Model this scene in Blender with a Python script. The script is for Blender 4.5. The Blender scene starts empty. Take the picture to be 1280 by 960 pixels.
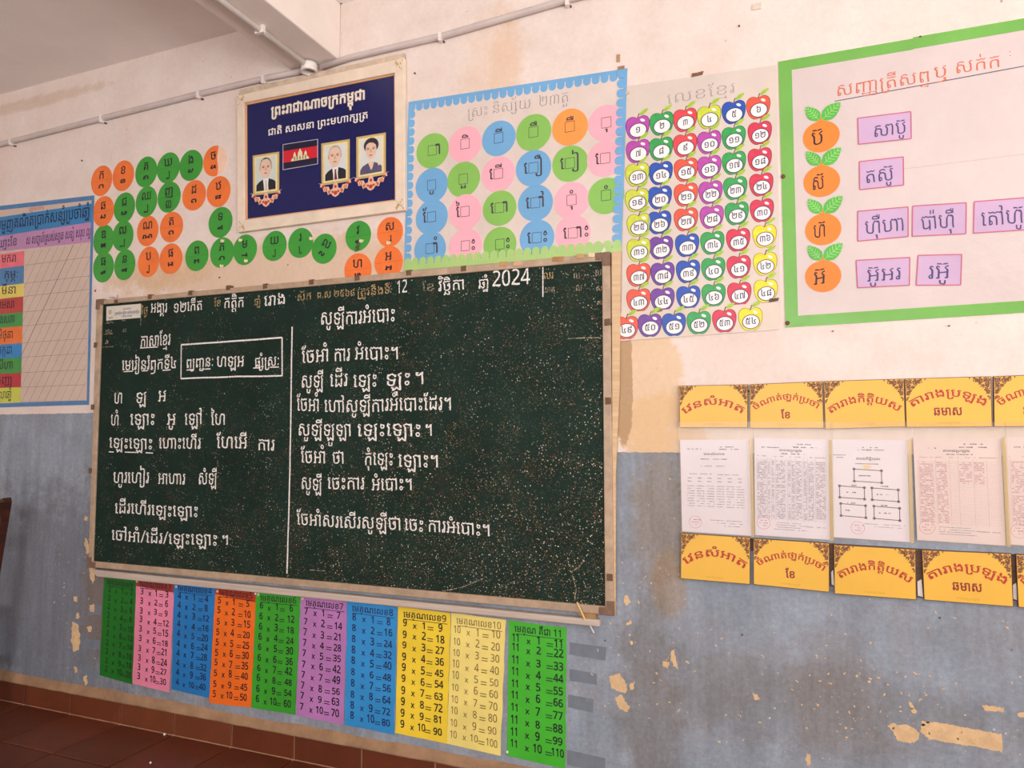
import bpy, math, random
from mathutils import Matrix, Vector
from mathutils.geometry import delaunay_2d_cdt

# ---------------------------------------------------------------- camera, light, exposure
scene = bpy.context.scene
COL = scene.collection
random.seed(7)

FOCAL, CAM = 894.27, Vector((3.01985, -2.37633, 1.27919))
YAW, PITCH, ROLL = 0.379334, 0.066609, 0.002814
AIM = Matrix.Rotation(YAW, 3, 'Z') @ Matrix.Rotation(PITCH, 3, 'X') @ Matrix.Rotation(ROLL, 3, 'Y')
cam_data = bpy.data.cameras.new('camera')
cam_data.sensor_width = 36.0
cam_data.lens = 36.0 * FOCAL / 1280.0
cam_data.clip_start = 0.05
cam = bpy.data.objects.new('camera', cam_data)
COL.objects.link(cam)
cam.matrix_world = Matrix.Translation(CAM) @ (AIM @ Matrix.Rotation(math.pi / 2, 3, 'X')).to_4x4()
scene.camera = cam

world = bpy.data.worlds.new('world')
scene.world = world
world.use_nodes = True
world.node_tree.nodes['Background'].inputs[0].default_value = (0.80, 0.88, 1.0, 1)
world.node_tree.nodes['Background'].inputs[1].default_value = 0.9


def window_light(name, loc, rot, sx, sy, power, col):
    d = bpy.data.lights.new(name, 'AREA')
    d.shape = 'RECTANGLE'
    d.size, d.size_y, d.energy, d.color = sx, sy, power, col
    o = bpy.data.objects.new(name, d)
    COL.objects.link(o)
    o.location, o.rotation_euler = loc, rot
    return o


HP = math.pi / 2
# daylight entering through the two openings of the right-hand wall and the shutters behind the camera
window_light('daylight_near', (5.75, -1.75, 1.45), (0, HP+.70, 0), 1.5, 1.5, 50, (1.0, 0.985, 0.97))
window_light('daylight_far', (5.75, -4.2, 1.35), (0, HP+.80, 0), 1.9, 1.6, 130, (0.99, 0.985, 0.98))
window_light('daylight_front', (2.0, -6.9, 1.5), (HP+.85, 0, 0), 3.6, 1.4, 150, (0.97, 0.985, 1.0))

vs = scene.view_settings
scene.display_settings.display_device = 'sRGB'
vs.view_transform = 'Standard'
vs.look = 'None'
vs.gamma = 1
vs.use_curve_mapping = False
vs.exposure = 0.29

# ---------------------------------------------------------------- lettering data (outlines of the script used on the wall)
GLYPHS = {
3: [],
16: [(40,227,40,309,282,309,282,227)],
17: [(74,76,90,106,117,119,150,119,178,106,194,76,194,32,178,2,150,-12,117,-12,90,2,74,32)],
18: [(10,0,276,714,363,714,97,0)],
19: [(522,302,510,203,486,121,448,58,394,15,326,-7,235,-5,191,10,152,34,120,68,94,110,74,160,52,285,52,432,72,556,91,606,116,648,148,682,186,706,232,720,285,725,335,720,380,706,418,682,450,648,477,606,497,556,520,432), (139,296,152,195,179,123,198,98,223,79,285,65,347,79,372,97,407,155,427,242,434,358,427,474,407,560,372,618,347,636,285,650,223,636,198,618,163,560,143,474)],
20: [(355,0,269,0,273,622,135,505,89,564,282,714,355,714)],
21: [(520,0,48,0,48,73,326,358,367,413,393,468,401,529,397,565,385,595,366,618,310,646,242,647,184,631,103,581,56,640,140,695,190,713,246,723,318,721,390,701,444,662,479,605,491,534,481,462,451,397,404,332,159,80,520,80)],
22: [(491,516,475,464,444,423,400,394,345,376,440,344,473,318,496,286,510,247,512,163,486,92,433,37,352,2,241,-10,170,-6,105,6,45,29,45,111,108,86,176,70,242,64,300,68,346,81,380,102,404,130,418,164,420,233,400,278,359,308,299,325,154,331,154,406,261,408,322,423,367,452,394,492,403,541,399,573,387,600,368,622,310,647,248,649,165,630,93,590,49,650,108,686,183,714,272,724,340,718,396,702,438,674,469,638,487,595)],
23: [(552,162,448,162,448,0,363,0,363,162,21,162,21,237,357,718,448,718,448,241,552,241), (366,566,368,624,107,241,363,241)],
24: [(322,435,402,413,463,370,486,342,512,270,511,181,501,138,483,100,428,40,392,18,301,-7,212,-9,144,0,63,29,63,112,118,87,184,71,249,65,314,72,366,94,403,132,423,186,420,262,406,298,382,326,348,347,302,360,182,359,124,349,80,377,107,714,465,714,465,634,182,634,165,427,231,436)],
25: [(56,346,64,427,80,504,109,575,151,636,209,683,285,714,412,723,470,715,470,640,414,651,302,642,241,612,196,566,168,507,151,439,143,363,187,406,222,428,265,442,318,447,394,436,455,402,499,348,522,274,522,183,513,140,476,69,450,41,383,3,298,-10,233,-2,175,24,126,67,88,128,63,207), (336,69,370,82,399,104,421,136,434,178,438,230,434,272,423,308,404,338,377,360,342,374,270,376,218,358,178,328,153,289,144,247,148,203,161,161,182,123,212,92,251,71,273,66)],
26: [(136,0,429,634,44,634,44,714,523,714,523,646,233,0)],
27: [(344,719,395,704,439,680,472,646,492,604,497,526,480,478,450,439,410,406,363,378,418,348,465,312,500,269,520,216,519,147,493,82,444,32,374,1,288,-10,196,0,125,30,76,78,52,143,51,213,70,267,103,311,147,345,197,373,153,402,116,436,88,477,74,526,75,589,84,620,121,670,176,704,246,722), (139,148,151,119,172,94,201,75,239,64,286,60,331,64,368,75,398,94,419,120,432,150,434,206,418,246,386,278,342,307,270,337,178,281,150,246,137,205), (250,650,194,626,174,606,162,581,160,527,176,488,204,458,289,412,369,458,396,488,410,527,408,581,396,606,377,626,320,650)],
28: [(518,358,506,258,479,164,431,85,358,26,310,6,255,-6,146,-8,102,0,102,75,190,62,272,72,334,102,378,148,407,206,424,275,431,350,387,308,352,286,309,272,255,267,180,278,119,312,76,366,61,400,50,483,63,574,78,612,126,673,194,711,278,724,343,715,401,689,450,646,488,585,512,506,518,460), (239,645,205,632,176,609,155,577,141,535,137,484,141,441,152,405,170,376,197,354,231,340,305,338,357,356,397,386,422,425,431,467,427,510,414,553,393,591,363,622,325,643,302,648)],
32: [(56,416,56,487,514,487,514,416), (56,217,56,288,514,288,514,217)],
49: [(98,519,98,586,538,586,538,519), (98,0,98,293,104,341,123,381,154,412,196,433,251,447,318,451,385,447,440,433,483,412,514,381,532,341,538,293,538,0,446,0,442,321,432,343,390,374,318,384,247,374,222,361,204,343,190,293,190,0)],
50: [(267,2,188,21,136,55,107,102,98,158,98,286,324,322,402,354,426,376,440,403,442,460,416,497,360,517,275,517,218,498,192,470,190,445,202,430,238,421,238,351,172,354,128,374,112,391,101,415,100,468,119,512,159,550,224,577,317,586,411,577,476,550,516,512,535,464,534,404,508,346,456,300,379,267,190,231,193,130,218,90,242,77,317,67,393,77,416,90,442,130,445,234,537,234,535,129,516,78,476,37,411,9,368,2)],
51: [(98,519,98,586,537,586,537,519), (98,0,98,293,104,341,122,381,153,412,196,433,250,447,317,451,384,447,439,433,482,412,513,381,531,341,537,293,537,0,445,0,442,320,431,343,389,373,317,383,246,373,203,343,189,293,189,156,214,178,245,191,342,195,342,128,261,126,220,106,189,42,189,0)],
52: [(98,158,97,494,77,514,29,519,29,586,139,585,172,574,188,551,193,130,218,90,270,70,340,70,392,90,418,130,421,372,513,372,516,130,525,108,563,77,625,67,688,77,726,108,738,158,738,379,830,379,830,158,824,110,807,70,779,40,739,18,688,4,591,1,532,12,467,48,426,21,372,5,305,0,242,4,190,18,150,40,121,70,104,110), (738,361,738,394,669,487,674,506,733,586,854,586,854,519,733,519,830,410,830,361), (421,361,421,394,352,487,357,506,416,586,537,586,537,519,416,519,513,410,513,361)],
53: [(97,0,96,267,86,279,49,285,49,352,143,350,172,334,187,302,189,81,318,198,445,82,444,358,432,386,398,415,306,387,259,383,203,389,155,407,120,438,100,481,98,674,189,674,191,492,207,466,238,452,294,452,334,462,307,499,308,547,321,570,343,588,375,598,413,598,444,588,466,570,480,547,482,498,460,462,492,444,514,423,529,397,536,362,537,0,431,0,318,103,204,0)],
54: [(517,201,511,110,493,70,462,40,419,18,364,4,297,0,230,4,176,18,133,40,102,70,84,110,78,158,78,384,34,446,30,478,106,586,517,586,517,519,106,516,96,500,104,479,170,400,174,130,184,108,226,77,297,67,369,77,394,90,422,130,425,201), (517,198,425,198,425,245,384,250,351,264,327,286,315,318,317,368,329,393,349,413,403,436,459,437,495,424,515,398), (425,313,425,372,394,366,381,348,381,333,392,320)],
55: [(537,213,535,128,521,76,493,35,454,9,404,0,363,8,294,61,251,106,190,128,190,0,98,0,70,51,54,97,49,137,54,168,70,188,98,195,98,384,54,446,50,478,126,586,537,586,537,519,126,516,116,500,124,479,190,400,190,195,263,181,307,151,381,73,402,67,423,73,442,117,445,213), (537,198,445,198,445,245,404,250,371,264,347,286,335,318,337,368,349,393,369,413,423,436,479,437,515,424,535,398), (445,313,445,372,414,366,401,348,401,333,412,320)],
56: [(98,0,98,384,54,446,50,478,126,586,416,587,434,592,444,603,445,674,537,674,536,591,525,560,503,537,467,523,126,516,116,500,130,471,190,400,190,81,318,198,445,82,445,451,537,451,537,0,431,0,318,103,204,0)],
57: [(1154,379,1151,125,1131,70,1090,31,1030,8,949,0,883,5,831,21,790,48,749,21,696,5,628,0,565,4,513,18,473,40,444,70,427,110,421,158,418,456,392,496,340,516,270,516,218,496,193,456,190,229,98,229,98,428,104,476,121,516,150,546,190,568,242,582,305,586,369,582,421,568,461,546,490,516,507,476,513,428,516,130,542,90,564,77,628,67,674,71,709,85,732,108,743,139,744,379,836,379,837,139,848,108,871,85,905,71,949,67,994,71,1027,85,1050,108,1061,139,1062,379), (98,247,190,247,190,219,228,214,259,199,282,174,294,136,293,81,283,53,266,30,220,3,164,0,131,7,107,27,98,60), (190,67,220,77,233,103,233,123,224,140,190,151), (1062,361,1062,394,993,487,998,506,1057,586,1178,586,1178,519,1057,519,1154,410,1154,361), (744,361,744,394,675,487,680,506,739,586,860,586,860,519,739,519,836,410,836,361)],
58: [(658,-243,574,-222,464,-165,370,-148,98,-146,98,-88,391,-94,497,-117,636,-180,711,-184,748,-166,765,-130,768,-107,694,-107,694,-49,854,-49,852,-104,834,-163,798,-207,748,-235,717,-242), (503,533,542,561,593,583,659,591,747,581,804,553,838,510,852,457,854,0,762,0,759,456,750,479,712,513,650,524,598,518,562,501,529,476), (98,234,99,475,109,518,130,554,164,578,214,586,248,579,282,559,317,525,374,570,414,584,460,584,496,568,520,538,533,497,537,0,445,0,444,470,436,498,421,511,400,512,340,461,309,453,234,512,214,511,198,498,191,470,190,234), (98,247,190,247,190,219,228,214,259,199,282,174,294,136,293,81,283,53,266,30,220,3,164,0,131,7,107,27,98,60), (190,67,220,77,233,103,233,123,224,140,190,151)],
59: [(503,533,542,561,593,583,659,591,747,581,804,553,838,510,852,457,854,0,762,0,759,456,750,479,712,513,650,524,598,518,562,501,529,476), (98,234,99,475,109,518,130,554,164,578,214,586,248,579,282,559,317,525,374,570,414,584,460,584,496,568,520,538,533,497,537,0,445,0,444,470,436,498,421,511,400,512,340,461,309,453,234,512,214,511,198,498,191,470,190,234), (98,247,190,247,190,219,228,214,259,199,282,174,294,136,293,81,283,53,266,30,220,3,164,0,131,7,107,27,98,60), (190,67,220,77,233,103,233,123,224,140,190,151)],
60: [(98,470,98,610,189,610,189,537,408,538,432,543,444,554,445,674,537,674,536,542,526,510,505,488,467,474), (98,0,98,402,190,402,190,81,318,198,445,82,445,402,537,402,537,0,431,0,318,103,204,0)],
61: [(317,0,250,4,196,18,153,40,122,70,104,110,98,158,96,497,83,512,39,519,39,586,139,585,172,574,188,551,190,158,196,122,215,95,246,77,290,68,357,70,414,90,442,130,445,364,308,478,300,494,306,512,362,586,431,587,446,593,454,606,455,674,547,674,546,570,534,537,506,521,391,519,537,403,537,158,531,110,513,70,482,40,439,18,384,4)],
62: [(445,-10,445,75,382,37,300,4,254,0,195,9,148,37,116,78,100,129,98,286,324,322,402,354,426,378,440,409,444,466,434,495,416,511,394,512,324,453,293,461,232,512,205,506,191,482,195,440,211,426,238,418,238,351,184,352,151,362,123,384,104,416,97,462,105,507,127,544,158,570,197,584,237,584,270,571,319,525,351,559,387,579,426,586,469,578,502,553,524,519,536,479,534,418,508,351,456,301,379,267,190,231,192,130,210,90,243,70,282,68,361,99,426,150,443,175,445,234,537,234,537,-10)],
63: [(830,379,828,129,813,78,784,37,743,9,692,0,655,4,624,15,578,58,544,117,520,117,520,184,590,184,614,111,648,75,683,64,714,76,732,108,738,145,738,379), (98,234,99,475,109,518,130,554,164,578,214,586,248,579,282,559,317,525,374,570,414,584,460,584,496,568,520,538,533,497,537,0,445,0,444,470,436,498,421,511,400,512,340,461,309,453,234,512,214,511,198,498,191,470,190,234), (98,247,190,247,190,219,228,214,259,199,282,174,294,136,293,81,283,53,266,30,220,3,164,0,131,7,107,27,98,60), (190,67,220,77,233,103,233,123,224,140,190,151), (738,361,738,394,669,487,674,506,733,586,854,586,854,519,733,519,830,410,830,361)],
64: [(98,235,98,428,104,476,121,516,149,546,189,568,240,582,302,586,364,582,416,568,456,546,484,516,501,476,507,428,507,81,620,184,732,82,732,428,738,476,755,516,784,546,823,568,875,582,937,586,999,582,1051,568,1090,546,1119,516,1136,476,1142,428,1142,0,1050,0,1047,456,1022,496,971,516,903,516,852,496,827,456,824,0,718,0,620,89,521,0,415,0,412,456,386,496,336,516,268,516,218,496,202,478,190,428,190,235), (98,247,190,247,190,219,228,214,259,199,282,174,294,136,293,81,283,53,266,30,220,3,164,0,131,7,107,27,98,60), (190,67,220,77,233,103,233,123,224,140,190,151)],
65: [(98,519,98,586,537,586,537,519), (98,247,190,247,190,219,228,214,259,199,282,174,294,136,293,81,283,53,266,30,220,3,164,0,131,7,107,27,98,60), (190,67,220,77,233,103,233,123,224,140,190,151), (98,229,98,293,122,381,195,433,317,451,439,433,513,381,537,293,537,0,445,0,442,320,431,343,389,373,317,383,246,373,204,343,190,293,190,229), (98,247,190,247,190,219,228,214,259,199,282,174,294,136,293,81,283,53,266,30,220,3,164,0,131,7,107,27,98,60), (190,67,220,77,233,103,233,123,224,140,190,151)],
66: [(537,216,531,110,513,70,482,40,439,18,384,4,317,0,195,18,122,70,98,158,98,384,54,446,50,478,126,586,421,587,437,592,444,603,445,674,537,674,534,582,526,559,492,529,436,519,125,515,116,500,130,471,190,400,194,130,204,108,246,77,317,67,389,77,414,90,442,130,445,216), (537,198,445,198,445,245,404,250,371,264,347,286,335,318,337,368,349,393,369,413,423,436,479,437,515,424,535,398), (445,313,445,372,414,366,401,348,401,333,412,320)],
67: [(296,0,237,4,189,18,152,40,125,70,109,110,104,234,196,234,199,130,207,108,241,77,296,67,352,77,386,108,397,158,397,235,266,261,172,293,112,336,94,363,80,428,89,484,118,531,170,566,249,584,350,584,429,565,481,531,510,488,519,414,427,414,424,460,398,496,375,509,299,519,224,509,200,496,174,456,174,405,194,368,238,340,306,320,401,303,413,325,433,339,458,343,481,339,512,313,518,272,510,250,489,230,484,110,468,70,441,40,404,18,355,4)],
68: [(537,215,537,0,431,0,318,103,204,0,98,0,98,384,54,446,50,478,60,502,126,586,537,586,537,519,125,515,116,500,130,471,190,400,190,81,318,198,445,82,445,215), (537,198,445,198,445,245,404,250,371,264,347,286,335,318,337,368,349,393,369,413,423,436,479,437,515,424,535,398), (445,313,445,372,414,366,401,348,401,333,412,320)],
69: [(97,0,97,246,189,246,189,171,234,167,296,140,386,69,408,68,440,90,451,115,455,149,450,181,436,207,413,226,379,240,245,271,187,295,144,325,114,362,100,404,100,457,119,509,159,550,224,577,317,586,411,578,476,555,516,520,535,479,536,438,524,405,500,377,460,358,396,351,396,411,430,422,444,450,444,469,433,488,411,504,375,515,323,519,243,509,218,496,192,456,191,408,208,374,243,348,295,327,440,291,494,262,528,224,545,175,545,118,526,68,493,31,449,8,399,0,356,7,249,88,189,104,189,0)],
70: [(190,371,194,130,204,108,246,77,317,67,389,77,414,90,442,130,445,372,537,372,537,158,513,70,439,18,317,0,195,18,122,70,98,158,98,371), (445,361,445,394,376,487,381,506,440,586,561,586,561,519,440,519,537,410,537,361), (98,361,98,394,29,487,34,506,93,586,214,586,214,519,93,519,190,410,190,361)],
73: [(537,215,537,0,431,0,318,103,204,0,98,0,98,384,54,446,50,478,126,586,424,587,438,592,444,604,445,674,537,674,534,582,525,559,489,529,419,519,125,515,116,500,130,471,190,400,190,81,318,198,445,82,445,215), (537,198,445,198,445,245,404,250,371,264,347,286,335,318,337,368,349,393,369,413,423,436,479,437,515,424,535,398), (445,313,445,372,414,366,401,348,401,333,412,320)],
74: [(98,234,99,475,109,518,130,554,164,578,214,586,248,579,282,559,317,525,374,570,414,584,460,584,496,568,520,538,533,497,537,0,445,0,444,470,436,498,421,511,400,512,340,461,309,453,234,512,214,511,198,498,191,470,190,234), (98,247,190,247,190,219,228,214,259,199,282,174,294,136,293,81,283,53,266,30,220,3,164,0,131,7,107,27,98,60), (190,67,220,77,233,103,233,123,224,140,190,151)],
75: [(98,519,98,586,537,586,537,519), (97,-1,56,23,28,71,20,105,72,125,88,95,107,82,126,87,131,122,98,279,109,343,142,394,196,430,271,449,384,447,439,433,482,412,513,381,531,341,537,293,537,0,445,0,442,320,431,343,389,373,317,383,278,380,246,370,221,354,203,332,189,279,223,131,223,81,210,42,188,16,159,1)],
76: [(159,259,159,326,475,326,475,259), (190,371,194,130,204,108,246,77,317,67,389,77,414,90,442,130,445,372,537,372,537,158,513,70,439,18,317,0,195,18,122,70,98,158,98,371), (445,361,445,394,376,487,381,506,440,586,561,586,561,519,440,519,537,410,537,361), (98,361,98,394,29,487,34,506,93,586,214,586,214,519,93,519,190,410,190,361)],
77: [(855,378,855,158,850,116,833,78,806,46,767,20,715,5,616,1,558,13,491,48,464,28,392,6,317,0,224,9,159,37,118,78,99,129,97,536,105,564,130,580,171,586,258,586,258,519,197,508,189,496,192,130,218,90,242,77,317,67,372,71,410,85,433,108,444,139,445,378,537,378,540,130,566,90,616,70,684,70,734,90,760,130,763,378), (763,361,763,394,694,487,699,506,758,586,879,586,879,519,758,519,855,410,855,361), (445,361,445,394,376,487,381,506,440,586,561,586,561,519,440,519,537,410,537,361)],
78: [(137,361,137,394,68,487,73,506,132,586,253,586,253,519,132,519,229,410,229,361), (229,376,227,47,211,16,180,2,106,4,71,16,43,40,27,81,27,133,43,172,71,197,137,219,137,376), (137,67,137,151,118,147,99,134,92,109,98,84,116,71)],
79: [(830,379,830,158,824,110,807,70,779,40,739,18,688,4,625,0,512,18,444,70,421,158,418,456,392,496,340,516,270,516,218,496,193,456,190,235,98,235,98,428,121,516,190,568,305,586,421,568,490,516,513,428,516,130,525,108,563,77,625,67,688,77,726,108,738,158,738,379), (98,247,190,247,190,219,228,214,259,199,282,174,294,136,293,81,283,53,266,30,220,3,164,0,131,7,107,27,98,60), (190,67,220,77,233,103,233,123,224,140,190,151), (738,361,738,394,669,487,674,506,733,586,854,586,854,519,733,519,830,410,830,361)],
80: [(137,354,137,394,64,464,46,490,50,508,107,586,182,592,190,603,191,674,283,674,281,591,269,560,244,537,207,523,107,519,229,410,229,354), (229,376,227,47,211,16,180,2,106,4,71,16,43,40,27,81,27,133,43,172,71,197,137,219,137,376), (137,67,137,151,118,147,99,134,92,109,98,84,116,71)],
83: [(169,419,122,487,127,506,186,586,464,586,464,519,186,519,251,444), (830,378,830,158,824,110,807,70,779,40,739,18,688,4,625,0,512,18,444,70,421,158,418,320,408,343,369,373,305,383,241,373,218,360,193,320,190,234,98,234,101,328,121,384,162,422,223,444,305,451,387,443,449,420,490,381,510,326,513,158,525,108,563,77,625,67,688,77,726,108,738,158,738,378), (98,247,190,247,190,219,228,214,259,199,282,174,294,136,293,81,283,53,266,30,220,3,164,0,131,7,107,27,98,60), (190,67,220,77,233,103,233,123,224,140,190,151), (738,361,738,394,669,487,674,506,733,586,854,586,854,519,733,519,830,410,830,361)],
84: [(190,373,193,130,218,90,270,70,341,70,370,77,408,108,418,130,426,471,443,508,470,541,509,566,560,581,623,586,738,568,807,516,830,428,830,0,738,0,735,456,710,496,659,516,591,516,563,509,526,478,516,456,513,158,508,116,491,78,464,46,425,20,372,5,305,0,239,5,186,20,147,46,120,78,103,116,98,158,98,373), (98,361,98,394,29,487,34,506,93,586,214,586,214,519,93,519,190,410,190,361)],
85: [(296,0,237,4,189,18,152,40,125,70,109,110,104,234,196,234,199,130,207,108,241,77,296,67,352,77,386,108,397,158,397,235,266,261,172,293,112,336,94,363,80,428,89,484,118,531,170,566,249,584,350,584,429,565,481,531,510,488,519,414,427,414,424,460,398,496,375,509,299,519,224,509,200,496,174,456,174,405,194,368,238,340,306,320,401,303,413,325,433,339,458,343,481,339,512,313,518,272,510,250,489,230,484,110,468,70,441,40,404,18,355,4), (748,377,748,-239,642,-239,536,-148,430,-239,333,-239,332,-137,321,-126,284,-120,284,-49,368,-51,398,-67,413,-99,415,-158,536,-53,656,-158,656,377), (656,361,656,394,587,487,592,506,651,586,772,586,772,519,651,519,748,410,748,361)],
86: [(548,375,546,35,530,12,498,1,387,0,387,67,426,70,448,79,456,95,456,259,201,259,199,35,182,12,150,1,40,0,40,67,79,70,101,79,109,95,109,375,201,375,201,327,456,327,456,375), (456,361,456,394,387,487,392,506,451,586,572,586,572,519,451,519,548,410,548,361), (109,361,109,394,40,487,45,506,104,586,225,586,225,519,104,519,201,410,201,361)],
91: [(445,-4,445,75,390,39,301,5,253,0,205,5,166,20,136,46,115,78,102,116,98,286,324,322,402,354,426,376,440,403,442,459,416,496,393,509,317,519,242,510,202,487,189,458,195,438,211,425,238,421,238,351,188,352,150,364,122,384,104,413,98,447,107,496,136,537,188,568,267,584,368,584,447,566,499,532,528,487,537,433,530,385,508,344,472,310,422,282,357,260,189,231,191,130,204,90,237,70,280,68,361,96,427,144,443,168,445,234,537,234,537,-4)],
96: [(190,371,194,130,204,108,246,77,317,67,389,77,414,90,442,130,445,372,537,372,537,158,513,70,439,18,317,0,195,18,122,70,98,158,98,371), (445,361,445,394,376,487,381,506,440,586,561,586,561,519,440,519,537,410,537,361), (98,361,98,394,29,487,34,506,93,586,214,586,214,519,93,519,190,410,190,361), (469,-194,519,-141,561,-181,610,-186,610,-244,562,-243,522,-231), (98,-244,98,-186,306,-183,394,-162,422,-142,439,-118,445,-88,391,-88,391,-24,537,-24,534,-95,506,-164,482,-189,450,-210,365,-236,250,-244)],
97: [(98,234,99,475,109,518,130,554,164,578,214,586,248,579,282,559,317,525,374,570,414,584,460,584,496,568,520,538,533,497,537,0,445,0,444,470,436,498,421,511,400,512,340,461,309,453,234,512,214,511,198,498,191,470,190,234), (98,247,190,247,190,219,228,214,259,199,282,174,294,136,293,81,283,53,266,30,220,3,164,0,131,7,107,27,98,60), (190,67,220,77,233,103,233,123,224,140,190,151), (99,-244,99,-186,307,-183,396,-162,423,-142,440,-118,446,-88,392,-88,392,-24,538,-24,535,-95,507,-164,483,-189,451,-210,366,-236,251,-244)],
104: [(98,0,96,479,82,506,48,518,-118,519,-118,586,97,584,144,572,172,546,186,509,190,0)],
105: [(-466,686,-488,702,-499,734,-498,778,-482,818,-452,850,-407,871,-348,879,-300,875,-206,842,-85,757,-85,684), (-426,747,-178,747,-246,788,-303,810,-348,816,-390,809,-417,788)],
106: [(-361,686,-380,702,-390,734,-389,778,-376,818,-348,850,-309,871,-257,879,-218,875,-141,842,-34,757,-34,684), (-326,747,-117,747,-190,797,-245,814,-275,813,-306,800,-324,770)],
109: [(-85,684,-152,684,-152,903,-85,903), (-466,686,-488,702,-499,734,-498,778,-482,818,-452,850,-407,871,-348,879,-300,875,-206,842,-85,757,-85,684), (-426,747,-178,747,-246,788,-303,810,-348,816,-390,809,-417,788)],
111: [(-278,865,-253,898,-217,922,-175,930,-127,919,-94,889,-82,845,-87,810,-111,764), (-222,848,-151,806,-141,827,-144,857,-156,869,-193,870), (-466,686,-488,702,-499,734,-498,778,-482,818,-452,850,-407,871,-348,879,-300,875,-206,842,-85,757,-85,684), (-426,747,-178,747,-246,788,-303,810,-348,816,-390,809,-417,788)],
113: [(-152,903,-85,903,-85,684,-152,684), (-259,928,-192,928,-192,814,-259,814), (-466,686,-488,702,-499,734,-498,778,-482,818,-452,850,-407,871,-348,879,-300,875,-206,842,-85,757,-85,684), (-426,747,-178,747,-246,788,-303,810,-348,816,-390,809,-417,788)],
115: [(-321,-244,-321,-92,-373,-92,-373,-34,-229,-34,-229,-244)],
116: [(-321,-244,-321,-92,-373,-92,-373,-34,-229,-34,-229,-244)],
117: [(-341,-241,-377,-232,-404,-216,-424,-195,-439,-137,-439,-34,-357,-34,-356,-146,-339,-175,-297,-186,-264,-180,-244,-163,-237,-137,-237,-34,-155,-34,-159,-168,-170,-195,-189,-216,-216,-232,-252,-241)],
118: [(-341,-241,-377,-232,-404,-216,-424,-195,-439,-137,-439,-34,-357,-34,-356,-146,-339,-175,-297,-186,-264,-180,-244,-163,-237,-137,-237,-34,-155,-34,-159,-168,-170,-195,-189,-216,-216,-232,-252,-241)],
119: [(-456,-244,-456,-34,-369,-34,-369,-186,-297,-122,-226,-185,-226,-34,-139,-34,-139,-244,-236,-244,-297,-191,-358,-244)],
123: [(190,581,190,-127,169,-192,106,-231,0,-244,-105,-231,-168,-192,-189,-127,-189,-49,-72,-49,-72,-107,-97,-107,-94,-142,-73,-164,-30,-176,30,-176,74,-164,95,-142,98,581), (98,578,97,650,87,682,68,704,39,718,-207,725,-239,744,-252,780,-253,821,-241,856,-217,887,-181,910,-131,918,-93,915,-15,884,96,812,140,770,168,725,185,678,190,578), (-181,786,8,786,-54,831,-111,853,-139,852,-164,837,-179,807), (-10,863,-77,894,-77,967,-10,967), (98,802,30,839,30,942,98,942)],
127: [(190,578,188,-152,169,-192,131,-221,75,-238,0,-244,-75,-238,-131,-221,-168,-192,-187,-152,-189,-49,-72,-49,-72,-107,-97,-107,-94,-138,-73,-162,-30,-175,30,-175,74,-162,95,-138,98,578), (98,576,95,683,69,734,21,759,-28,761,-60,752,-98,723,-190,723,-190,967,-98,967,-98,797,-35,821,8,825,80,816,110,806,154,771,181,719,190,649,190,576)],
131: [(189,377,190,90,196,74,210,68,268,67,268,0,148,1,116,12,99,35,97,377), (97,361,97,394,28,487,33,506,92,586,213,586,213,519,92,519,189,410,189,361)],
132: [(96,636,60,644,29,662,7,688,0,724,14,774,32,792,90,812,130,815,130,752,100,749,81,739,75,723,90,701,110,698,147,706,177,729,198,768,210,854,283,854,274,766,246,701,203,658,147,638), (189,377,190,90,196,74,210,68,268,67,268,0,148,1,116,12,99,35,97,377), (97,361,97,394,28,487,33,506,92,586,213,586,213,519,92,519,189,410,189,361)],
133: [(24,635,24,698,145,699,174,710,185,729,185,750,176,766,158,775,133,775,98,747,24,747,23,859,18,869,0,874,0,928,66,927,88,916,97,895,98,816,135,833,162,836,216,824,252,789,264,735,258,697,240,668,208,647,163,636), (189,377,190,90,196,74,210,68,268,67,268,0,148,1,116,12,99,35,97,377), (97,361,97,394,28,487,33,506,92,586,213,586,213,519,92,519,189,410,189,361)],
136: [(179,605,87,605,86,763,81,779,66,786,-10,787,-10,854,115,853,148,842,167,821,179,750), (98,0,96,479,82,506,48,518,-118,519,-118,586,97,584,144,572,172,546,186,509,190,0)],
137: [(-316,686,-352,700,-382,725,-402,758,-409,797,-402,836,-382,869,-352,894,-316,908,-276,908,-240,894,-210,869,-190,836,-183,797,-190,758,-210,725,-240,700,-276,686), (-283,747,-260,760,-246,783,-246,811,-259,835,-283,849,-311,849,-334,836,-347,812,-347,783,-334,760,-310,747)],
138: [(-185,686,-222,700,-251,725,-271,758,-278,797,-271,836,-251,869,-222,894,-185,908,-145,908,-108,894,-79,869,-59,836,-52,797,-59,758,-79,725,-108,700,-145,686), (-152,747,-128,760,-115,783,-115,811,-128,835,-152,849,-180,849,-203,836,-216,812,-216,783,-202,760,-179,747)],
139: [(173,365,136,378,107,404,87,437,80,476,87,515,107,548,136,574,173,587,213,587,250,574,279,548,299,515,306,476,299,437,279,404,250,378,213,365), (206,426,230,439,243,462,243,490,230,514,206,528,178,528,155,514,142,490,142,462,156,439,179,426), (173,-1,136,12,107,38,87,71,80,110,87,149,107,182,136,208,173,221,213,221,250,208,279,182,299,149,306,110,299,71,279,38,250,12,213,-1), (206,60,230,73,243,96,243,124,230,148,206,162,178,162,155,148,142,124,142,96,156,73,179,60)],
140: [(123,424,102,438,90,460,90,484,102,506,124,518,150,518,172,506,184,484,184,457,170,436,148,424), (123,58,102,72,90,94,90,118,102,140,124,152,150,152,172,140,184,118,184,91,170,70,148,58)],
141: [(-410,684,-410,879,-336,879,-336,684), (-258,684,-258,879,-184,879,-184,684)],
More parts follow.
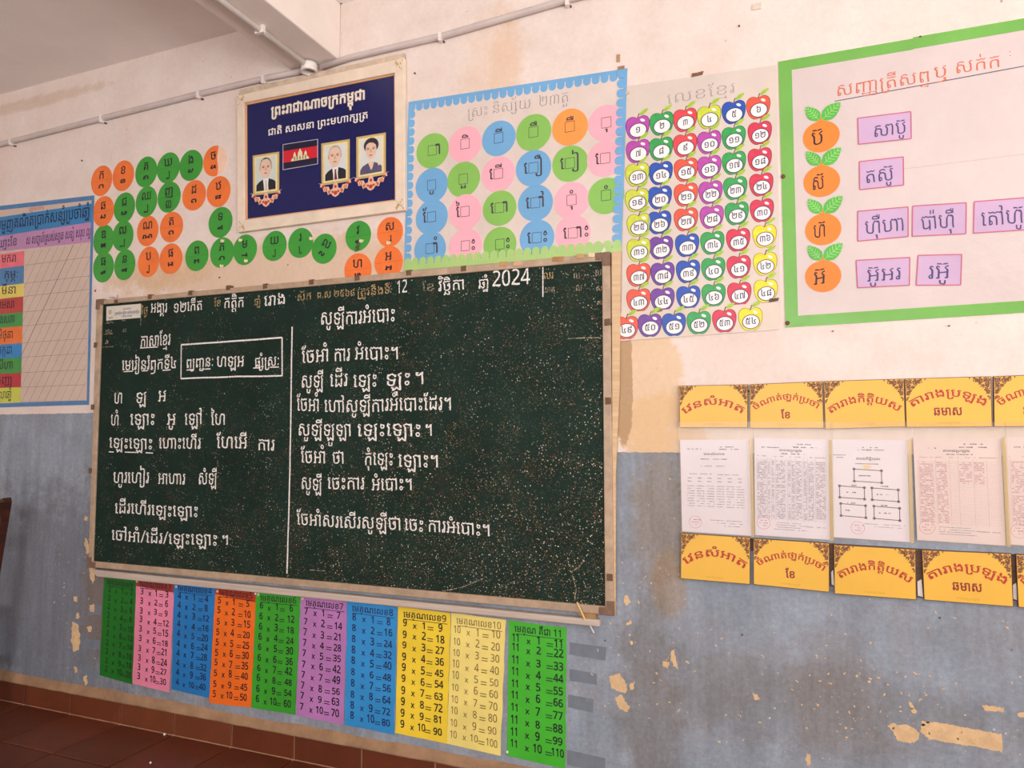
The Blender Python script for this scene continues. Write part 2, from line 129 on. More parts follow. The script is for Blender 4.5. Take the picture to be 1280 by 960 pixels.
144: [(-517,684,-517,751,-345,751,-297,698,-249,751,-77,751,-77,684)],
146: [(-334,684,-334,879,-261,879,-261,684)],
150: [(-405,686,-458,704,-475,721,-485,743,-487,786,-475,814,-451,836,-412,850,-268,857,-227,873,-211,905,-209,928,-123,928,-128,889,-144,856,-170,828,-205,807,-245,795,-390,789,-409,781,-415,767,-409,753,-393,744,-337,741,-337,684)],
156: [(-352,683,-398,694,-429,713,-448,742,-454,776,-449,809,-435,836,-412,856,-342,877,-297,880,-297,821,-343,817,-371,804,-380,782,-374,763,-355,750,-315,745,-265,753,-224,776,-194,815,-179,869,-177,902,-102,902,-114,821,-150,756,-175,730,-241,694,-281,685)],
159: [(-334,-244,-334,-164,-432,-164,-432,-104,-334,-104,-334,-24,-261,-24,-261,-104,-163,-104,-163,-164,-261,-164,-261,-244)],
162: [(396,0,396,462,370,434,336,412,296,396,252,389,200,390,154,402,122,425,104,455,98,488,105,529,125,558,156,576,194,585,242,586,242,519,215,518,198,510,190,483,202,464,233,455,292,468,342,508,396,586,488,586,488,0)],
173: [(317,0,250,5,196,21,153,46,122,83,104,129,98,186,98,400,104,457,122,503,153,540,196,565,250,581,317,586,384,581,439,565,482,540,513,503,531,457,537,400,537,186,531,129,513,83,482,46,439,21,384,5), (357,70,389,80,414,97,431,120,442,150,442,436,431,466,414,489,389,506,357,516,278,516,246,506,221,489,203,466,189,400,193,150,203,120,221,97,246,80,278,70)],
174: [(250,4,196,17,153,39,122,69,104,108,98,156,189,156,203,107,246,77,317,67,389,77,431,107,442,129,442,457,414,496,357,516,278,516,221,496,203,479,189,430,191,359,204,341,232,331,317,330,317,254,219,255,166,267,128,290,106,325,98,371,104,478,122,517,153,547,196,569,250,582,317,586,384,582,439,569,482,547,513,517,531,478,537,430,534,123,512,70,494,48,440,18,364,2)],
175: [(375,0,290,5,221,22,167,49,129,87,106,136,98,195,98,641,49,641,49,708,159,707,179,698,189,679,190,195,195,156,210,124,236,99,272,81,375,67,479,81,516,99,541,124,557,156,562,195,562,504,462,419,361,504,361,360,386,360,386,293,269,293,269,586,361,586,462,501,562,586,654,586,654,195,646,136,623,87,584,49,530,22,460,5)],
176: [(98,0,98,415,103,468,119,510,146,544,182,567,230,581,318,585,372,575,430,542,466,566,514,581,574,586,632,581,680,566,716,542,743,508,759,464,764,410,764,0,672,0,669,443,648,492,604,516,544,516,501,494,480,452,477,0,385,0,382,452,360,494,317,516,257,516,214,492,193,443,190,67,238,67,238,0)],
177: [(250,5,196,22,153,49,122,87,104,136,98,195,98,646,49,646,49,713,155,711,178,694,188,662,189,195,203,124,221,99,246,81,317,67,474,67,342,219,343,406,353,430,372,446,439,458,537,458,537,391,434,391,434,243,537,67,513,0)],
178: [(250,4,195,18,152,40,122,72,103,112,97,161,98,440,105,474,120,501,174,540,153,576,154,625,168,648,190,666,222,676,259,676,291,666,313,648,326,626,327,578,302,539,352,530,402,533,423,544,437,560,444,580,445,714,537,714,535,564,516,520,482,488,435,468,379,461,283,476,236,493,212,475,195,451,189,418,193,133,203,109,221,91,278,70,464,67,342,180,345,317,366,360,407,388,537,391,537,323,434,323,434,194,537,67,512,0)],
179: [(271,2,196,19,142,53,122,76,101,135,103,224,117,266,141,300,174,323,217,337,342,342,342,275,253,274,225,264,205,243,193,212,189,171,203,113,221,93,278,70,357,71,389,81,414,99,431,124,442,156,442,430,431,462,414,487,389,505,317,519,246,508,221,494,203,475,189,420,98,420,98,714,189,714,189,560,274,583,384,581,439,564,482,538,513,500,531,451,537,391,534,154,512,86,469,38,404,10,364,2)],
180: [(97,0,98,475,108,518,129,554,161,578,204,586,240,579,272,559,305,525,339,559,373,579,408,586,447,578,478,554,500,518,512,475,513,100,519,82,534,71,553,67,572,71,587,82,592,100,592,714,684,714,682,94,669,52,643,23,604,6,553,0,502,6,462,23,436,52,423,94,418,485,409,506,393,513,357,493,315,454,295,454,254,493,218,513,202,506,192,485,189,67,269,67,269,0)],
181: [(98,0,98,430,104,478,122,517,153,547,196,569,250,582,339,585,445,560,445,714,537,714,537,430,445,430,442,457,414,496,357,516,278,516,221,496,203,479,189,430,189,81,318,198,445,82,444,283,439,294,332,299,332,366,512,361,534,336,537,0,431,0,318,103,205,0)],
182: [(317,0,250,4,196,17,153,38,122,68,104,108,98,236,108,291,134,327,165,347,124,377,108,402,99,432,101,478,124,525,169,559,234,579,361,584,445,567,445,714,537,714,537,460,445,460,442,478,414,504,357,517,278,517,221,500,203,484,189,440,197,407,221,387,265,380,464,380,464,313,240,311,207,299,192,274,190,146,204,102,246,76,317,67,389,76,414,86,442,122,443,161,426,184,390,197,317,199,317,261,402,260,461,248,503,224,529,189,537,143,531,102,513,67,482,38,439,17,384,4)],
183: [(-513,-244,-511,-117,-494,-80,-458,-50,-400,-31,-317,-24,-234,-31,-176,-50,-140,-80,-124,-117,-122,-244,-204,-244,-207,-118,-229,-90,-279,-75,-355,-75,-406,-90,-428,-118,-431,-244)],
184: [(-348,-244,-447,-234,-501,-209,-512,-190,-512,-167,-502,-150,-432,-132,-226,-99,-211,-90,-210,-80,-242,-66,-317,-61,-378,-65,-414,-79,-426,-101,-508,-96,-511,-68,-492,-48,-453,-35,-317,-24,-182,-36,-144,-50,-124,-70,-124,-93,-139,-110,-169,-126,-379,-164,-424,-179,-423,-190,-399,-202,-284,-207,-236,-198,-212,-179,-209,-167,-122,-148,-127,-198,-144,-215,-208,-237)],
185: [(-513,-244,-511,-117,-494,-80,-458,-50,-400,-31,-317,-24,-234,-31,-176,-50,-140,-80,-124,-117,-122,-244,-204,-244,-207,-118,-229,-90,-279,-75,-355,-75,-406,-90,-428,-118,-431,-157,-343,-115,-312,-168,-431,-225,-431,-244)],
186: [(190,379,186,-155,174,-187,155,-212,128,-230,49,-244,-19,-232,-48,-216,-76,-232,-149,-244,-199,-238,-237,-218,-263,-186,-276,-142,-278,-93,-303,-93,-303,-49,-190,-49,-189,-133,-177,-157,-155,-169,-124,-169,-102,-157,-91,-133,-90,-49,-2,-49,-1,-133,10,-157,33,-169,63,-169,86,-157,97,-133,98,379), (98,361,98,394,29,487,34,506,93,586,214,586,214,519,93,519,190,410,190,361)],
188: [(-400,-243,-451,-232,-486,-213,-506,-184,-513,-150,-504,-107,-476,-77,-432,-57,-339,-46,-339,-105,-390,-109,-421,-122,-431,-144,-424,-163,-403,-176,-359,-181,-303,-173,-258,-150,-226,-111,-208,-57,-206,-24,-122,-24,-135,-105,-175,-170,-203,-196,-277,-232,-321,-241)],
189: [(-182,-244,-204,-190,-276,-223,-342,-241,-404,-247,-455,-240,-491,-219,-504,-188,-495,-157,-416,-65,-399,-21,-321,-52,-332,-81,-413,-167,-414,-182,-386,-190,-301,-170,-239,-144,-256,-117,-258,-99,-250,-69,-226,-48,-190,-40,-151,-48,-130,-72,-123,-98,-136,-142,-112,-177,-101,-206,-97,-244)],
190: [(-494,-242,-522,-228,-539,-202,-539,-169,-526,-142,-488,-123,-488,-24,-406,-24,-406,-123,-373,-128,-282,-177,-238,-184,-220,-172,-210,-150,-209,-79,-252,-79,-252,-24,-127,-24,-129,-158,-143,-198,-168,-224,-200,-239,-265,-241,-361,-196,-406,-182,-419,-210,-440,-235,-456,-242)],
191: [(-424,-243,-462,-232,-493,-210,-514,-178,-521,-134,-517,-98,-506,-70,-487,-50,-461,-35,-375,-24,-375,-88,-401,-89,-424,-99,-437,-118,-438,-143,-428,-162,-407,-173,-381,-173,-311,-131,-234,-173,-204,-170,-188,-156,-184,-144,-222,-134,-243,-112,-250,-80,-241,-50,-215,-29,-179,-21,-137,-30,-111,-56,-100,-80,-52,-80,-52,-144,-106,-144,-116,-175,-134,-204,-162,-228,-197,-241,-248,-238,-309,-200,-340,-230,-387,-243)],
192: [(130,377,128,-159,114,-197,87,-223,45,-239,-43,-241,-99,-216,-152,-241,-227,-240,-263,-227,-288,-208,-301,-181,-307,-103,-321,-90,-343,-86,-364,-90,-378,-103,-382,-200,-343,-200,-343,-244,-464,-244,-461,-95,-436,-54,-413,-41,-343,-31,-273,-41,-250,-54,-224,-95,-216,-153,-201,-166,-180,-171,-158,-166,-143,-153,-137,-134,-137,-49,-55,-49,-54,-144,-43,-160,-23,-170,5,-170,26,-160,37,-144,38,377), (38,361,38,394,-31,487,-26,506,33,586,154,586,154,519,33,519,130,410,130,361)],
195: [(-854,-146,-852,-56,-840,-36,-818,-25,-757,-26,-625,-67,-498,-25,-144,-24,-118,-29,-103,-44,-98,-146,-180,-146,-180,-74,-420,-74,-420,-146,-502,-146,-502,-74,-625,-117,-772,-74,-772,-111,-731,-111,-731,-146), (-319,-247,-606,-220,-854,-216,-854,-169,-568,-174,-277,-213,-200,-210,-180,-199,-262,-199,-262,-161,-98,-161,-103,-203,-118,-219,-179,-241)],
196: [(-448,-244,-484,-238,-506,-219,-513,-188,-511,-117,-494,-80,-458,-50,-400,-31,-317,-24,-234,-31,-176,-50,-140,-80,-124,-117,-122,-244,-204,-244,-205,-124,-214,-102,-235,-86,-269,-76,-317,-73,-384,-81,-406,-91,-428,-126,-428,-179,-414,-193,-340,-195,-340,-244)],
198: [(-508,-240,-507,-66,-498,-50,-477,-41,-208,-40,-208,-20,-126,-20,-126,-40,-83,-40,-83,-88,-126,-88,-126,-240,-208,-240,-317,-188,-426,-240), (-426,-174,-317,-130,-208,-174,-208,-88,-426,-88)],
199: [(-505,-150,-495,-140,-274,-109,-209,-89,-209,-76,-317,-100,-426,-76,-426,-108,-508,-108,-507,-45,-500,-30,-426,-24,-317,-57,-209,-24,-134,-30,-128,-45,-127,-111,-159,-130,-258,-150,-426,-173,-426,-196,-209,-172,-209,-152,-127,-152,-127,-244,-209,-244,-209,-215,-426,-244,-502,-238,-507,-226)],
200: [(199,380,199,-244,107,-244,88,-219,29,-184,-7,-177,-113,-176,-113,-244,-195,-244,-195,-117,-303,-174,-412,-117,-412,-200,-373,-200,-373,-244,-494,-244,-493,-72,-488,-56,-474,-49,-422,-50,-303,-118,-199,-55,-179,-49,-133,-50,-119,-57,-113,-128,-19,-129,36,-136,107,-161,107,380), (107,361,107,394,38,487,43,506,102,586,223,586,223,519,102,519,199,410,199,361)],
202: [(-987,-244,-985,-97,-968,-65,-938,-43,-895,-29,-843,-24,-773,-34,-724,-63,-711,-85,-707,-174,-620,-128,-532,-174,-530,-94,-514,-64,-485,-42,-445,-28,-397,-24,-344,-29,-301,-43,-270,-65,-254,-97,-252,-244,-334,-244,-335,-108,-354,-86,-392,-79,-427,-86,-449,-108,-450,-244,-522,-244,-620,-191,-717,-244,-789,-244,-790,-108,-812,-86,-847,-79,-885,-86,-904,-108,-905,-189,-866,-189,-866,-244)],
204: [(-468,-242,-496,-230,-511,-205,-513,-138,-505,-98,-479,-64,-432,-39,-362,-26,-272,-26,-202,-39,-156,-64,-130,-98,-122,-138,-122,-244,-204,-244,-207,-118,-229,-90,-279,-75,-355,-75,-406,-90,-428,-118,-428,-188,-405,-195,-340,-195,-340,-244)],
207: [(-224,-244,-214,-228,-214,-214,-226,-207,-446,-219,-478,-212,-498,-199,-513,-163,-505,-136,-481,-113,-436,-102,-262,-87,-228,-78,-209,-61,-248,-61,-248,-24,-122,-24,-123,-58,-133,-81,-153,-98,-222,-117,-424,-145,-432,-155,-422,-176,-122,-148,-123,-215,-130,-234,-145,-243)],
208: [(-437,-242,-484,-226,-500,-212,-513,-168,-513,-107,-251,-47,-203,-24,-122,-24,-124,-123,-137,-162,-161,-188,-191,-201,-255,-202,-294,-184,-312,-212,-348,-236,-375,-242), (-370,-186,-348,-161,-345,-125,-431,-144,-427,-179,-409,-191), (-204,-92,-290,-112,-285,-140,-265,-149,-224,-145,-209,-130)],
209: [(-205,-242,-231,-228,-247,-200,-441,-211,-481,-207,-527,-182,-541,-140,-534,-107,-512,-85,-476,-70,-422,-64,-247,-63,-247,-24,-165,-24,-165,-63,-102,-63,-102,-112,-165,-112,-165,-148,-143,-157,-132,-173,-128,-193,-134,-217,-154,-237), (-247,-151,-247,-112,-442,-116,-458,-127,-459,-143,-453,-152,-408,-159)],
210: [(190,376,190,-239,80,-239,-5,-178,-90,-239,-192,-239,-192,-49,-61,-49,-61,-95,-110,-95,-110,-168,-5,-93,98,-167,98,376), (98,361,98,394,29,487,34,506,93,586,214,586,214,519,93,519,190,410,190,361)],
212: [(-508,-244,-508,-24,-426,-24,-426,-173,-317,-109,-209,-173,-209,-83,-274,-83,-274,-24,-127,-24,-127,-244,-209,-244,-317,-180,-426,-244)],
213: [(-508,-244,-508,-24,-426,-24,-317,-82,-209,-24,-127,-24,-127,-244,-209,-244,-209,-92,-317,-149,-426,-92,-426,-189,-382,-189,-382,-244)],
214: [(-565,-244,-565,-195,-513,-195,-511,-117,-494,-80,-458,-50,-400,-31,-317,-24,-234,-31,-176,-50,-140,-80,-124,-117,-122,-244,-204,-244,-207,-118,-229,-90,-279,-75,-355,-75,-406,-90,-428,-118,-431,-244)],
216: [(-175,-243,-213,-221,-230,-184,-529,-184,-529,-124,-230,-124,-230,-24,-148,-24,-148,-124,-121,-135,-105,-157,-103,-203,-129,-236)],
218: [(194,370,191,-134,182,-161,146,-204,95,-230,34,-242,-32,-242,-94,-230,-142,-203,-174,-161,-185,-103,-185,-49,-103,-49,-100,-120,-76,-156,-30,-175,17,-176,50,-167,77,-150,96,-126,102,-97,102,370), (102,361,102,394,33,487,38,506,97,586,218,586,218,519,97,519,194,410,194,361)],
220: [(190,377,191,-112,203,-139,224,-159,253,-173,287,-177,336,-167,372,-139,385,-97,385,-49,477,-49,474,-134,450,-184,407,-219,350,-238,287,-244,224,-238,168,-219,125,-184,101,-134,98,377), (98,361,98,394,29,487,34,506,93,586,214,586,214,519,93,519,190,410,190,361)],
222: [(-524,-244,-519,-163,-504,-105,-482,-64,-455,-40,-398,-24,-366,-28,-319,-62,-250,-184,-226,-184,-208,-167,-191,-86,-190,-24,-108,-24,-116,-125,-139,-190,-173,-228,-214,-244,-263,-243,-302,-223,-329,-187,-362,-120,-384,-89,-399,-85,-414,-89,-433,-124,-442,-244)],
223: [(-387,-243,-436,-235,-475,-217,-500,-187,-509,-116,-305,-62,-204,-24,-124,-24,-126,-91,-142,-141,-172,-181,-215,-212,-266,-232,-326,-243), (-336,-181,-292,-169,-251,-148,-220,-120,-209,-89,-342,-135,-426,-155,-411,-172,-390,-180)],
227: [(198,383,198,67,252,67,252,0,198,0,195,-138,169,-188,123,-220,65,-238,1,-244,-64,-238,-118,-219,-158,-185,-178,-133,-181,-98,-236,-98,-236,-49,-99,-49,-97,-112,-85,-139,-63,-159,-33,-173,1,-177,36,-173,67,-159,91,-139,104,-112,106,0,8,0,8,67,106,67,106,383), (106,361,106,394,37,487,42,506,101,586,222,586,222,519,101,519,198,410,198,361)],
229: [(-460,-242,-490,-225,-506,-193,-508,-24,-426,-24,-423,-166,-414,-175,-370,-175,-361,-165,-358,-101,-348,-56,-318,-32,-272,-24,-180,-26,-146,-44,-128,-81,-126,-244,-208,-244,-209,-111,-216,-98,-246,-90,-263,-93,-273,-103,-282,-212,-302,-236,-340,-244)],
231: [(-536,-244,-536,-189,-487,-189,-487,-24,-405,-24,-405,-79,-210,-79,-210,-24,-128,-24,-128,-244,-259,-244,-259,-189,-210,-189,-210,-134,-405,-134,-405,-244)],
236: [(98,519,98,586,538,586,538,519), (98,0,98,293,104,341,123,381,154,412,196,433,251,447,318,451,385,447,440,433,483,412,514,381,532,341,538,293,538,0,446,0,442,321,432,343,390,374,318,384,247,374,222,361,204,343,190,293,190,0), (734,0,732,479,718,506,684,518,518,519,518,586,733,584,780,572,808,546,822,509,826,0)],
240: [(98,519,98,586,537,586,537,519), (98,0,98,293,104,341,122,381,153,412,196,433,250,447,317,451,384,447,439,433,482,412,513,381,531,341,537,293,537,0,445,0,442,320,431,343,389,373,317,383,246,373,203,343,189,293,189,156,214,178,245,191,342,195,342,128,261,126,220,106,189,42,189,0), (733,0,731,479,718,506,683,518,517,519,517,586,732,584,778,572,806,546,821,509,825,0)],
244: [(97,0,96,267,86,279,49,285,49,352,143,350,172,334,187,302,189,81,318,198,445,82,444,358,432,386,398,415,306,387,259,383,203,389,155,407,120,438,100,481,98,674,189,674,191,492,207,466,238,452,294,452,334,462,307,499,308,547,321,570,343,588,375,598,413,598,444,588,466,570,480,547,482,498,460,462,492,444,514,423,529,397,536,362,537,0,431,0,318,103,204,0), (733,0,731,479,718,506,683,518,517,519,517,586,732,584,778,572,806,546,821,509,825,0)],
246: [(517,201,511,110,493,70,462,40,419,18,364,4,297,0,230,4,176,18,133,40,102,70,84,110,78,158,78,384,34,446,30,478,106,586,517,586,517,519,106,516,96,500,104,479,170,400,174,130,184,108,226,77,297,67,369,77,394,90,422,130,425,201), (517,198,425,198,425,245,384,250,351,264,327,286,315,318,317,368,329,393,349,413,403,436,459,437,495,424,515,398), (425,313,425,372,394,366,381,348,381,333,392,320), (733,0,731,479,718,506,683,518,517,519,517,586,732,584,778,572,806,546,821,509,825,0)],
247: [(517,201,511,110,493,70,462,40,419,18,364,4,297,0,230,4,176,18,133,40,102,70,84,110,78,158,78,384,34,446,30,478,106,586,517,586,517,519,106,516,96,500,104,479,170,400,174,130,184,108,226,77,297,67,369,77,394,90,422,130,425,201), (517,198,425,198,425,245,384,250,351,264,327,286,315,318,317,368,329,393,349,413,403,436,459,437,495,424,515,398), (425,313,425,372,394,366,381,348,381,333,392,320), (814,605,722,605,721,763,716,779,701,786,625,787,625,854,750,853,782,842,802,821,814,750), (733,0,731,479,718,506,683,518,517,519,517,586,732,584,778,572,806,546,821,509,825,0)],
248: [(537,213,535,128,521,76,493,35,454,9,404,0,363,8,294,61,251,106,190,128,190,0,98,0,70,51,54,97,49,137,54,168,70,188,98,195,98,384,54,446,50,478,126,586,537,586,537,519,126,516,116,500,124,479,190,400,190,195,263,181,307,151,381,73,402,67,423,73,442,117,445,213), (537,198,445,198,445,245,404,250,371,264,347,286,335,318,337,368,349,393,369,413,423,436,479,437,515,424,535,398), (445,313,445,372,414,366,401,348,401,333,412,320), (733,0,731,479,718,506,683,518,517,519,517,586,732,584,778,572,806,546,821,509,825,0)],
250: [(98,0,98,384,54,446,50,478,126,586,416,587,434,592,444,603,445,674,537,674,536,591,525,560,503,537,467,523,126,516,116,500,130,471,190,400,190,81,318,198,445,82,445,451,537,451,537,0,431,0,318,103,204,0), (423,586,551,586,551,519,423,519), (733,0,731,479,718,506,683,518,517,519,517,586,732,584,778,572,806,546,821,509,825,0)],
252: [(1154,379,1151,125,1131,70,1090,31,1030,8,949,0,883,5,831,21,790,48,749,21,696,5,628,0,565,4,513,18,473,40,444,70,427,110,421,158,418,456,392,496,340,516,270,516,218,496,193,456,190,229,98,229,98,428,104,476,121,516,150,546,190,568,242,582,305,586,369,582,421,568,461,546,490,516,507,476,513,428,516,130,542,90,564,77,628,67,674,71,709,85,732,108,743,139,744,379,836,379,837,139,848,108,871,85,905,71,949,67,994,71,1027,85,1050,108,1061,139,1062,379), (98,247,190,247,190,219,228,214,259,199,282,174,294,136,293,81,283,53,266,30,220,3,164,0,131,7,107,27,98,60), (190,67,220,77,233,103,233,123,224,140,190,151), (1062,361,1062,394,993,487,998,506,1057,586,1178,586,1178,519,1057,519,1154,410,1154,361), (744,361,744,394,675,487,680,506,739,586,860,586,860,519,739,519,836,410,836,361), (1349,0,1347,479,1334,506,1299,518,1133,519,1133,586,1348,584,1394,572,1422,546,1437,509,1441,0)],
256: [(1050,0,1048,479,1034,506,1000,518,834,519,834,586,1049,584,1096,572,1124,546,1138,509,1142,0), (503,533,542,561,593,583,659,591,747,581,804,553,838,510,852,457,854,0,762,0,759,456,750,479,712,513,650,524,598,518,562,501,529,476), (98,234,99,475,109,518,130,554,164,578,214,586,248,579,282,559,317,525,374,570,414,584,460,584,496,568,520,538,533,497,537,0,445,0,444,470,436,498,421,511,400,512,340,461,309,453,234,512,214,511,198,498,191,470,190,234), (98,247,190,247,190,219,228,214,259,199,282,174,294,136,293,81,283,53,266,30,220,3,164,0,131,7,107,27,98,60), (190,67,220,77,233,103,233,123,224,140,190,151)],
258: [(98,470,98,610,189,610,189,537,408,538,432,543,444,554,445,674,537,674,536,542,526,510,505,488,467,474), (98,0,98,402,190,402,190,81,318,198,445,82,445,402,537,402,537,0,431,0,318,103,204,0), (733,0,731,479,718,506,683,518,517,519,517,586,732,584,778,572,806,546,821,509,825,0)],
266: [(98,235,98,428,104,476,121,516,149,546,189,568,240,582,302,586,364,582,416,568,456,546,484,516,501,476,507,428,507,81,620,184,732,82,732,428,738,476,755,516,784,546,823,568,875,582,937,586,999,582,1051,568,1090,546,1119,516,1136,476,1142,428,1142,0,1050,0,1047,456,1022,496,971,516,903,516,852,496,827,456,824,0,718,0,620,89,521,0,415,0,412,456,386,496,336,516,268,516,218,496,202,478,190,428,190,235), (98,247,190,247,190,219,228,214,259,199,282,174,294,136,293,81,283,53,266,30,220,3,164,0,131,7,107,27,98,60), (190,67,220,77,233,103,233,123,224,140,190,151), (1338,0,1336,479,1322,506,1288,518,1122,519,1122,586,1337,584,1384,572,1412,546,1426,509,1430,0)],
268: [(98,519,98,586,537,586,537,519), (98,247,190,247,190,219,228,214,259,199,282,174,294,136,293,81,283,53,266,30,220,3,164,0,131,7,107,27,98,60), (190,67,220,77,233,103,233,123,224,140,190,151), (98,229,98,293,122,381,195,433,317,451,439,433,513,381,537,293,537,0,445,0,442,320,431,343,389,373,317,383,246,373,204,343,190,293,190,229), (98,247,190,247,190,219,228,214,259,199,282,174,294,136,293,81,283,53,266,30,220,3,164,0,131,7,107,27,98,60), (190,67,220,77,233,103,233,123,224,140,190,151), (733,0,731,479,718,506,683,518,517,519,517,586,732,584,778,572,806,546,821,509,825,0)],
269: [(98,519,98,586,537,586,537,519), (98,247,190,247,190,219,228,214,259,199,282,174,294,136,293,81,283,53,266,30,220,3,164,0,131,7,107,27,98,60), (190,67,220,77,233,103,233,123,224,140,190,151), (98,229,98,293,122,381,195,433,317,451,439,433,513,381,537,293,537,0,445,0,442,320,431,343,389,373,317,383,246,373,204,343,190,293,190,229), (98,247,190,247,190,219,228,214,259,199,282,174,294,136,293,81,283,53,266,30,220,3,164,0,131,7,107,27,98,60), (190,67,220,77,233,103,233,123,224,140,190,151), (814,605,722,605,721,763,716,779,701,786,625,787,625,854,750,853,782,842,802,821,814,750), (733,0,731,479,718,506,683,518,517,519,517,586,732,584,778,572,806,546,821,509,825,0)],
270: [(537,216,531,110,513,70,482,40,439,18,384,4,317,0,195,18,122,70,98,158,98,384,54,446,50,478,126,586,421,587,437,592,444,603,445,674,537,674,534,582,526,559,492,529,436,519,125,515,116,500,130,471,190,400,194,130,204,108,246,77,317,67,389,77,414,90,442,130,445,216), (537,198,445,198,445,245,404,250,371,264,347,286,335,318,337,368,349,393,369,413,423,436,479,437,515,424,535,398), (445,313,445,372,414,366,401,348,401,333,412,320), (423,586,551,586,551,519,423,519), (733,0,731,479,718,506,683,518,517,519,517,586,732,584,778,572,806,546,821,509,825,0)],
276: [(97,0,97,246,189,246,189,171,234,167,296,140,386,69,408,68,440,90,451,115,455,149,450,181,436,207,413,226,379,240,245,271,187,295,144,325,114,362,100,404,100,457,119,509,159,550,224,577,317,586,411,578,476,555,516,520,535,479,536,438,524,405,500,377,460,358,396,351,396,411,430,422,444,450,444,469,433,488,411,504,375,515,323,519,243,509,218,496,192,456,191,408,208,374,243,348,295,327,440,291,494,262,528,224,545,175,545,118,526,68,493,31,449,8,399,0,356,7,249,88,189,104,189,0), (734,0,732,479,718,506,684,518,518,519,518,586,733,584,780,572,808,546,822,509,826,0)],
278: [(733,0,731,479,718,506,683,518,517,519,517,586,732,584,778,572,806,546,821,509,825,0), (537,24,537,-40,445,-40,445,24), (98,384,54,446,50,478,126,586,562,586,562,519,126,516,116,500,130,471,190,400,192,130,212,85,229,69,276,57,309,62,384,97,437,145,445,167,445,439,537,439,537,-10,445,-10,445,58,391,22,314,-6,268,-10,204,0,154,31,118,75,100,129)],
279: [(733,0,731,479,718,506,683,518,517,519,517,586,732,584,778,572,806,546,821,509,825,0), (98,384,54,446,50,478,126,586,562,586,562,519,126,516,116,500,130,471,190,400,192,130,212,85,229,69,276,57,309,62,384,97,437,145,445,167,445,439,537,439,537,-10,445,-10,445,58,391,22,314,-6,268,-10,204,0,154,31,118,75,100,129)],
286: [(98,519,98,586,537,586,537,519), (97,-1,56,23,28,71,20,105,72,125,88,95,107,82,126,87,131,122,98,279,109,343,142,394,196,430,271,449,384,447,439,433,482,412,513,381,531,341,537,293,537,0,445,0,442,320,431,343,389,373,317,383,278,380,246,370,221,354,203,332,189,279,223,131,223,81,210,42,188,16,159,1), (733,0,731,479,718,506,683,518,517,519,517,586,732,584,778,572,806,546,821,509,825,0)],
288: [(159,259,159,326,475,326,475,259), (190,371,194,130,204,108,246,77,317,67,389,77,414,90,442,130,445,372,537,372,537,158,513,70,439,18,317,0,195,18,122,70,98,158,98,371), (445,361,445,394,376,487,381,506,440,586,561,586,561,519,440,519,537,410,537,361), (98,361,98,394,29,487,34,506,93,586,214,586,214,519,93,519,190,410,190,361), (733,0,731,479,718,506,683,518,517,519,517,586,732,584,778,572,806,546,821,509,825,0)],
292: [(137,361,137,394,68,487,73,506,132,586,253,586,253,519,132,519,229,410,229,361), (229,376,227,47,211,16,180,2,106,4,71,16,43,40,27,81,27,133,43,172,71,197,137,219,137,376), (137,67,137,151,118,147,99,134,92,109,98,84,116,71), (425,0,423,479,410,506,375,518,209,519,209,586,424,584,470,572,498,546,513,509,517,0)],
294: [(830,379,830,158,824,110,807,70,779,40,739,18,688,4,625,0,512,18,444,70,421,158,418,456,392,496,340,516,270,516,218,496,193,456,190,235,98,235,98,428,121,516,190,568,305,586,421,568,490,516,513,428,516,130,525,108,563,77,625,67,688,77,726,108,738,158,738,379), (98,247,190,247,190,219,228,214,259,199,282,174,294,136,293,81,283,53,266,30,220,3,164,0,131,7,107,27,98,60), (190,67,220,77,233,103,233,123,224,140,190,151), (738,361,738,394,669,487,674,506,733,586,854,586,854,519,733,519,830,410,830,361), (1026,0,1024,479,1010,506,976,518,810,519,810,586,1025,584,1072,572,1100,546,1114,509,1118,0)],
302: [(169,419,122,487,127,506,186,586,464,586,464,519,186,519,251,444), (830,378,830,158,824,110,807,70,779,40,739,18,688,4,625,0,512,18,444,70,421,158,418,320,408,343,369,373,305,383,241,373,218,360,193,320,190,234,98,234,101,328,121,384,162,422,223,444,305,451,387,443,449,420,490,381,510,326,513,158,525,108,563,77,625,67,688,77,726,108,738,158,738,378), (98,247,190,247,190,219,228,214,259,199,282,174,294,136,293,81,283,53,266,30,220,3,164,0,131,7,107,27,98,60), (190,67,220,77,233,103,233,123,224,140,190,151), (738,361,738,394,669,487,674,506,733,586,854,586,854,519,733,519,830,410,830,361), (1026,0,1024,479,1010,506,976,518,810,519,810,586,1025,584,1072,572,1100,546,1114,509,1118,0)],
304: [(190,373,193,130,218,90,270,70,341,70,370,77,408,108,418,130,426,471,443,508,470,541,509,566,560,581,623,586,738,568,807,516,830,428,830,0,738,0,735,456,710,496,659,516,591,516,563,509,526,478,516,456,513,158,508,116,491,78,464,46,425,20,372,5,305,0,239,5,186,20,147,46,120,78,103,116,98,158,98,373), (98,361,98,394,29,487,34,506,93,586,214,586,214,519,93,519,190,410,190,361), (1026,0,1024,479,1010,506,976,518,810,519,810,586,1025,584,1072,572,1100,546,1114,509,1118,0)],
305: [(190,373,193,130,218,90,270,70,341,70,370,77,408,108,418,130,426,471,443,508,470,541,509,566,560,581,623,586,738,568,807,516,830,428,830,0,738,0,735,456,710,496,659,516,591,516,563,509,526,478,516,456,513,158,508,116,491,78,464,46,425,20,372,5,305,0,239,5,186,20,147,46,120,78,103,116,98,158,98,373), (98,361,98,394,29,487,34,506,93,586,214,586,214,519,93,519,190,410,190,361), (1107,605,1015,605,1014,763,1009,779,994,786,918,787,918,854,1043,853,1076,842,1095,821,1107,750), (1026,0,1024,479,1010,506,976,518,810,519,810,586,1025,584,1072,572,1100,546,1114,509,1118,0)],
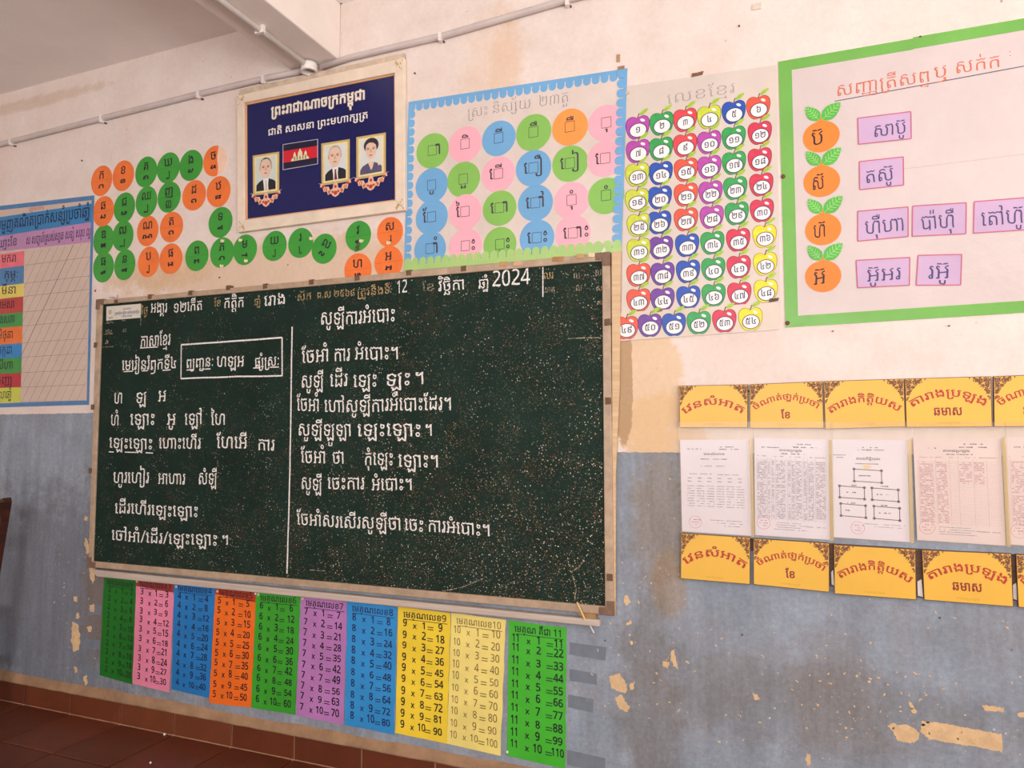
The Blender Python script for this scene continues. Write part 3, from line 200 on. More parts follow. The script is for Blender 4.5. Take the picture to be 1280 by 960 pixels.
306: [(296,0,237,4,189,18,152,40,125,70,109,110,104,234,196,234,199,130,207,108,241,77,296,67,352,77,386,108,397,158,397,235,266,261,172,293,112,336,94,363,80,428,89,484,118,531,170,566,249,584,350,584,429,565,481,531,510,488,519,414,427,414,424,460,398,496,375,509,299,519,224,509,200,496,174,456,174,405,194,368,238,340,306,320,401,303,413,325,433,339,458,343,481,339,512,313,518,272,510,250,489,230,484,110,468,70,441,40,404,18,355,4), (748,377,748,-239,642,-239,536,-148,430,-239,333,-239,332,-137,321,-126,284,-120,284,-49,368,-51,398,-67,413,-99,415,-158,536,-53,656,-158,656,377), (656,361,656,394,587,487,592,506,651,586,772,586,772,519,651,519,748,410,748,361), (944,0,942,479,928,506,894,518,728,519,728,586,943,584,990,572,1018,546,1032,509,1036,0)],
307: [(296,0,237,4,189,18,152,40,125,70,109,110,104,234,196,234,199,130,207,108,241,77,296,67,352,77,386,108,397,158,397,235,266,261,172,293,112,336,94,363,80,428,89,484,118,531,170,566,249,584,350,584,429,565,481,531,510,488,519,414,427,414,424,460,398,496,375,509,299,519,224,509,200,496,174,456,174,405,194,368,238,340,306,320,401,303,413,325,433,339,458,343,481,339,512,313,518,272,510,250,489,230,484,110,468,70,441,40,404,18,355,4), (748,377,748,-239,642,-239,536,-148,430,-239,333,-239,332,-137,321,-126,284,-120,284,-49,368,-51,398,-67,413,-99,415,-158,536,-53,656,-158,656,377), (656,361,656,394,587,487,592,506,651,586,772,586,772,519,651,519,748,410,748,361), (1025,605,933,605,932,763,927,779,912,786,836,787,836,854,961,853,994,842,1013,821,1025,750), (944,0,942,479,928,506,894,518,728,519,728,586,943,584,990,572,1018,546,1032,509,1036,0)],
308: [(548,375,546,35,530,12,498,1,387,0,387,67,426,70,448,79,456,95,456,259,201,259,199,35,182,12,150,1,40,0,40,67,79,70,101,79,109,95,109,375,201,375,201,327,456,327,456,375), (456,361,456,394,387,487,392,506,451,586,572,586,572,519,451,519,548,410,548,361), (109,361,109,394,40,487,45,506,104,586,225,586,225,519,104,519,201,410,201,361), (743,0,741,479,728,506,693,518,527,519,527,586,742,584,788,572,816,546,831,509,835,0)],
384: [(105,274,99,297,116,314,139,308,145,285,128,268), (131,375,125,398,142,415,165,409,171,386,154,369), (202,445,196,468,213,485,236,479,242,456,225,439), (299,469,293,492,310,509,333,503,339,480,322,463), (396,445,390,468,407,485,430,479,436,456,419,439), (466,373,460,396,477,413,500,407,506,384,489,367), (496,274,490,297,507,314,530,308,536,285,519,268), (468,180,462,203,479,220,502,214,508,191,491,174), (397,108,391,131,408,148,431,142,437,119,420,102), (299,80,293,103,310,120,333,114,339,91,322,74), (202,107,196,130,213,147,236,141,242,118,225,101), (129,179,123,202,140,219,163,213,169,190,152,173)],
387: [(545,0,459,221,176,221,91,0,0,0,279,717,360,717,638,0), (318,624,290,526,206,301,432,301)],
398: [(383,710,451,696,504,674,542,642,564,596,570,510,556,462,529,424,489,396,436,379,436,374,492,359,540,334,575,294,594,238,593,162,566,92,515,42,441,10,348,0,97,0,97,714), (374,413,416,423,445,440,464,462,479,527,474,563,461,591,438,612,404,626,305,637,187,637,187,410), (187,335,187,76,388,80,432,92,463,113,484,140,496,173,498,234,484,276,452,308,400,328,324,335)],
399: [(366,643,300,626,245,592,202,542,173,478,158,400,159,301,168,250,205,164,232,131,266,104,305,85,350,73,433,70,573,97,573,19,460,-7,389,-10,320,-5,260,10,207,35,162,69,126,112,98,163,77,222,65,287,64,410,84,506,123,587,181,652,257,698,351,721,440,723,510,713,601,682,565,606,464,640)],
404: [(669,364,664,288,649,221,624,163,591,113,548,73,497,41,438,18,371,5,97,0,97,714,386,710,448,696,504,674,553,643,593,604,626,556,650,501,664,437), (574,361,560,473,542,517,518,554,488,584,450,608,358,634,187,637,187,77,284,77,373,85,445,109,502,148,542,204,566,275)],
407: [(496,0,97,0,97,714,496,714,496,635,187,635,187,412,478,412,478,334,187,334,187,79,496,79)],
418: [(187,0,97,0,97,714,496,714,496,635,187,635,187,382,477,382,477,303,187,303)],
419: [(407,377,654,377,654,27,576,6,496,-6,403,-10,333,-5,271,10,216,34,169,68,131,111,100,162,79,220,65,285,61,357,66,428,81,493,105,551,139,602,181,644,232,678,290,704,357,719,470,723,544,713,644,682,610,604,492,640,426,645,372,641,323,629,280,610,243,583,212,550,187,510,169,465,155,357,167,252,182,206,204,166,233,132,269,104,312,84,364,72,504,73,564,85,564,297,407,297)],
424: [(643,0,553,0,553,333,187,333,187,0,97,0,97,714,187,714,187,412,553,412,553,714,643,714)],
426: [(298,0,40,0,40,52,124,71,124,642,40,662,40,714,298,714,298,662,214,642,214,71,298,52)],
434: [(-46,-186,-78,-177,-78,-101,-32,-110,26,-107,56,-93,78,-66,90,-24,92,714,182,714,179,-32,159,-102,120,-152,64,-180,32,-188)],
435: [(619,0,513,0,260,341,187,277,187,0,97,0,97,714,187,714,187,362,503,714,608,714,325,403)],
437: [(97,0,97,714,187,714,187,80,499,80,499,0)],
442: [(412,0,173,626,180,458,180,0,97,0,97,714,230,714,454,129,678,714,810,714,810,0,721,0,728,625,486,0)],
443: [(663,0,558,0,172,593,180,424,180,0,97,0,97,714,201,714,586,123,579,289,579,714,663,714)],
448: [(718,304,699,208,662,126,607,61,534,16,443,-7,337,-7,245,16,172,62,117,126,81,208,63,305,65,429,77,493,97,551,125,602,162,644,206,679,260,705,322,720,392,725,460,720,520,705,572,680,617,645,654,602,682,552,703,493,716,429), (159,301,181,203,201,163,258,103,297,84,341,72,391,68,442,72,486,84,524,103,555,130,600,203,622,301,625,358,619,442,600,512,569,570,524,612,465,638,392,646,341,642,297,631,258,612,201,552,167,467,159,415)],
458: [(286,714,371,708,439,690,490,659,526,617,547,566,552,475,540,420,512,369,468,327,404,296,320,280,187,278,187,0,97,0,97,714), (187,637,187,355,302,357,372,370,422,397,451,440,461,500,456,542,441,576,417,603,382,622,336,633)],
459: [(717,302,696,200,655,115,594,50,512,8,683,-170,554,-170,412,-9,337,-7,245,16,172,62,117,126,81,208,63,305,65,429,77,493,97,551,125,602,162,644,206,679,260,705,322,720,392,725,460,720,520,705,572,680,617,645,654,602,682,552,703,493,716,429), (159,301,181,203,201,163,258,103,297,84,341,72,391,68,442,72,486,84,524,103,555,130,600,203,622,301,625,358,619,442,600,512,569,570,524,612,465,638,392,646,341,642,297,631,258,612,201,552,167,467,159,415)],
460: [(350,712,440,692,504,652,542,591,554,511,545,443,518,392,480,356,411,320,607,0,502,0,329,295,187,295,187,0,97,0,97,714), (187,636,187,371,347,375,389,386,421,406,443,432,457,466,459,536,442,582,409,613,358,630)],
464: [(499,150,471,82,418,32,342,1,247,-10,147,-3,51,24,51,110,177,74,251,68,314,74,362,93,394,122,410,161,410,205,397,242,367,272,318,300,172,362,117,400,80,448,62,507,63,578,89,640,138,685,206,714,288,724,362,719,428,705,485,684,457,607,347,640,286,645,233,639,193,622,166,596,153,561,153,518,166,481,194,451,382,365,440,329,480,284,500,226)],
469: [(323,0,233,0,233,635,10,635,10,714,545,714,545,635,323,635)],
473: [(637,204,610,118,556,50,518,24,474,5,422,-6,362,-10,280,-2,213,22,160,62,121,116,98,180,90,254,90,714,180,714,180,251,185,197,201,152,226,116,263,89,310,73,408,71,443,78,497,109,532,156,549,217,551,714,640,714)],
483: [(600,714,345,0,255,0,0,714,94,714,274,200,300,100,338,238,505,714)],
484: [(917,714,727,0,636,0,461,609,443,525,292,0,201,0,12,714,106,714,240,174,251,108,273,223,415,714,508,714,666,174,678,108,708,258,823,714)],
489: [(582,0,480,0,291,310,99,0,4,0,241,372,19,714,119,714,294,434,470,714,565,714,344,374)],
490: [(283,363,469,714,566,714,328,277,328,0,238,0,238,273,0,714,98,714)],
495: [(533,0,38,0,38,68,414,634,50,634,50,714,523,714,523,646,147,80,533,80)],
593: [(456,574,506,523,336,353,505,183,455,132,284,301,117,132,65,183,234,353,64,522,116,574,285,403)],
659: [(212,274,27,536,127,536,265,334,402,536,501,536,316,274,511,0,411,0,265,214,117,0,18,0)],
}
CHARS = {'◌': (384, 635), '0': (19, 572), '1': (20, 572), '2': (21, 572), '3': (22, 572), '4': (23, 572), '5': (24, 572), '6': (25, 572), '7': (26, 572), '8': (27, 572), '9': (28, 572), '×': (593, 572), '=': (32, 572), 'x': (659, 529), '/': (18, 373), '.': (17, 268), '-': (16, 322), 'A': (387, 639), 'B': (398, 650), 'C': (399, 632), 'D': (404, 730), 'E': (407, 556), 'F': (418, 519), 'G': (419, 728), 'H': (424, 741), 'I': (426, 339), 'J': (434, 273), 'K': (435, 619), 'L': (437, 524), 'M': (442, 907), 'N': (443, 760), 'O': (448, 781), 'P': (458, 605), 'Q': (459, 781), 'R': (460, 622), 'S': (464, 549), 'T': (469, 556), 'U': (473, 731), 'V': (483, 600), 'W': (484, 930), 'X': (489, 586), 'Y': (490, 566), 'Z': (495, 572), '០': (173, 635), '១': (174, 635), '២': (175, 752), '៣': (176, 861), '៤': (177, 635), '៥': (178, 635), '៦': (179, 635), '៧': (180, 781), '៨': (181, 635), '៩': (182, 635)}
LAYOUT = {
'ក': (636,49,0,0),
'កក្កដា': (2195,49,0,0,49,636,0,183,1270,-26,258,1272,0),
'កញ្ញា': (1876,49,0,0,256,636,0,195,1876,0),
'កត្តិក': (1907,49,0,0,65,636,0,204,1270,-26,105,1251,-29,49,1271,0),
'កម្ពុជា': (2194,49,0,0,76,636,0,213,1270,-26,115,1249,-296,250,1271,0),
'ការ': (1212,236,0,0,78,924,0),
'ការអំបោះ។': (4030,236,0,0,78,924,0,86,1212,0,137,1824,-29,131,1847,0,278,2135,0,139,3058,0,162,3444,0),
'កុម្ភៈ': (1554,49,0,0,115,614,-26,76,636,0,214,1296,-26,140,1271,0),
'កុំឡេះ': (2156,49,0,0,115,614,-26,137,613,-29,131,636,0,85,924,0,139,1770,0),
'ក្ក': (636,49,0,0,183,634,-26),
'ក្ដីតារាងបង្ហាញស្រមួញគណិតប្រាក់សន្សំប្រចាំឆ្នាំ': (17110,49,0,0,196,634,-26,109,613,-29,268,636,0,292,1559,0,53,2174,0,70,2809,0,244,3444,0,229,4367,0,58,4367,0,220,5319,0,83,5606,0,76,6534,0,119,7148,-26,58,7169,0,51,8121,0,64,8756,0,105,9670,-29,65,9996,0,220,10631,0,278,10918,0,49,11841,0,146,12454,-29,83,12477,0,69,13405,0,227,14040,0,137,14338,30,220,14342,0,70,14629,0,246,15264,0,137,16187,0,248,16187,0,209,17110,0,137,17110,0),
'ក្រុមហ៊ុន ឡាំង ផលិតក្ដារខៀន': (10666,220,0,0,49,287,0,116,1050,-26,76,923,0,84,1558,0,144,2476,-29,115,2486,-26,69,2486,0,3,3121,0,306,3381,0,137,4515,0,53,4515,0,3,5150,0,73,5410,0,79,6045,0,105,6937,-29,65,6973,0,236,7608,0,196,8532,0,78,8532,0,131,8820,0,50,9108,0,127,9743,0,69,10031,0),
'ខ': (635,50,0,0),
'ខែ': (923,132,0,0,50,288,0),
'ខ្ខ': (635,50,0,0,184,634,-26),
'គ': (635,51,0,0),
'គ្គ': (635,51,0,0,185,634,-26),
'ឃ': (928,52,0,0),
'ឃ្ឃ': (1222,52,0,0,186,928,0),
'ង': (635,53,0,0),
'ង្ង': (635,53,0,0,188,635,-26),
'ច': (615,54,0,0),
'ចេះ': (1289,131,0,0,54,288,0,139,903,0),
'ចេះការ': (2501,131,0,0,54,288,0,139,903,0,236,1289,0,78,2213,0),
'ចែអាំ': (1836,132,0,0,54,288,0,308,903,0,137,1836,0),
'ចែអាំសរសើរសូឡីថា': (7253,132,0,0,54,288,0,308,903,0,137,1836,0,83,1836,0,78,2764,0,131,3052,0,83,3340,0,109,4236,-29,78,4268,0,83,4556,0,117,5478,-26,85,5484,0,109,6340,-29,270,6330,0),
'ចៅអាំ/ដើរ/ឡេះឡោះ': (7429,131,0,0,247,288,0,308,1211,0,137,2144,0,18,2144,0,131,2517,0,60,2805,0,109,3404,30,78,3440,0,18,3728,0,131,4101,0,85,4389,0,139,5235,0,131,5621,0,306,5909,0,139,7043,0),
'ចំណាត់ថ្នាក់ប្រចាំ': (6182,54,0,0,137,583,-29,266,615,0,65,2143,0,146,2758,-29,270,2778,0,209,3701,0,49,3701,0,146,4314,-29,220,4337,0,70,4624,0,246,5259,0,137,6182,0),
'ច្ច': (615,54,0,0,189,614,-26),
'ឆ': (635,55,0,0),
'ឆមាស': (2486,55,0,0,288,635,0,83,1558,0),
'ឆ្ឆ': (635,55,0,0,190,633,-26),
'ឆ្នាំ': (923,248,0,0,209,923,0,137,923,0),
'ឆ្នាំ២០២៤': (3697,248,0,0,209,923,0,137,923,0,175,923,0,173,1675,0,175,2310,0,177,3062,0),
'ជ': (635,56,0,0),
'ជាតិ សាសនា ព្រះមហាក្សត្រ': (10165,250,0,0,65,923,0,105,1538,-29,3,1558,0,302,1818,0,83,3034,0,276,3962,0,3,4886,0,220,5146,0,74,5433,0,139,6068,0,76,6454,0,304,7089,0,49,8305,0,227,8941,0,220,9243,0,65,9530,0),
'ជ្ជ': (635,56,0,0,191,620,-26),
'ឈ': (1251,57,0,0),
'ឈ្ឈ': (1485,57,0,0,192,1251,0),
'ឈ្មោះខែ': (3136,131,0,0,252,288,0,216,1827,0,139,1827,0,132,2213,0,50,2501,0),
'ញ': (952,58,0,0),
'ញ្ញ': (952,59,0,0,195,971,-22),
'ដ': (635,60,0,0),
'ដើរ': (1211,131,0,0,60,288,0,109,887,30,78,923,0),
'ដើរហើរឡេះឡោះ': (6043,131,0,0,60,288,0,109,887,30,78,923,0,131,1211,0,84,1499,0,109,2417,-29,78,2427,0,131,2715,0,85,3003,0,139,3849,0,131,4235,0,306,4523,0,139,5657,0),
'ដ្ដ': (635,60,0,0,196,634,-26),
'ឋ': (635,61,0,0),
'ឋ្ឋ': (635,61,0,0,198,631,-26),
'ឌ': (635,62,0,0),
'ឌ្ឌ': (635,62,0,0,199,634,-26),
'ឍ': (924,63,0,0),
'ឍ្ឍ': (1227,63,0,0,200,924,0),
'ណ': (1240,64,0,0),
'ណ្ណ': (1240,64,0,0,202,1240,-26),
'ត': (635,65,0,0),
'តស៊ូ': (1563,65,0,0,83,635,0,144,1531,-29,117,1557,-26),
'តារាងកិត្តិយស': (5325,268,0,0,292,923,0,53,1538,0,49,2173,0,105,2786,-29,65,2809,0,204,3443,-26,105,3424,-29,77,3444,0,83,4397,0),
'តារាងប្រឡង': (4576,268,0,0,292,923,0,53,1538,0,220,2173,0,70,2460,0,85,3095,0,53,3941,0),
'តុលាឆ្នាំ': (2774,65,0,0,115,614,-26,294,635,0,248,1851,0,209,2774,0,137,2774,0),
'តៅហ៊ូ': (2139,131,0,0,269,288,0,84,1211,0,144,2129,-29,117,2139,-26),
'ត្ត': (635,65,0,0,204,634,-26),
'ត្រូវនឹងទី': (3117,220,0,0,65,287,0,118,976,-26,80,922,0,69,1248,0,111,1847,-29,53,1883,0,67,2518,0,109,3107,-29),
'ថា': (923,270,0,0),
'ថ្ងៃ': (923,133,0,0,66,288,0,188,922,-26),
'ទ': (599,67,0,0),
'ទ្ទ': (599,67,0,0,207,616,-26),
'ធ': (635,68,0,0),
'ធ្ធ': (635,68,0,0,208,633,-26),
'ន': (635,69,0,0),
'និស្ស័យ': (2818,69,0,0,105,599,-29,83,635,0,227,1563,0,156,1861,30,77,1865,0),
'ន្ន': (635,69,0,0,209,640,-26),
'ប': (635,70,0,0),
'ប៉ាហ៊ឺ': (1851,278,0,0,141,923,0,84,923,0,115,1851,-26,113,1841,-29),
'ប៊': (635,70,0,0,144,589,-29),
'ប្ប': (929,70,0,0,210,635,0),
'ផ': (635,73,0,0),
'ផ្ផ': (635,73,0,0,212,634,-26),
'ផ្សំស្រៈ': (2435,73,0,0,227,635,0,137,933,30,220,937,0,83,1224,0,140,2152,0),
'ព': (635,74,0,0),
'ព.ស ២៥៦៨': (4748,74,0,0,17,635,0,83,903,0,3,1831,0,175,2091,0,178,2843,0,179,3478,0,181,4113,0),
'ព្ព': (635,74,0,0,213,634,-26),
'ព្យញ្ជនៈ': (2803,74,0,0,218,635,0,59,933,0,191,1890,-26,69,1885,0,140,2520,0),
'ព្រះរាជាណាចក្រកម្ពុជា': (8106,220,0,0,74,287,0,139,922,0,292,1308,0,250,1923,0,266,2846,0,54,4374,0,220,4989,0,49,5276,0,49,5912,0,76,6548,0,213,7182,-26,115,7161,-296,250,7183,0),
'ភ': (635,75,0,0),
'ភាសាខ្មែរ': (3350,286,0,0,302,923,0,132,2139,0,50,2427,0,216,3084,-26,78,3062,0),
'ភ្ភ': (635,75,0,0,214,657,-26),
'ម': (635,76,0,0),
'មករា': (1886,76,0,0,49,635,0,292,1271,0),
'មិថុនា': (2194,76,0,0,105,589,-29,66,635,0,115,1249,-26,276,1270,0),
'មីនា': (1559,76,0,0,109,589,-29,276,635,0),
'មេគុណ គឺជា 11': (6020,131,0,0,76,288,0,51,923,0,115,1537,-26,64,1558,0,3,2798,0,51,3058,0,113,3673,-29,250,3693,0,3,4616,0,20,4876,0,20,5448,0),
'មេគុណលេខ10': (5793,131,0,0,76,288,0,51,923,0,115,1537,-26,64,1558,0,131,2798,0,79,3086,0,50,4014,0,20,4649,0,19,5221,0),
'មេគុណលេខ3': (5221,131,0,0,76,288,0,51,923,0,115,1537,-26,64,1558,0,131,2798,0,79,3086,0,50,4014,0,22,4649,0),
'មេគុណលេខ4': (5221,131,0,0,76,288,0,51,923,0,115,1537,-26,64,1558,0,131,2798,0,79,3086,0,50,4014,0,23,4649,0),
'មេគុណលេខ5': (5221,131,0,0,76,288,0,51,923,0,115,1537,-26,64,1558,0,131,2798,0,79,3086,0,50,4014,0,24,4649,0),
'មេគុណលេខ6': (5221,131,0,0,76,288,0,51,923,0,115,1537,-26,64,1558,0,131,2798,0,79,3086,0,50,4014,0,25,4649,0),
'មេគុណលេខ7': (5221,131,0,0,76,288,0,51,923,0,115,1537,-26,64,1558,0,131,2798,0,79,3086,0,50,4014,0,26,4649,0),
'មេគុណលេខ8': (5221,131,0,0,76,288,0,51,923,0,115,1537,-26,64,1558,0,131,2798,0,79,3086,0,50,4014,0,27,4649,0),
'មេគុណលេខ9': (5221,131,0,0,76,288,0,51,923,0,115,1537,-26,64,1558,0,131,2798,0,79,3086,0,50,4014,0,28,4649,0),
'មេគុណលេខ២': (5401,131,0,0,76,288,0,51,923,0,115,1537,-26,64,1558,0,131,2798,0,79,3086,0,50,4014,0,175,4649,0),
'មេរៀនរំឭកទី៤': (5216,131,0,0,76,288,0,131,923,0,78,1211,0,127,1499,0,69,1787,0,78,2422,0,138,2728,-29,97,2710,0,49,3346,0,67,3982,0,109,4571,-29,177,4581,0),
'មេសា': (2139,131,0,0,76,288,0,302,923,0),
'ម្ម': (635,76,0,0,216,657,-26),
'យ': (953,77,0,0),
'យ្យ': (1251,77,0,0,218,953,0),
'រ': (288,78,0,0),
'រអ៊ូ': (923,78,0,0,86,288,0,144,900,-29,117,879,-26),
'រោង': (1538,131,0,0,292,288,0,53,903,0),
'រ្រ': (575,220,0,0,78,287,0),
'ល': (928,79,0,0),
'លរ': (1216,79,0,0,78,928,0),
'លេខខ្មែរ': (3062,131,0,0,79,288,0,50,1216,0,132,1851,0,50,2139,0,216,2796,-26,78,2774,0),
'ល្ល': (928,79,0,0,222,942,-26),
'វ': (326,80,0,0),
'វិច្ឆិកា': (1865,80,0,0,106,392,40,54,326,0,190,952,-26,105,909,-29,236,941,0),
'វេនសំអាត': (3745,131,0,0,80,288,0,69,614,0,83,1249,0,137,2145,-29,308,2177,0,65,3110,0),
'វ្វ': (326,80,0,0,223,466,-26),
'ស': (928,83,0,0),
'ស សប្ដាហ៍ស្រស់ស្អាត សន្សំ សរុប ល្អ': (13385,83,0,0,3,928,0,83,1188,0,279,2116,0,196,3039,0,84,3039,0,150,3957,-29,220,3967,0,83,4254,0,83,5182,0,146,6078,-29,302,6110,0,231,7326,0,65,7326,0,3,7961,0,83,8221,0,69,9149,0,227,9784,0,137,10082,30,3,10086,0,83,10346,0,78,11274,0,115,11720,-26,70,11562,0,3,12197,0,79,12457,0,231,13404,-26),
'ស.គោល': (3335,83,0,0,17,928,0,131,1196,0,240,1484,0,79,2407,0),
'សក់ក': (2200,83,0,0,49,928,0,146,1541,-29,49,1564,0),
'សញ្ញាត្រីសព្ទ': (4653,83,0,0,256,928,0,195,2168,0,220,2168,0,65,2455,0,109,3070,-29,83,3090,0,74,4018,0,207,4652,-26),
'សាប៊ូ': (1851,302,0,0,70,1216,0,144,1805,-29,117,1830,-26),
'សីហា': (2144,83,0,0,109,896,-29,304,928,0),
'សូឡី': (1774,83,0,0,117,922,-26,85,928,0,109,1784,-29),
'សូឡីការអំបោះ': (5218,83,0,0,117,922,-26,85,928,0,109,1784,-29,236,1774,0,78,2698,0,86,2986,0,137,3598,-29,131,3621,0,278,3909,0,139,4832,0),
'សូឡីឡូឡា': (3754,83,0,0,117,922,-26,85,928,0,109,1784,-29,85,1774,0,117,2612,-255,306,2620,0),
'សំឡី': (1774,83,0,0,137,896,-29,85,928,0,109,1784,-29),
'ស៊': (928,83,0,0,144,896,-29),
'ស័ក': (1564,83,0,0,156,896,-29,49,928,0),
'ស្រះ': (1601,220,0,0,83,287,0,139,1215,0),
'ស្ស': (1230,83,0,0,227,928,0),
'ហ': (928,84,0,0),
'ហក': (1564,84,0,0,49,928,0),
'ហឡអ': (2409,84,0,0,85,928,0,86,1774,0),
'ហូរហៀរ': (3008,84,0,0,117,928,-26,78,928,0,131,1216,0,84,1504,0,127,2432,0,78,2720,0),
'ហែអើ': (2139,132,0,0,84,288,0,131,1216,0,86,1504,0,109,2116,-29),
'ហៃ': (1216,133,0,0,84,288,0),
'ហោះហើរ': (3394,131,0,0,304,288,0,139,1504,0,131,1890,0,84,2178,0,109,3096,-29,78,3106,0),
'ហៅសូឡីការអំបោះដែរ។': (8519,131,0,0,305,288,0,83,1504,0,117,2426,-26,85,2432,0,109,3288,-29,236,3278,0,78,4202,0,86,4490,0,137,5102,-29,131,5125,0,278,5413,0,139,6336,0,132,6722,0,60,7010,0,78,7645,0,162,7933,0),
'ហំ': (928,84,0,0,137,918,-29),
'ហ៊': (928,84,0,0,144,918,-29),
'ហ៊ឺហា': (2144,84,0,0,115,928,-26,113,918,-29,304,928,0),
'ហ្ហ': (928,84,0,0,229,948,-26),
'ឡ': (846,85,0,0),
'ឡុះ': (1232,85,0,0,115,838,-255,139,846,0),
'ឡេះ': (1520,131,0,0,85,288,0,139,1134,0),
'ឡេះឡោះ': (3328,131,0,0,85,288,0,139,1134,0,131,1520,0,306,1808,0,139,2942,0),
'ឡោះ': (1808,131,0,0,306,288,0,139,1422,0),
'ឡោះ។': (2394,131,0,0,306,288,0,139,1422,0,162,1808,0),
'ឡៅ': (1422,131,0,0,307,288,0),
'អ': (635,86,0,0),
'អង្គារ': (1846,86,0,0,244,635,0,185,1558,0,78,1558,0),
'អាហារ': (2437,308,0,0,304,933,0,78,2149,0),
'អូ': (635,86,0,0,117,591,-26),
'អំបោះ។': (2818,86,0,0,137,612,-29,131,635,0,278,923,0,139,1846,0,162,2232,0),
'អ៊': (635,86,0,0,144,612,-29),
'អ៊ូអរ': (1558,86,0,0,144,612,-29,117,591,-26,86,635,0,78,1270,0),
'អ្អ': (635,86,0,0,231,616,-26),
'ឧសភា': (2486,91,0,0,83,635,0,286,1563,0),
'ឬ': (684,96,0,0),
'ា': (288,104,0,0),
'ាំ': (288,104,0,0,137,288,0),
'ិ': (0,105,0,0),
'ី': (0,109,0,0),
'ឹ': (0,111,0,0),
'ឺ': (0,113,0,0),
'ុ': (0,115,0,0),
'ុំ': (0,115,0,0,137,0,0),
'ុះ': (386,115,0,0,139,0,0),
'ូ': (0,117,0,0),
'ួ': (0,119,0,0),
'ើ': (288,131,0,0,109,288,0),
'ឿ': (576,131,0,0,123,288,0),
'ៀ': (576,131,0,0,127,288,0),
'េ': (288,131,0,0),
'េះ': (674,131,0,0,139,288,0),
'ែ': (288,132,0,0),
'ៃ': (288,133,0,0),
'ោ': (576,131,0,0,104,288,0),
'ោះ': (962,131,0,0,104,288,0,139,576,0),
'ៅ': (576,131,0,0,136,288,0),
'ំ': (0,137,0,0),
'ះ': (386,139,0,0),
'ៈ': (283,140,0,0),
'្ក': (636,159,0,0,49,0,0),
'្ខ': (635,159,0,0,50,0,0),
'្គ': (635,159,0,0,51,0,0),
'្ឃ': (928,159,0,0,52,0,0),
'្ង': (635,159,0,0,53,0,0),
'្ច': (615,159,0,0,54,0,0),
'្ឆ': (635,159,0,0,55,0,0),
'្ជ': (635,159,0,0,56,0,0),
'្ឈ': (1251,159,0,0,57,0,0),
'្ញ': (952,159,0,0,58,0,0),
'្ដ': (635,159,0,0,60,0,0),
'្ឋ': (635,159,0,0,61,0,0),
'្ឌ': (635,159,0,0,62,0,0),
'្ឍ': (924,159,0,0,63,0,0),
'្ណ': (1240,159,0,0,64,0,0),
'្ត': (635,159,0,0,65,0,0),
'្ទ': (599,159,0,0,67,0,0),
'្ធ': (635,159,0,0,68,0,0),
'្ន': (635,159,0,0,69,0,0),
'្ប': (635,159,0,0,70,0,0),
'្ផ': (635,159,0,0,73,0,0),
'្ព': (635,159,0,0,74,0,0),
'្ភ': (635,159,0,0,75,0,0),
'្ម': (635,159,0,0,76,0,0),
'្យ': (953,159,0,0,77,0,0),
'្រ': (288,159,0,0,78,0,0),
'្ល': (928,159,0,0,79,0,0),
'្វ': (326,159,0,0,80,0,0),
'្ស': (928,159,0,0,83,0,0),
'្ហ': (928,159,0,0,84,0,0),
'្អ': (635,159,0,0,86,0,0),
'។': (586,162,0,0),
'០១២ ៣៤៥': (4413,173,0,0,174,635,0,175,1270,0,3,2022,0,176,2282,0,177,3143,0,178,3778,0),
'១២កើត': (2946,174,0,0,175,635,0,131,1387,0,49,1675,0,109,2288,-29,65,2311,0),
'២៣តួ': (2248,175,0,0,176,752,0,65,1613,0,119,2227,-26),
'◌ា': (923,384,0,0,104,635,0),
'◌ាំ': (923,384,0,0,104,635,0,137,970,30),
'◌ិ': (635,384,0,0,105,615,-84),
'◌ី': (635,384,0,0,109,615,-84),
'◌ឹ': (635,384,0,0,111,615,-84),
'◌ឺ': (635,384,0,0,113,615,-84),
'◌ុ': (635,384,0,0,115,615,-26),
'◌ុំ': (635,384,0,0,115,615,-26,137,615,-84),
'◌ុះ': (1021,384,0,0,115,615,-26,139,635,0),
'◌ូ': (635,384,0,0,117,615,-26),
'◌ួ': (635,384,0,0,119,615,-26),
'◌ើ': (923,131,0,0,384,288,0,109,903,-84),
'◌ឿ': (1211,131,0,0,384,288,0,123,923,0),
'◌ៀ': (1211,131,0,0,384,288,0,127,923,0),
'◌េ': (923,131,0,0,384,288,0),
'◌េះ': (1309,131,0,0,384,288,0,139,923,0),
'◌ែ': (923,132,0,0,384,288,0),
'◌ៃ': (923,133,0,0,384,288,0),
'◌ោ': (1211,131,0,0,384,288,0,104,923,0),
'◌ោះ': (1597,131,0,0,384,288,0,104,923,0,139,1211,0),
'◌ៅ': (1211,131,0,0,384,288,0,136,923,0),
'◌ំ': (635,384,0,0,137,615,-84),
'◌ះ': (1021,384,0,0,139,635,0),
}


# ---------------------------------------------------------------- geometry of the wall plane
def W(px, py):
    """A point of the wall plane (x, z in metres) measured from the photograph."""
    d = AIM @ Vector(((px - 640) / FOCAL, 1.0, (480 - py) / FOCAL))
    t = -CAM.y / d.y
    p = CAM + d * t
    return (p.x, p.z)


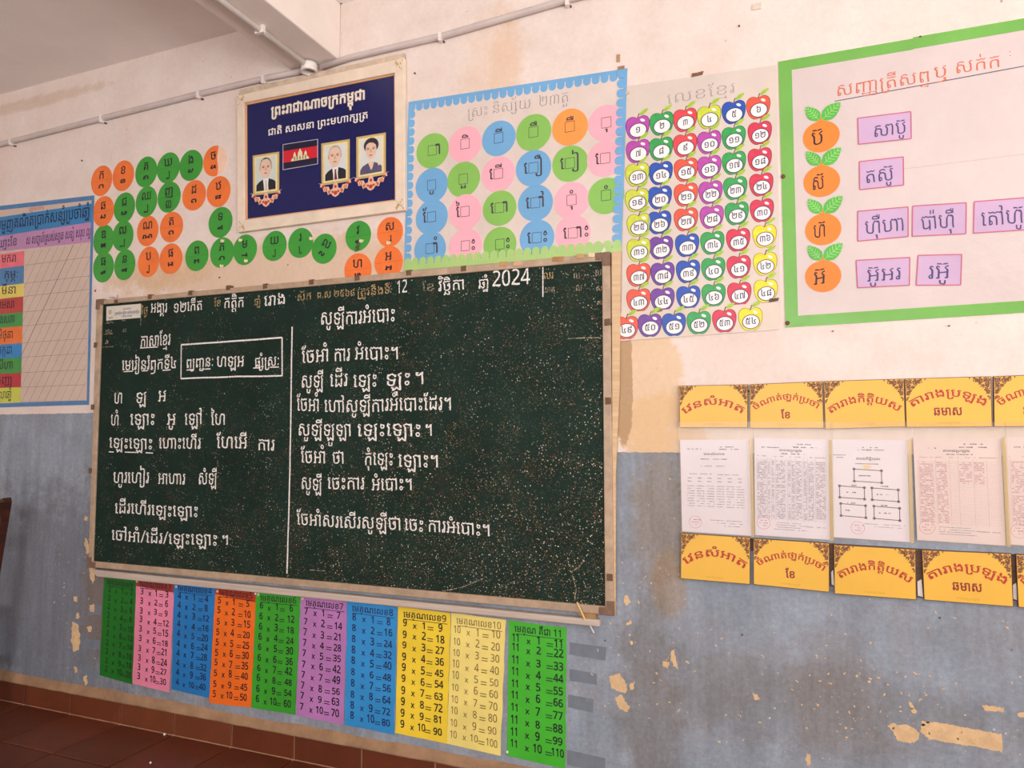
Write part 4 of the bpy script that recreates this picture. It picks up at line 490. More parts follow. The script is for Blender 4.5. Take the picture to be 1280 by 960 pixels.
class Quad:
    """A four-cornered sheet on the wall: corners TL, TR, BR, BL in metres; u to the right, v down."""
    def __init__(self, *c, metres=False):
        self.c = [tuple(q) if metres else W(*q) for q in c]

    def P(self, u, v):
        a, b, c, d = self.c
        return ((1-u)*(1-v)*a[0] + u*(1-v)*b[0] + u*v*c[0] + (1-u)*v*d[0],
                (1-u)*(1-v)*a[1] + u*(1-v)*b[1] + u*v*c[1] + (1-u)*v*d[1])

    def centre(self):
        return self.P(.5, .5)

    def width(self):
        a, b = self.P(0, .5), self.P(1, .5)
        return math.hypot(a[0]-b[0], a[1]-b[1])

    def height(self):
        a, b = self.P(.5, 0), self.P(.5, 1)
        return math.hypot(a[0]-b[0], a[1]-b[1])


ORIGIN = {}


def srgb(h):
    h = h.lstrip('#')
    v = [int(h[i:i+2], 16) / 255 for i in (0, 2, 4)]
    return tuple((c / 12.92 if c <= .04045 else ((c + .055) / 1.055) ** 2.4) for c in v)


def props(o, label=None, cat=None, group=None, kind=None):
    if label:
        o['label'] = label
    if cat:
        o['category'] = cat
    if group:
        o['group'] = group
    if kind:
        o['kind'] = kind
    return o


def thing(name, loc, label, cat, group=None, kind=None):
    o = bpy.data.objects.new(name, None)
    o.empty_display_size = .05
    COL.objects.link(o)
    o.location = loc
    ORIGIN[o.name] = Vector(loc)
    return props(o, label, cat, group, kind)


def build(name, verts, faces, m, parent=None, loc=None, smooth=False):
    """Link a mesh given in world coordinates as one object."""
    if parent is not None:
        org = ORIGIN[parent.name]
    elif loc is not None:
        org = Vector(loc)
    else:
        org = Vector((0, 0, 0))
        if verts:
            n = len(verts)
            org = Vector((sum(v[0] for v in verts)/n, sum(v[1] for v in verts)/n, sum(v[2] for v in verts)/n))
    me = bpy.data.meshes.new(name)
    me.from_pydata([(v[0]-org.x, v[1]-org.y, v[2]-org.z) for v in verts], [], faces)
    me.materials.append(m)
    if smooth:
        me.polygons.foreach_set('use_smooth', [True] * len(me.polygons))
    me.update()
    o = bpy.data.objects.new(name, me)
    COL.objects.link(o)
    if parent is not None:
        o.parent = parent
        ORIGIN[o.name] = org
    else:
        o.location = org
        ORIGIN[o.name] = org
    return o


class MB:
    def __init__(self):
        self.v, self.f = [], []

    def add(self, verts, faces):
        b = len(self.v)
        self.v += [tuple(q) for q in verts]
        self.f += [tuple(i + b for i in f) for f in faces]
        return self

    def box(self, x0, x1, y0, y1, z0, z1):
        return self.add([(x0, y0, z0), (x1, y0, z0), (x1, y1, z0), (x0, y1, z0), (x0, y0, z1), (x1, y0, z1), (x1, y1, z1), (x0, y1, z1)],
                        [(0, 3, 2, 1), (4, 5, 6, 7), (0, 1, 5, 4), (1, 2, 6, 5), (2, 3, 7, 6), (3, 0, 4, 7)])

    def prism(self, poly, back, front):
        """A polygon of (x, z) points extruded from y=-back to y=-front."""
        n = len(poly)
        area = sum(poly[i][0]*poly[(i+1) % n][1] - poly[(i+1) % n][0]*poly[i][1] for i in range(n))
        if area < 0:
            poly = poly[::-1]
        V = [(p[0], -front, p[1]) for p in poly] + [(p[0], -back, p[1]) for p in poly]
        F = [tuple(range(n))] + [(i, i + n, (i+1) % n + n, (i+1) % n) for i in range(n)] + [tuple(range(2*n-1, n-1, -1))]
        return self.add(V, F)

    def flat(self, poly, y):
        n = len(poly)
        area = sum(poly[i][0]*poly[(i+1) % n][1] - poly[(i+1) % n][0]*poly[i][1] for i in range(n))
        if area < 0:
            poly = poly[::-1]
        y += 3e-6 * (len(self.f) % 120)
        return self.add([(p[0], -y, p[1]) for p in poly], [tuple(range(n))])

    def tube(self, pts, r, n=10, cap=True):
        pts = [Vector(p) for p in pts]
        V, F = [], []
        for i, p in enumerate(pts):
            d = (pts[min(i+1, len(pts)-1)] - pts[max(i-1, 0)]).normalized()
            a = d.cross(Vector((0, 0, 1)))
            if a.length < .1:
                a = d.cross(Vector((1, 0, 0)))
            a.normalize()
            b = d.cross(a)
            for k in range(n):
                t = 2*math.pi*k/n
                V.append(p + (a*math.cos(t) + b*math.sin(t)) * r)
        for i in range(len(pts)-1):
            for k in range(n):
                F.append((i*n+k, i*n+(k+1) % n, (i+1)*n+(k+1) % n, (i+1)*n+k))
        if cap:
            F.append(tuple(range(n))[::-1])
            F.append(tuple(range((len(pts)-1)*n, len(pts)*n)))
        return self.add(V, F)

    def line(self, a, b, w, y):
        """A flat stroke between two wall points."""
        dx, dz = b[0]-a[0], b[1]-a[1]
        L = math.hypot(dx, dz) or 1e-9
        nx, nz = -dz/L*w/2, dx/L*w/2
        return self.flat([(a[0]-nx, a[1]-nz), (b[0]-nx, b[1]-nz), (b[0]+nx, b[1]+nz), (a[0]+nx, a[1]+nz)], y)

    def build(self, name, m, parent=None, loc=None, smooth=False):
        return build(name, self.v, self.f, m, parent, loc, smooth)


def box_bevel(o, w=.003, seg=2):
    md = o.modifiers.new('bevel', 'BEVEL')
    md.width, md.segments, md.limit_method = w, seg, 'ANGLE'
    return o


# ---------------------------------------------------------------- materials
def new_mat(name):
    m = bpy.data.materials.new(name)
    m.use_nodes = True
    return m, m.node_tree, m.node_tree.nodes['Principled BSDF']


def noise(nt, scale, detail=4, rough=.6, coord=None):
    n = nt.nodes.new('ShaderNodeTexNoise')
    n.inputs['Scale'].default_value = scale
    n.inputs['Detail'].default_value = detail
    n.inputs['Roughness'].default_value = rough
    if coord:
        nt.links.new(coord, n.inputs['Vector'])
    return n


def ramp(nt, src, a, b, ca=(0, 0, 0, 1), cb=(1, 1, 1, 1)):
    r = nt.nodes.new('ShaderNodeValToRGB')
    r.color_ramp.elements[0].position, r.color_ramp.elements[1].position = a, b
    r.color_ramp.elements[0].color, r.color_ramp.elements[1].color = ca, cb
    nt.links.new(src, r.inputs[0])
    return r.outputs[0]


def mix(nt, fac, a, b, mode='MIX'):
    n = nt.nodes.new('ShaderNodeMix')
    n.data_type = 'RGBA'
    n.blend_type = mode
    for s, v in ((0, fac), (6, a), (7, b)):
        if hasattr(v, 'is_output'):
            nt.links.new(v, n.inputs[s])
        else:
            n.inputs[s].default_value = v if not isinstance(v, tuple) else (*v[:3], 1)
    return n.outputs[2]


def mth(nt, op, a, b=0.0, c=None):
    n = nt.nodes.new('ShaderNodeMath')
    n.operation = op
    for i, v in enumerate((a, b) if c is None else (a, b, c)):
        if hasattr(v, 'is_output'):
            nt.links.new(v, n.inputs[i])
        else:
            n.inputs[i].default_value = v
    return n.outputs[0]


def position(nt):
    return nt.nodes.new('ShaderNodeNewGeometry').outputs['Position']


def bump(nt, bsdf, h, strength=.2, dist=.002):
    b = nt.nodes.new('ShaderNodeBump')
    b.inputs['Strength'].default_value = strength
    b.inputs['Distance'].default_value = dist
    nt.links.new(h, b.inputs['Height'])
    nt.links.new(b.outputs[0], bsdf.inputs['Normal'])


def plain(name, hexc, rough=.6, vary=.12, scale=14, bmp=0, spec=.5, metal=0):
    m, nt, b = new_mat(name)
    c = srgb(hexc)
    p = position(nt)
    n = noise(nt, scale, 5, .65, p)
    lo = tuple(x*(1-vary) for x in c)
    hi = tuple(min(1, x*(1+vary*.7)) for x in c)
    nt.links.new(ramp(nt, n.outputs[0], .3, .7, (*lo, 1), (*hi, 1)), b.inputs['Base Color'])
    b.inputs['Roughness'].default_value = rough
    b.inputs['Metallic'].default_value = metal
    b.inputs['Specular IOR Level'].default_value = spec
    if bmp:
        bump(nt, b, noise(nt, scale*6, 4, .6, p).outputs[0], bmp, .002)
    return m


MATS = {}


def M(hexc, rough=.7, vary=.10, scale=16, **k):
    key = (hexc, rough, vary, scale, tuple(sorted(k.items())))
    if key not in MATS:
        MATS[key] = plain('paint_' + hexc.strip('#'), hexc, rough, vary, scale, **k)
    return MATS[key]


def laminated(name, hexc, rough=.3, crinkle=.35, vary=.06):
    """Paper under clear plastic: glossy and slightly wrinkled."""
    m, nt, b = new_mat(name)
    c = srgb(hexc)
    p = position(nt)
    n = noise(nt, 5, 4, .6, p)
    nt.links.new(ramp(nt, n.outputs[0], .3, .7, (*[x*(1-vary) for x in c], 1), (*[min(1, x*(1+vary)) for x in c], 1)), b.inputs['Base Color'])
    b.inputs['Roughness'].default_value = rough
    b.inputs['Specular IOR Level'].default_value = .45
    bump(nt, b, noise(nt, 9, 5, .55, p).outputs[0], crinkle, .012)
    return m


def wall_material():
    m, nt, b = new_mat('painted_plaster_wall')
    p = position(nt)
    sep = nt.nodes.new('ShaderNodeSeparateXYZ')
    nt.links.new(p, sep.inputs[0])
    x, z = sep.outputs[0], sep.outputs[2]
    L = nt.links

    def c(h):
        return (*srgb(h), 1)

    def spot(cx, cz, rx, rz, soft=.5, wob=.6):
        """An irregular patch, stain and painted shade alike, around a wall point: 1 inside, 0 outside."""
        nz = noise(nt, 11, 8, .75, p).outputs[0]
        dx = mth(nt, 'DIVIDE', mth(nt, 'SUBTRACT', x, cx), rx)
        dz = mth(nt, 'DIVIDE', mth(nt, 'SUBTRACT', z, cz), rz)
        r2 = mth(nt, 'ADD', mth(nt, 'MULTIPLY', dx, dx), mth(nt, 'MULTIPLY', dz, dz))
        r2 = mth(nt, 'ADD', r2, mth(nt, 'MULTIPLY', mth(nt, 'SUBTRACT', nz, .5), wob * 6))
        mr = nt.nodes.new('ShaderNodeMapRange')
        mr.inputs[1].default_value, mr.inputs[2].default_value = 1 - soft, 1 + soft
        mr.inputs[3].default_value, mr.inputs[4].default_value = 1, 0
        L.new(r2, mr.inputs[0])
        return mr.outputs[0]

    big = noise(nt, 1.6, 4, .6, p).outputs[0]
    mid = noise(nt, 5.5, 6, .65, p).outputs[0]
    fine = noise(nt, 34, 6, .7, p).outputs[0]
    # upper cream paint
    cream = ramp(nt, mid, .3, .72, c('ddccc2'), c('ebddd4'))
    cream = mix(nt, ramp(nt, big, .5, .75), cream, srgb('e2cbbf'))
    for args, col, k in (((1.05, 1.96, .95, .12), 'cfa878', .5), ((2.0, 2.62, .13, .22), 'e0bfa0', .35), ((2.55, 1.44, .12, .26, .2, .4), 'e0bd8e', .65),
                         ((2.60, 1.28, .14, .12, .2, .4), 'dcb684', .6), ((.35, 2.0, .3, .07), 'd0a878', .45), ((2.475, 1.45, .035, .22, .1, .3), 'b39470', .9),
                         ((2.05, 2.6, .06, .25), 'ddb48c', .3), ((-.55, 2.95, .5, .03), 'b99468', .32)):
        s = mth(nt, 'MULTIPLY', spot(*args), k)
        cream = mix(nt, s, cream, srgb(col))
    specks = nt.nodes.new('ShaderNodeTexVoronoi')
    specks.inputs['Scale'].default_value = 15
    L.new(p, specks.inputs['Vector'])
    sp = ramp(nt, specks.outputs['Distance'], .045, .075, (1, 1, 1, 1), (0, 0, 0, 1))
    keep = ramp(nt, noise(nt, 9, 2, .5, p).outputs[0], .52, .6)
    cream = mix(nt, mth(nt, 'MULTIPLY', mth(nt, 'MULTIPLY', sp, keep), .75), cream, srgb('9a765c'))
    # lower blue-grey paint, rubbed and dirty, with shade painted in at the lower left
    blue = ramp(nt, mid, .32, .7, c('89939f'), c('a0a9b6'))
    dirt = ramp(nt, noise(nt, 2.3, 7, .72, p).outputs[0], .46, .66)
    blue = mix(nt, mth(nt, 'MULTIPLY', dirt, .40), blue, srgb('867f7b'))
    dirt2 = ramp(nt, noise(nt, 6.0, 7, .75, p).outputs[0], .54, .7)
    blue = mix(nt, mth(nt, 'MULTIPLY', dirt2, .4), blue, srgb('94857a'))
    for args, col, k in (((2.60, 1.0, .10, .22), '8f8272', .65), ((-.3, .5, .9, .5), '6c6d76', .6), ((2.62, .78, .06, .1), 'a88c68', .5), ((3.0, .45, .5, .12), '7c756f', .35),  # the broad grey spot at far left is shade put into the colour
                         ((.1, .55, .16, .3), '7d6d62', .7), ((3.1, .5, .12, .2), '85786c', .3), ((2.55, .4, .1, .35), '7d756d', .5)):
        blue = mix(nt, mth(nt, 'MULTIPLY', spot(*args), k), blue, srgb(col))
    grit = nt.nodes.new('ShaderNodeTexVoronoi')
    grit.inputs['Scale'].default_value = 26
    L.new(p, grit.inputs['Vector'])
    g = ramp(nt, grit.outputs['Distance'], .05, .09, (1, 1, 1, 1), (0, 0, 0, 1))
    kp = ramp(nt, noise(nt, 7, 3, .6, p).outputs[0], .54, .62)
    blue = mix(nt, mth(nt, 'MULTIPLY', g, kp), blue, srgb('d9d2c8'))
    g2 = nt.nodes.new('ShaderNodeTexVoronoi')
    g2.inputs['Scale'].default_value = 19
    mp = nt.nodes.new('ShaderNodeVectorMath')
    mp.operation = 'ADD'
    mp.inputs[1].default_value = (3.3, 1.7, 5.1)
    L.new(p, mp.inputs[0])
    L.new(mp.outputs[0], g2.inputs['Vector'])
    gg = ramp(nt, g2.outputs['Distance'], .05, .08, (1, 1, 1, 1), (0, 0, 0, 1))
    kp2 = ramp(nt, noise(nt, 5, 3, .6, mp.outputs[0]).outputs[0], .54, .62)
    blue = mix(nt, mth(nt, 'MULTIPLY', mth(nt, 'MULTIPLY', gg, kp2), .8), blue, srgb('3d3733'))
    # rubbed grain and rain-like streaks
    grain = ramp(nt, noise(nt, 70, 6, .75, p).outputs[0], .3, .7, (.80, .79, .78, 1), (1.12, 1.12, 1.12, 1))
    st = nt.nodes.new('ShaderNodeMapping')
    st.inputs['Scale'].default_value = (9, 1, 1.1)
    L.new(p, st.inputs[0])
    streak = ramp(nt, noise(nt, 2.2, 6, .7, st.outputs[0]).outputs[0], .35, .68, (.86, .84, .82, 1), (1.07, 1.08, 1.09, 1))
    blue = mix(nt, 1.0, blue, grain, 'MULTIPLY')
    blue = mix(nt, 1.0, blue, streak, 'MULTIPLY')
    grain2 = ramp(nt, noise(nt, 55, 6, .75, p).outputs[0], .3, .7, (.94, .93, .92, 1), (1.04, 1.04, 1.04, 1))
    cream = mix(nt, 1.0, cream, grain2, 'MULTIPLY')
    # the paint line: higher on the left of the blackboard than on its right
    step = mth(nt, 'GREATER_THAN', x, 1.3)
    edge = mth(nt, 'SUBTRACT', 1.372, mth(nt, 'MULTIPLY', step, .162))
    edge = mth(nt, 'ADD', edge, mth(nt, 'MULTIPLY', mth(nt, 'SUBTRACT', fine, .5), .012))
    low = mth(nt, 'LESS_THAN', z, edge)
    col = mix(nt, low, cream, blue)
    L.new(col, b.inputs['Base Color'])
    b.inputs['Roughness'].default_value = .75
    b.inputs['Specular IOR Level'].default_value = .25
    h = mth(nt, 'ADD', mth(nt, 'MULTIPLY', mid, .6), mth(nt, 'ADD', mth(nt, 'MULTIPLY', fine, .3), mth(nt, 'MULTIPLY', sp, -.25)))
    bump(nt, b, h, .45, .006)
    return m


def board_material():
    m, nt, b = new_mat('blackboard_green')
    p = position(nt)
    L = nt.links
    big = noise(nt, 2.2, 6, .7, p).outputs[0]
    base = ramp(nt, noise(nt, 4, 5, .6, p).outputs[0], .3, .7, (*srgb('14261f'), 1), (*srgb('1b3129'), 1))
    haze = ramp(nt, noise(nt, 3.2, 8, .8, p).outputs[0], .56, .78)
    base = mix(nt, mth(nt, 'MULTIPLY', haze, .28), base, srgb('6a4e38'))
    sep = nt.nodes.new('ShaderNodeSeparateXYZ')
    L.new(p, sep.inputs[0])
    # worn specks, denser towards the right and the bottom
    dens = mth(nt, 'ADD', mth(nt, 'MULTIPLY', mth(nt, 'SUBTRACT', sep.outputs[0], 1.2), .045), mth(nt, 'MULTIPLY', mth(nt, 'SUBTRACT', sep.outputs[2], 1.25), -.06))
    for sc, off, lo, hi, colr, k in ((88, 0, .14, .20, 'ddd3ba', 1.0), (130, 4.4, .14, .24, 'b08c60', .8), (52, 9.1, .085, .115, 'ece6d6', 1.0), (110, 13.7, .14, .22, 'b86c42', .7), (180, 21.7, .14, .24, 'a9a590', .5)):
        mp = nt.nodes.new('ShaderNodeVectorMath')
        mp.operation = 'ADD'
        mp.inputs[1].default_value = (off, 0, off*.7)
        L.new(p, mp.inputs[0])
        v = nt.nodes.new('ShaderNodeTexVoronoi')
        v.inputs['Scale'].default_value = sc
        L.new(mp.outputs[0], v.inputs['Vector'])
        d = ramp(nt, v.outputs['Distance'], lo, hi, (1, 1, 1, 1), (0, 0, 0, 1))
        kk = mth(nt, 'ADD', noise(nt, 11, 6, .75, mp.outputs[0]).outputs[0], dens)
        kk = ramp(nt, kk, .49, .63)
        base = mix(nt, mth(nt, 'MULTIPLY', mth(nt, 'MULTIPLY', d, kk), k), base, srgb(colr))
    L.new(base, b.inputs['Base Color'])
    b.inputs['Roughness'].default_value = .7
    b.inputs['Specular IOR Level'].default_value = .15
    bump(nt, b, noise(nt, 120, 3, .6, p).outputs[0], .15, .001)
    return m


def chalk_material(name, hexc, hole=.42):
    m, nt, b = new_mat(name)
    p = position(nt)
    b.inputs['Base Color'].default_value = (*srgb(hexc), 1)
    b.inputs['Roughness'].default_value = .95
    b.inputs['Specular IOR Level'].default_value = .05
    n = noise(nt, 330, 3, .6, p).outputs[0]
    nt.links.new(ramp(nt, n, hole - .05, hole + .07), b.inputs['Alpha'])
    return m


def wood(name, hexa, hexb, rough=.55, scale=(2, 2, 30)):
    m, nt, b = new_mat(name)
    tc = nt.nodes.new('ShaderNodeTexCoord')
    mp = nt.nodes.new('ShaderNodeMapping')
    mp.inputs['Scale'].default_value = scale
    nt.links.new(tc.outputs['Object'], mp.inputs[0])
    n = noise(nt, 3, 6, .6, mp.outputs[0])
    nt.links.new(ramp(nt, n.outputs[0], .3, .7, (*srgb(hexa), 1), (*srgb(hexb), 1)), b.inputs['Base Color'])
    b.inputs['Roughness'].default_value = rough
    bump(nt, b, n.outputs[0], .2, .002)
    return m


def film(name, hexc, alpha=.25, rough=.12):
    """Clear plastic film, slightly yellowed."""
    m, nt, b = new_mat(name)
    out = nt.nodes['Material Output']
    tr = nt.nodes.new('ShaderNodeBsdfTransparent')
    b.inputs['Base Color'].default_value = (*srgb(hexc), 1)
    b.inputs['Roughness'].default_value = rough
    ms = nt.nodes.new('ShaderNodeMixShader')
    p = position(nt)
    bump(nt, b, noise(nt, 12, 4, .5, p).outputs[0], .3, .006)
    ms.inputs[0].default_value = alpha
    nt.links.new(tr.outputs[0], ms.inputs[1])
    nt.links.new(b.outputs[0], ms.inputs[2])
    nt.links.new(ms.outputs[0], out.inputs[0])
    return m


MW = wall_material()
M_CEIL = plain('ceiling_paint', 'efe6e1', .85, .06, 3, .2)
M_BEAM = plain('beam_paint', 'efe2d8', .8, .06, 4, .25)
M_ROOM = plain('room_paint', 'e8dcd2', .85, .08, 2, .15)
M_BOARD = board_material()
M_CHALK = chalk_material('chalk_white', 'f0e9e2', .38)
M_CHALKF = chalk_material('chalk_faint', 'c9b79a', .50)
M_RAIL = plain('aged_aluminium', 'b49a80', .45, .25, 20, .25)
M_RAILW = wood('pale_batten', 'c9a478', 'dcc09a', .6)
M_BRACKET = plain('rusty_plastic', '7d5f4c', .6, .3, 40, .3)
M_CLIP = plain('old_tape', '6d4f3a', .7, .3, 60, .2)
M_TRAY = wood('pale_painted_ledge', 'b3a294', 'cbbbae', .55, (1, 2, 40))
M_PVC = plain('grey_conduit', 'cbbdb8', .45, .12, 8)
M_PVCW = plain('white_conduit', 'e9e0da', .4, .06, 8)
M_INK = plain('black_marker', '171320', .5, .1, 40)
M_INKB = plain('blue_marker', '2a2550', .5, .1, 40)
M_PIN = plain('pin_white', 'eee2d2', .3, .05, 20)
M_RUST = plain('rusty_nail', '6a4632', .7, .3, 50)


# ---------------------------------------------------------------- lettering
_GC = {}


def hand_ring(pts, seed):
    """Bend a printed outline the way a hand writes it: wavy head strokes, unsteady stems."""
    out = []
    n = len(pts)
    for i in range(n):
        (x0, y0), (x1, y1) = pts[i], pts[(i+1) % n]
        k = max(1, int(math.hypot(x1-x0, y1-y0)/75))
        for j in range(k):
            t = j/k
            x, y = x0+(x1-x0)*t, y0+(y1-y0)*t
            head = min(1, max(0, (y-440)/90)) if y < 640 else 0
            out.append((x + 9*math.sin(y/95+seed), y + 9*math.sin(x/80+seed*1.7) + head*(30*math.cos(2*math.pi*(x-98)/225) + 12)))
    return out


def glyph_mesh(g, weight, hand=False):
    """Triangulated letter: outlines pushed out (or in) by weight units, filled by winding number."""
    key = (g, weight, hand)
    if key in _GC:
        return _GC[key]
    rings = []
    for c in GLYPHS[g]:
        pts = list(zip(c[::2], c[1::2]))
        if hand:
            pts = hand_ring(pts, g*.7)
        n = len(pts)
        out = []
        for i in range(n):
            (x0, y0), (x1, y1), (x2, y2) = pts[i-1], pts[i], pts[(i+1) % n]
            a, b = math.hypot(x1-x0, y1-y0) or 1, math.hypot(x2-x1, y2-y1) or 1
            n1, n2 = (-(y1-y0)/a, (x1-x0)/a), (-(y2-y1)/b, (x2-x1)/b)
            mx, my = n1[0]+n2[0], n1[1]+n2[1]
            m2 = max(mx*mx + my*my, .8)
            out.append((x1 + 2*mx/m2*weight, y1 + 2*my/m2*weight))
        rings.append(out)
    V, F = [], []
    if rings:
        vin, ein = [], []
        for r in rings:
            b0 = len(vin)
            vin += [Vector(p) for p in r]
            ein += [(b0+i, b0+(i+1) % len(r)) for i in range(len(r))]
        vo, _e, fo, _a, _b, _c = delaunay_2d_cdt(vin, ein, [], 0, .01)
        V = [(v.x, v.y) for v in vo]
        for f in fo:
            cx = sum(V[i][0] for i in f)/3
            cy = sum(V[i][1] for i in f)/3
            w = 0
            for r in rings:
                for i in range(len(r)):
                    (x1, y1), (x2, y2) = r[i-1], r[i]
                    if (y1 <= cy) != (y2 <= cy) and x1 + (cy-y1)/(y2-y1)*(x2-x1) > cx:
                        w += 1 if y2 > y1 else -1
            if w != 0:
                F.append(tuple(f))
    # face the room
    F2 = []
    for f in F:
        (ax, ay), (bx, by), (cx, cy) = (V[i] for i in f)
        F2.append(f if (bx-ax)*(cy-ay) - (cx-ax)*(by-ay) > 0 else f[::-1])
    _GC[key] = (V, F2)
    return _GC[key]


def layout(s):
    if s in LAYOUT:
        t = LAYOUT[s]
        return t[0], list(zip(t[1::3], t[2::3], t[3::3]))
    x, out = 0, []
    for ch in s:
        if ch in CHARS:
            g, a = CHARS[ch]
            out.append((g, x, 0))
            x += a
        else:
            x += 260
    return x, out


def add_text(mb, s, place, weight=0, jitter=0.0, rnd=None, hand=False):
    """place(x, y) maps letter space (x in 0..width, y in font units) to a wall point and a depth."""
    w, gl = layout(s)
    k_gl = 0
    for g, gx, gy in gl:
        V, F = glyph_mesh(g, weight, hand)
        if not F:
            continue
        jy = rnd.uniform(-jitter, jitter) if rnd else 0
        lift = 1.2e-5 * (k_gl % 5)
        k_gl += 1
        b = len(mb.v)
        for x, y in V:
            px, pz, d = place((x+gx)/w, y+gy+jy)
            mb.v.append((px, -d-lift, pz))
        mb.f += [tuple(b+i for i in f) for f in F]
    return mb


def text_on(mb, s, a, b, h, depth, weight=0, jitter=0.0, up=None, rnd=None, hand=False):
    """Baseline from wall point a to b (metres); letter body height h."""
    ux, uz = up or (0.0, 1.0)

    def place(t, y):
        k = y/586.0*h
        return a[0] + (b[0]-a[0])*t + ux*k, a[1] + (b[1]-a[1])*t + uz*k, depth
    return add_text(mb, s, place, weight, jitter, rnd, hand)


def pxh(px, py, h):
    """Height in metres of h photo pixels at a wall point."""
    return W(px, py - h)[1] - W(px, py)[1]


def text_px(mb, s, a, b, hpx, depth, **k):
    return text_on(mb, s, W(*a), W(*b), pxh(a[0], a[1], hpx)*.5 + pxh(b[0], b[1], hpx)*.5, depth, **k)


def ellipse(cx, cz, rx, rz, n=40, rot=0, wob=0.0, rnd=random):
    out = []
    p1, p2 = rnd.uniform(0, 6), rnd.uniform(0, 6)
    for i in range(n):
        t = 2*math.pi*i/n
        k = 1 + wob*(math.sin(2*t+p1) + .6*math.sin(3*t+p2))
        x, z = rx*k*math.cos(t), rz*k*math.sin(t)
        out.append((cx + x*math.cos(rot) - z*math.sin(rot), cz + x*math.sin(rot) + z*math.cos(rot)))
    return out


def quad_poly(q, pts):
    return [q.P(u, v) for u, v in pts]


def sheet_verts(q, back, front, nu=1, nv=1):
    mb = MB()
    poly = ([q.P(i/nu, 0) for i in range(nu)] + [q.P(1, i/nv) for i in range(nv)] +
            [q.P(1-i/nu, 1) for i in range(nu)] + [q.P(0, 1-i/nv) for i in range(nv)])
    return mb.prism(poly, back, front)


def at(p, y=0.0):
    return (p[0], -y, p[1])


# ================================================================ THE SETTING
X0, X1, Y1, H = -3.0, 5.6, -7.0, 3.04
wall = props(build('wall_back', *(lambda m: (m.v, m.f))(MB().box(X0, X1, 0.0, .2, -.12, 3.2)), MW, loc=(0, 0, 0)), 'cream over blue-grey painted plaster wall with peeling patches', kind='structure')


def struct(name, mb, m, label=None):
    return props(mb.build(name, m, loc=(0, 0, 0)), label, kind='structure')


struct('wall_left', MB().box(X0-.2, X0, Y1, .2, 0, 3.2), M_ROOM)
mb = MB()
ys = [(Y1, -5.2, 0, 3.2), (-5.2, -3.3, 0, .65), (-5.2, -3.3, 2.25, 3.2), (-3.3, -2.5, 0, 3.2), (-2.5, -1.0, 0, .8), (-2.5, -1.0, 2.3, 3.2), (-1.0, .2, 0, 3.2)]
for a, b_, z0, z1 in ys:
    mb.box(X1, X1+.2, a, b_, z0, z1)
struct('wall_right', mb, M_ROOM)
mb = MB()
for a, b_, z0, z1 in [(X0, .1, 0, 3.2), (.1, 3.9, 0, .8), (.1, 3.9, 2.3, 3.2), (3.9, X1, 0, 3.2)]:
    mb.box(a, b_, Y1-.2, Y1, z0, z1)
struct('wall_front', mb, M_ROOM)
struct('ceiling', MB().box(X0-.2, X1+.2, Y1-.2, .2, H, H+.15), M_CEIL, 'cream painted concrete ceiling')

beam = struct('trim_1', MB().box(1.08, 1.318, Y1, 0.0, 2.80, H), M_BEAM, 'cream concrete ceiling beam meeting the wall above the framed poster')
box_bevel(beam, .006, 2)

# floor and skirting tiles
TP = .3105
TX = -.089
M_GROUT = plain('grout', 'b58a66', .9, .2, 30)
M_TILE = []
for i, h in enumerate(('6c351d', '663019', '713a21', '622e19')):
    M_TILE.append(plain('terracotta_tile_%s' % 'abcd'[i], h, .42, .16, 8, .12))
floor = struct('floor', MB().box(X0, X1, Y1, 0, -.12, -.004), M_GROUT, 'red-brown clay tile floor')


def tile_mesh(w, d, h, name, m):
    b = .002
    V = [(0, 0, 0), (w, 0, 0), (w, d, 0), (0, d, 0), (0, 0, h-b), (w, 0, h-b), (w, d, h-b), (0, d, h-b), (b, b, h), (w-b, b, h), (w-b, d-b, h), (b, d-b, h)]
    F = [(0, 1, 5, 4), (1, 2, 6, 5), (2, 3, 7, 6), (3, 0, 4, 7), (4, 5, 9, 8), (5, 6, 10, 9), (6, 7, 11, 10), (7, 4, 8, 11), (8, 9, 10, 11)]
    me = bpy.data.meshes.new(name)
    me.from_pydata(V, [], F)
    me.materials.append(m)
    return me


tm = [tile_mesh(TP-.0075, TP-.0075, .008, 'floor_tile', m) for m in M_TILE]
rnd = random.Random(3)
for j in range(6):
    for i in range(-3, 9):
        o = bpy.data.objects.new('tile', tm[rnd.randrange(4)])
        COL.objects.link(o)
        o.parent = floor
        o.location = (TX + i*TP + .00375, -.012 - (j+1)*TP + .00375, -.004 + rnd.uniform(-.0006, .0006))
mb = MB()
for j in range(22):
    for i in range(-9, 18):
        if j < 6 and -3 <= i < 9:
            continue
        x0, y0 = TX + i*TP + .00375, -.012 - (j+1)*TP + .00375
        if x0 < X0 or x0 + TP > X1 or y0 < Y1:
            continue
        mb.add([(x0, y0, .004), (x0+TP-.0075, y0, .004), (x0+TP-.0075, y0+TP-.0075, .004), (x0, y0+TP-.0075, .004)], [(0, 1, 2, 3)])
o = mb.build('tile_field', M_TILE[0], floor)
o['kind'] = 'stuff'

base = struct('baseboard_back', MB().box(X0, X1, -.006, 0, -.01, .098), M_GROUT, 'skirting of red-brown tiles under a cement lip')
bt = [tile_mesh(TP-.0075, .090, .010, 'skirting_tile', m) for m in M_TILE]
for i in range(-9, 18):
    x = TX + i*TP + .00375
    if x < X0 or x + TP > X1:
        continue
    o = bpy.data.objects.new('tile', bt[rnd.randrange(4)])
    COL.objects.link(o)
    o.parent = base
    o.rotation_euler = (HP, 0, 0)
    o.location = (x, -.003, .004)
MB().box(X0, X1, -.0175, -.004, -.006, .0052).build('cement_bead', plain('pale_cement', 'b98f70', .9, .3, 14, .3), base)
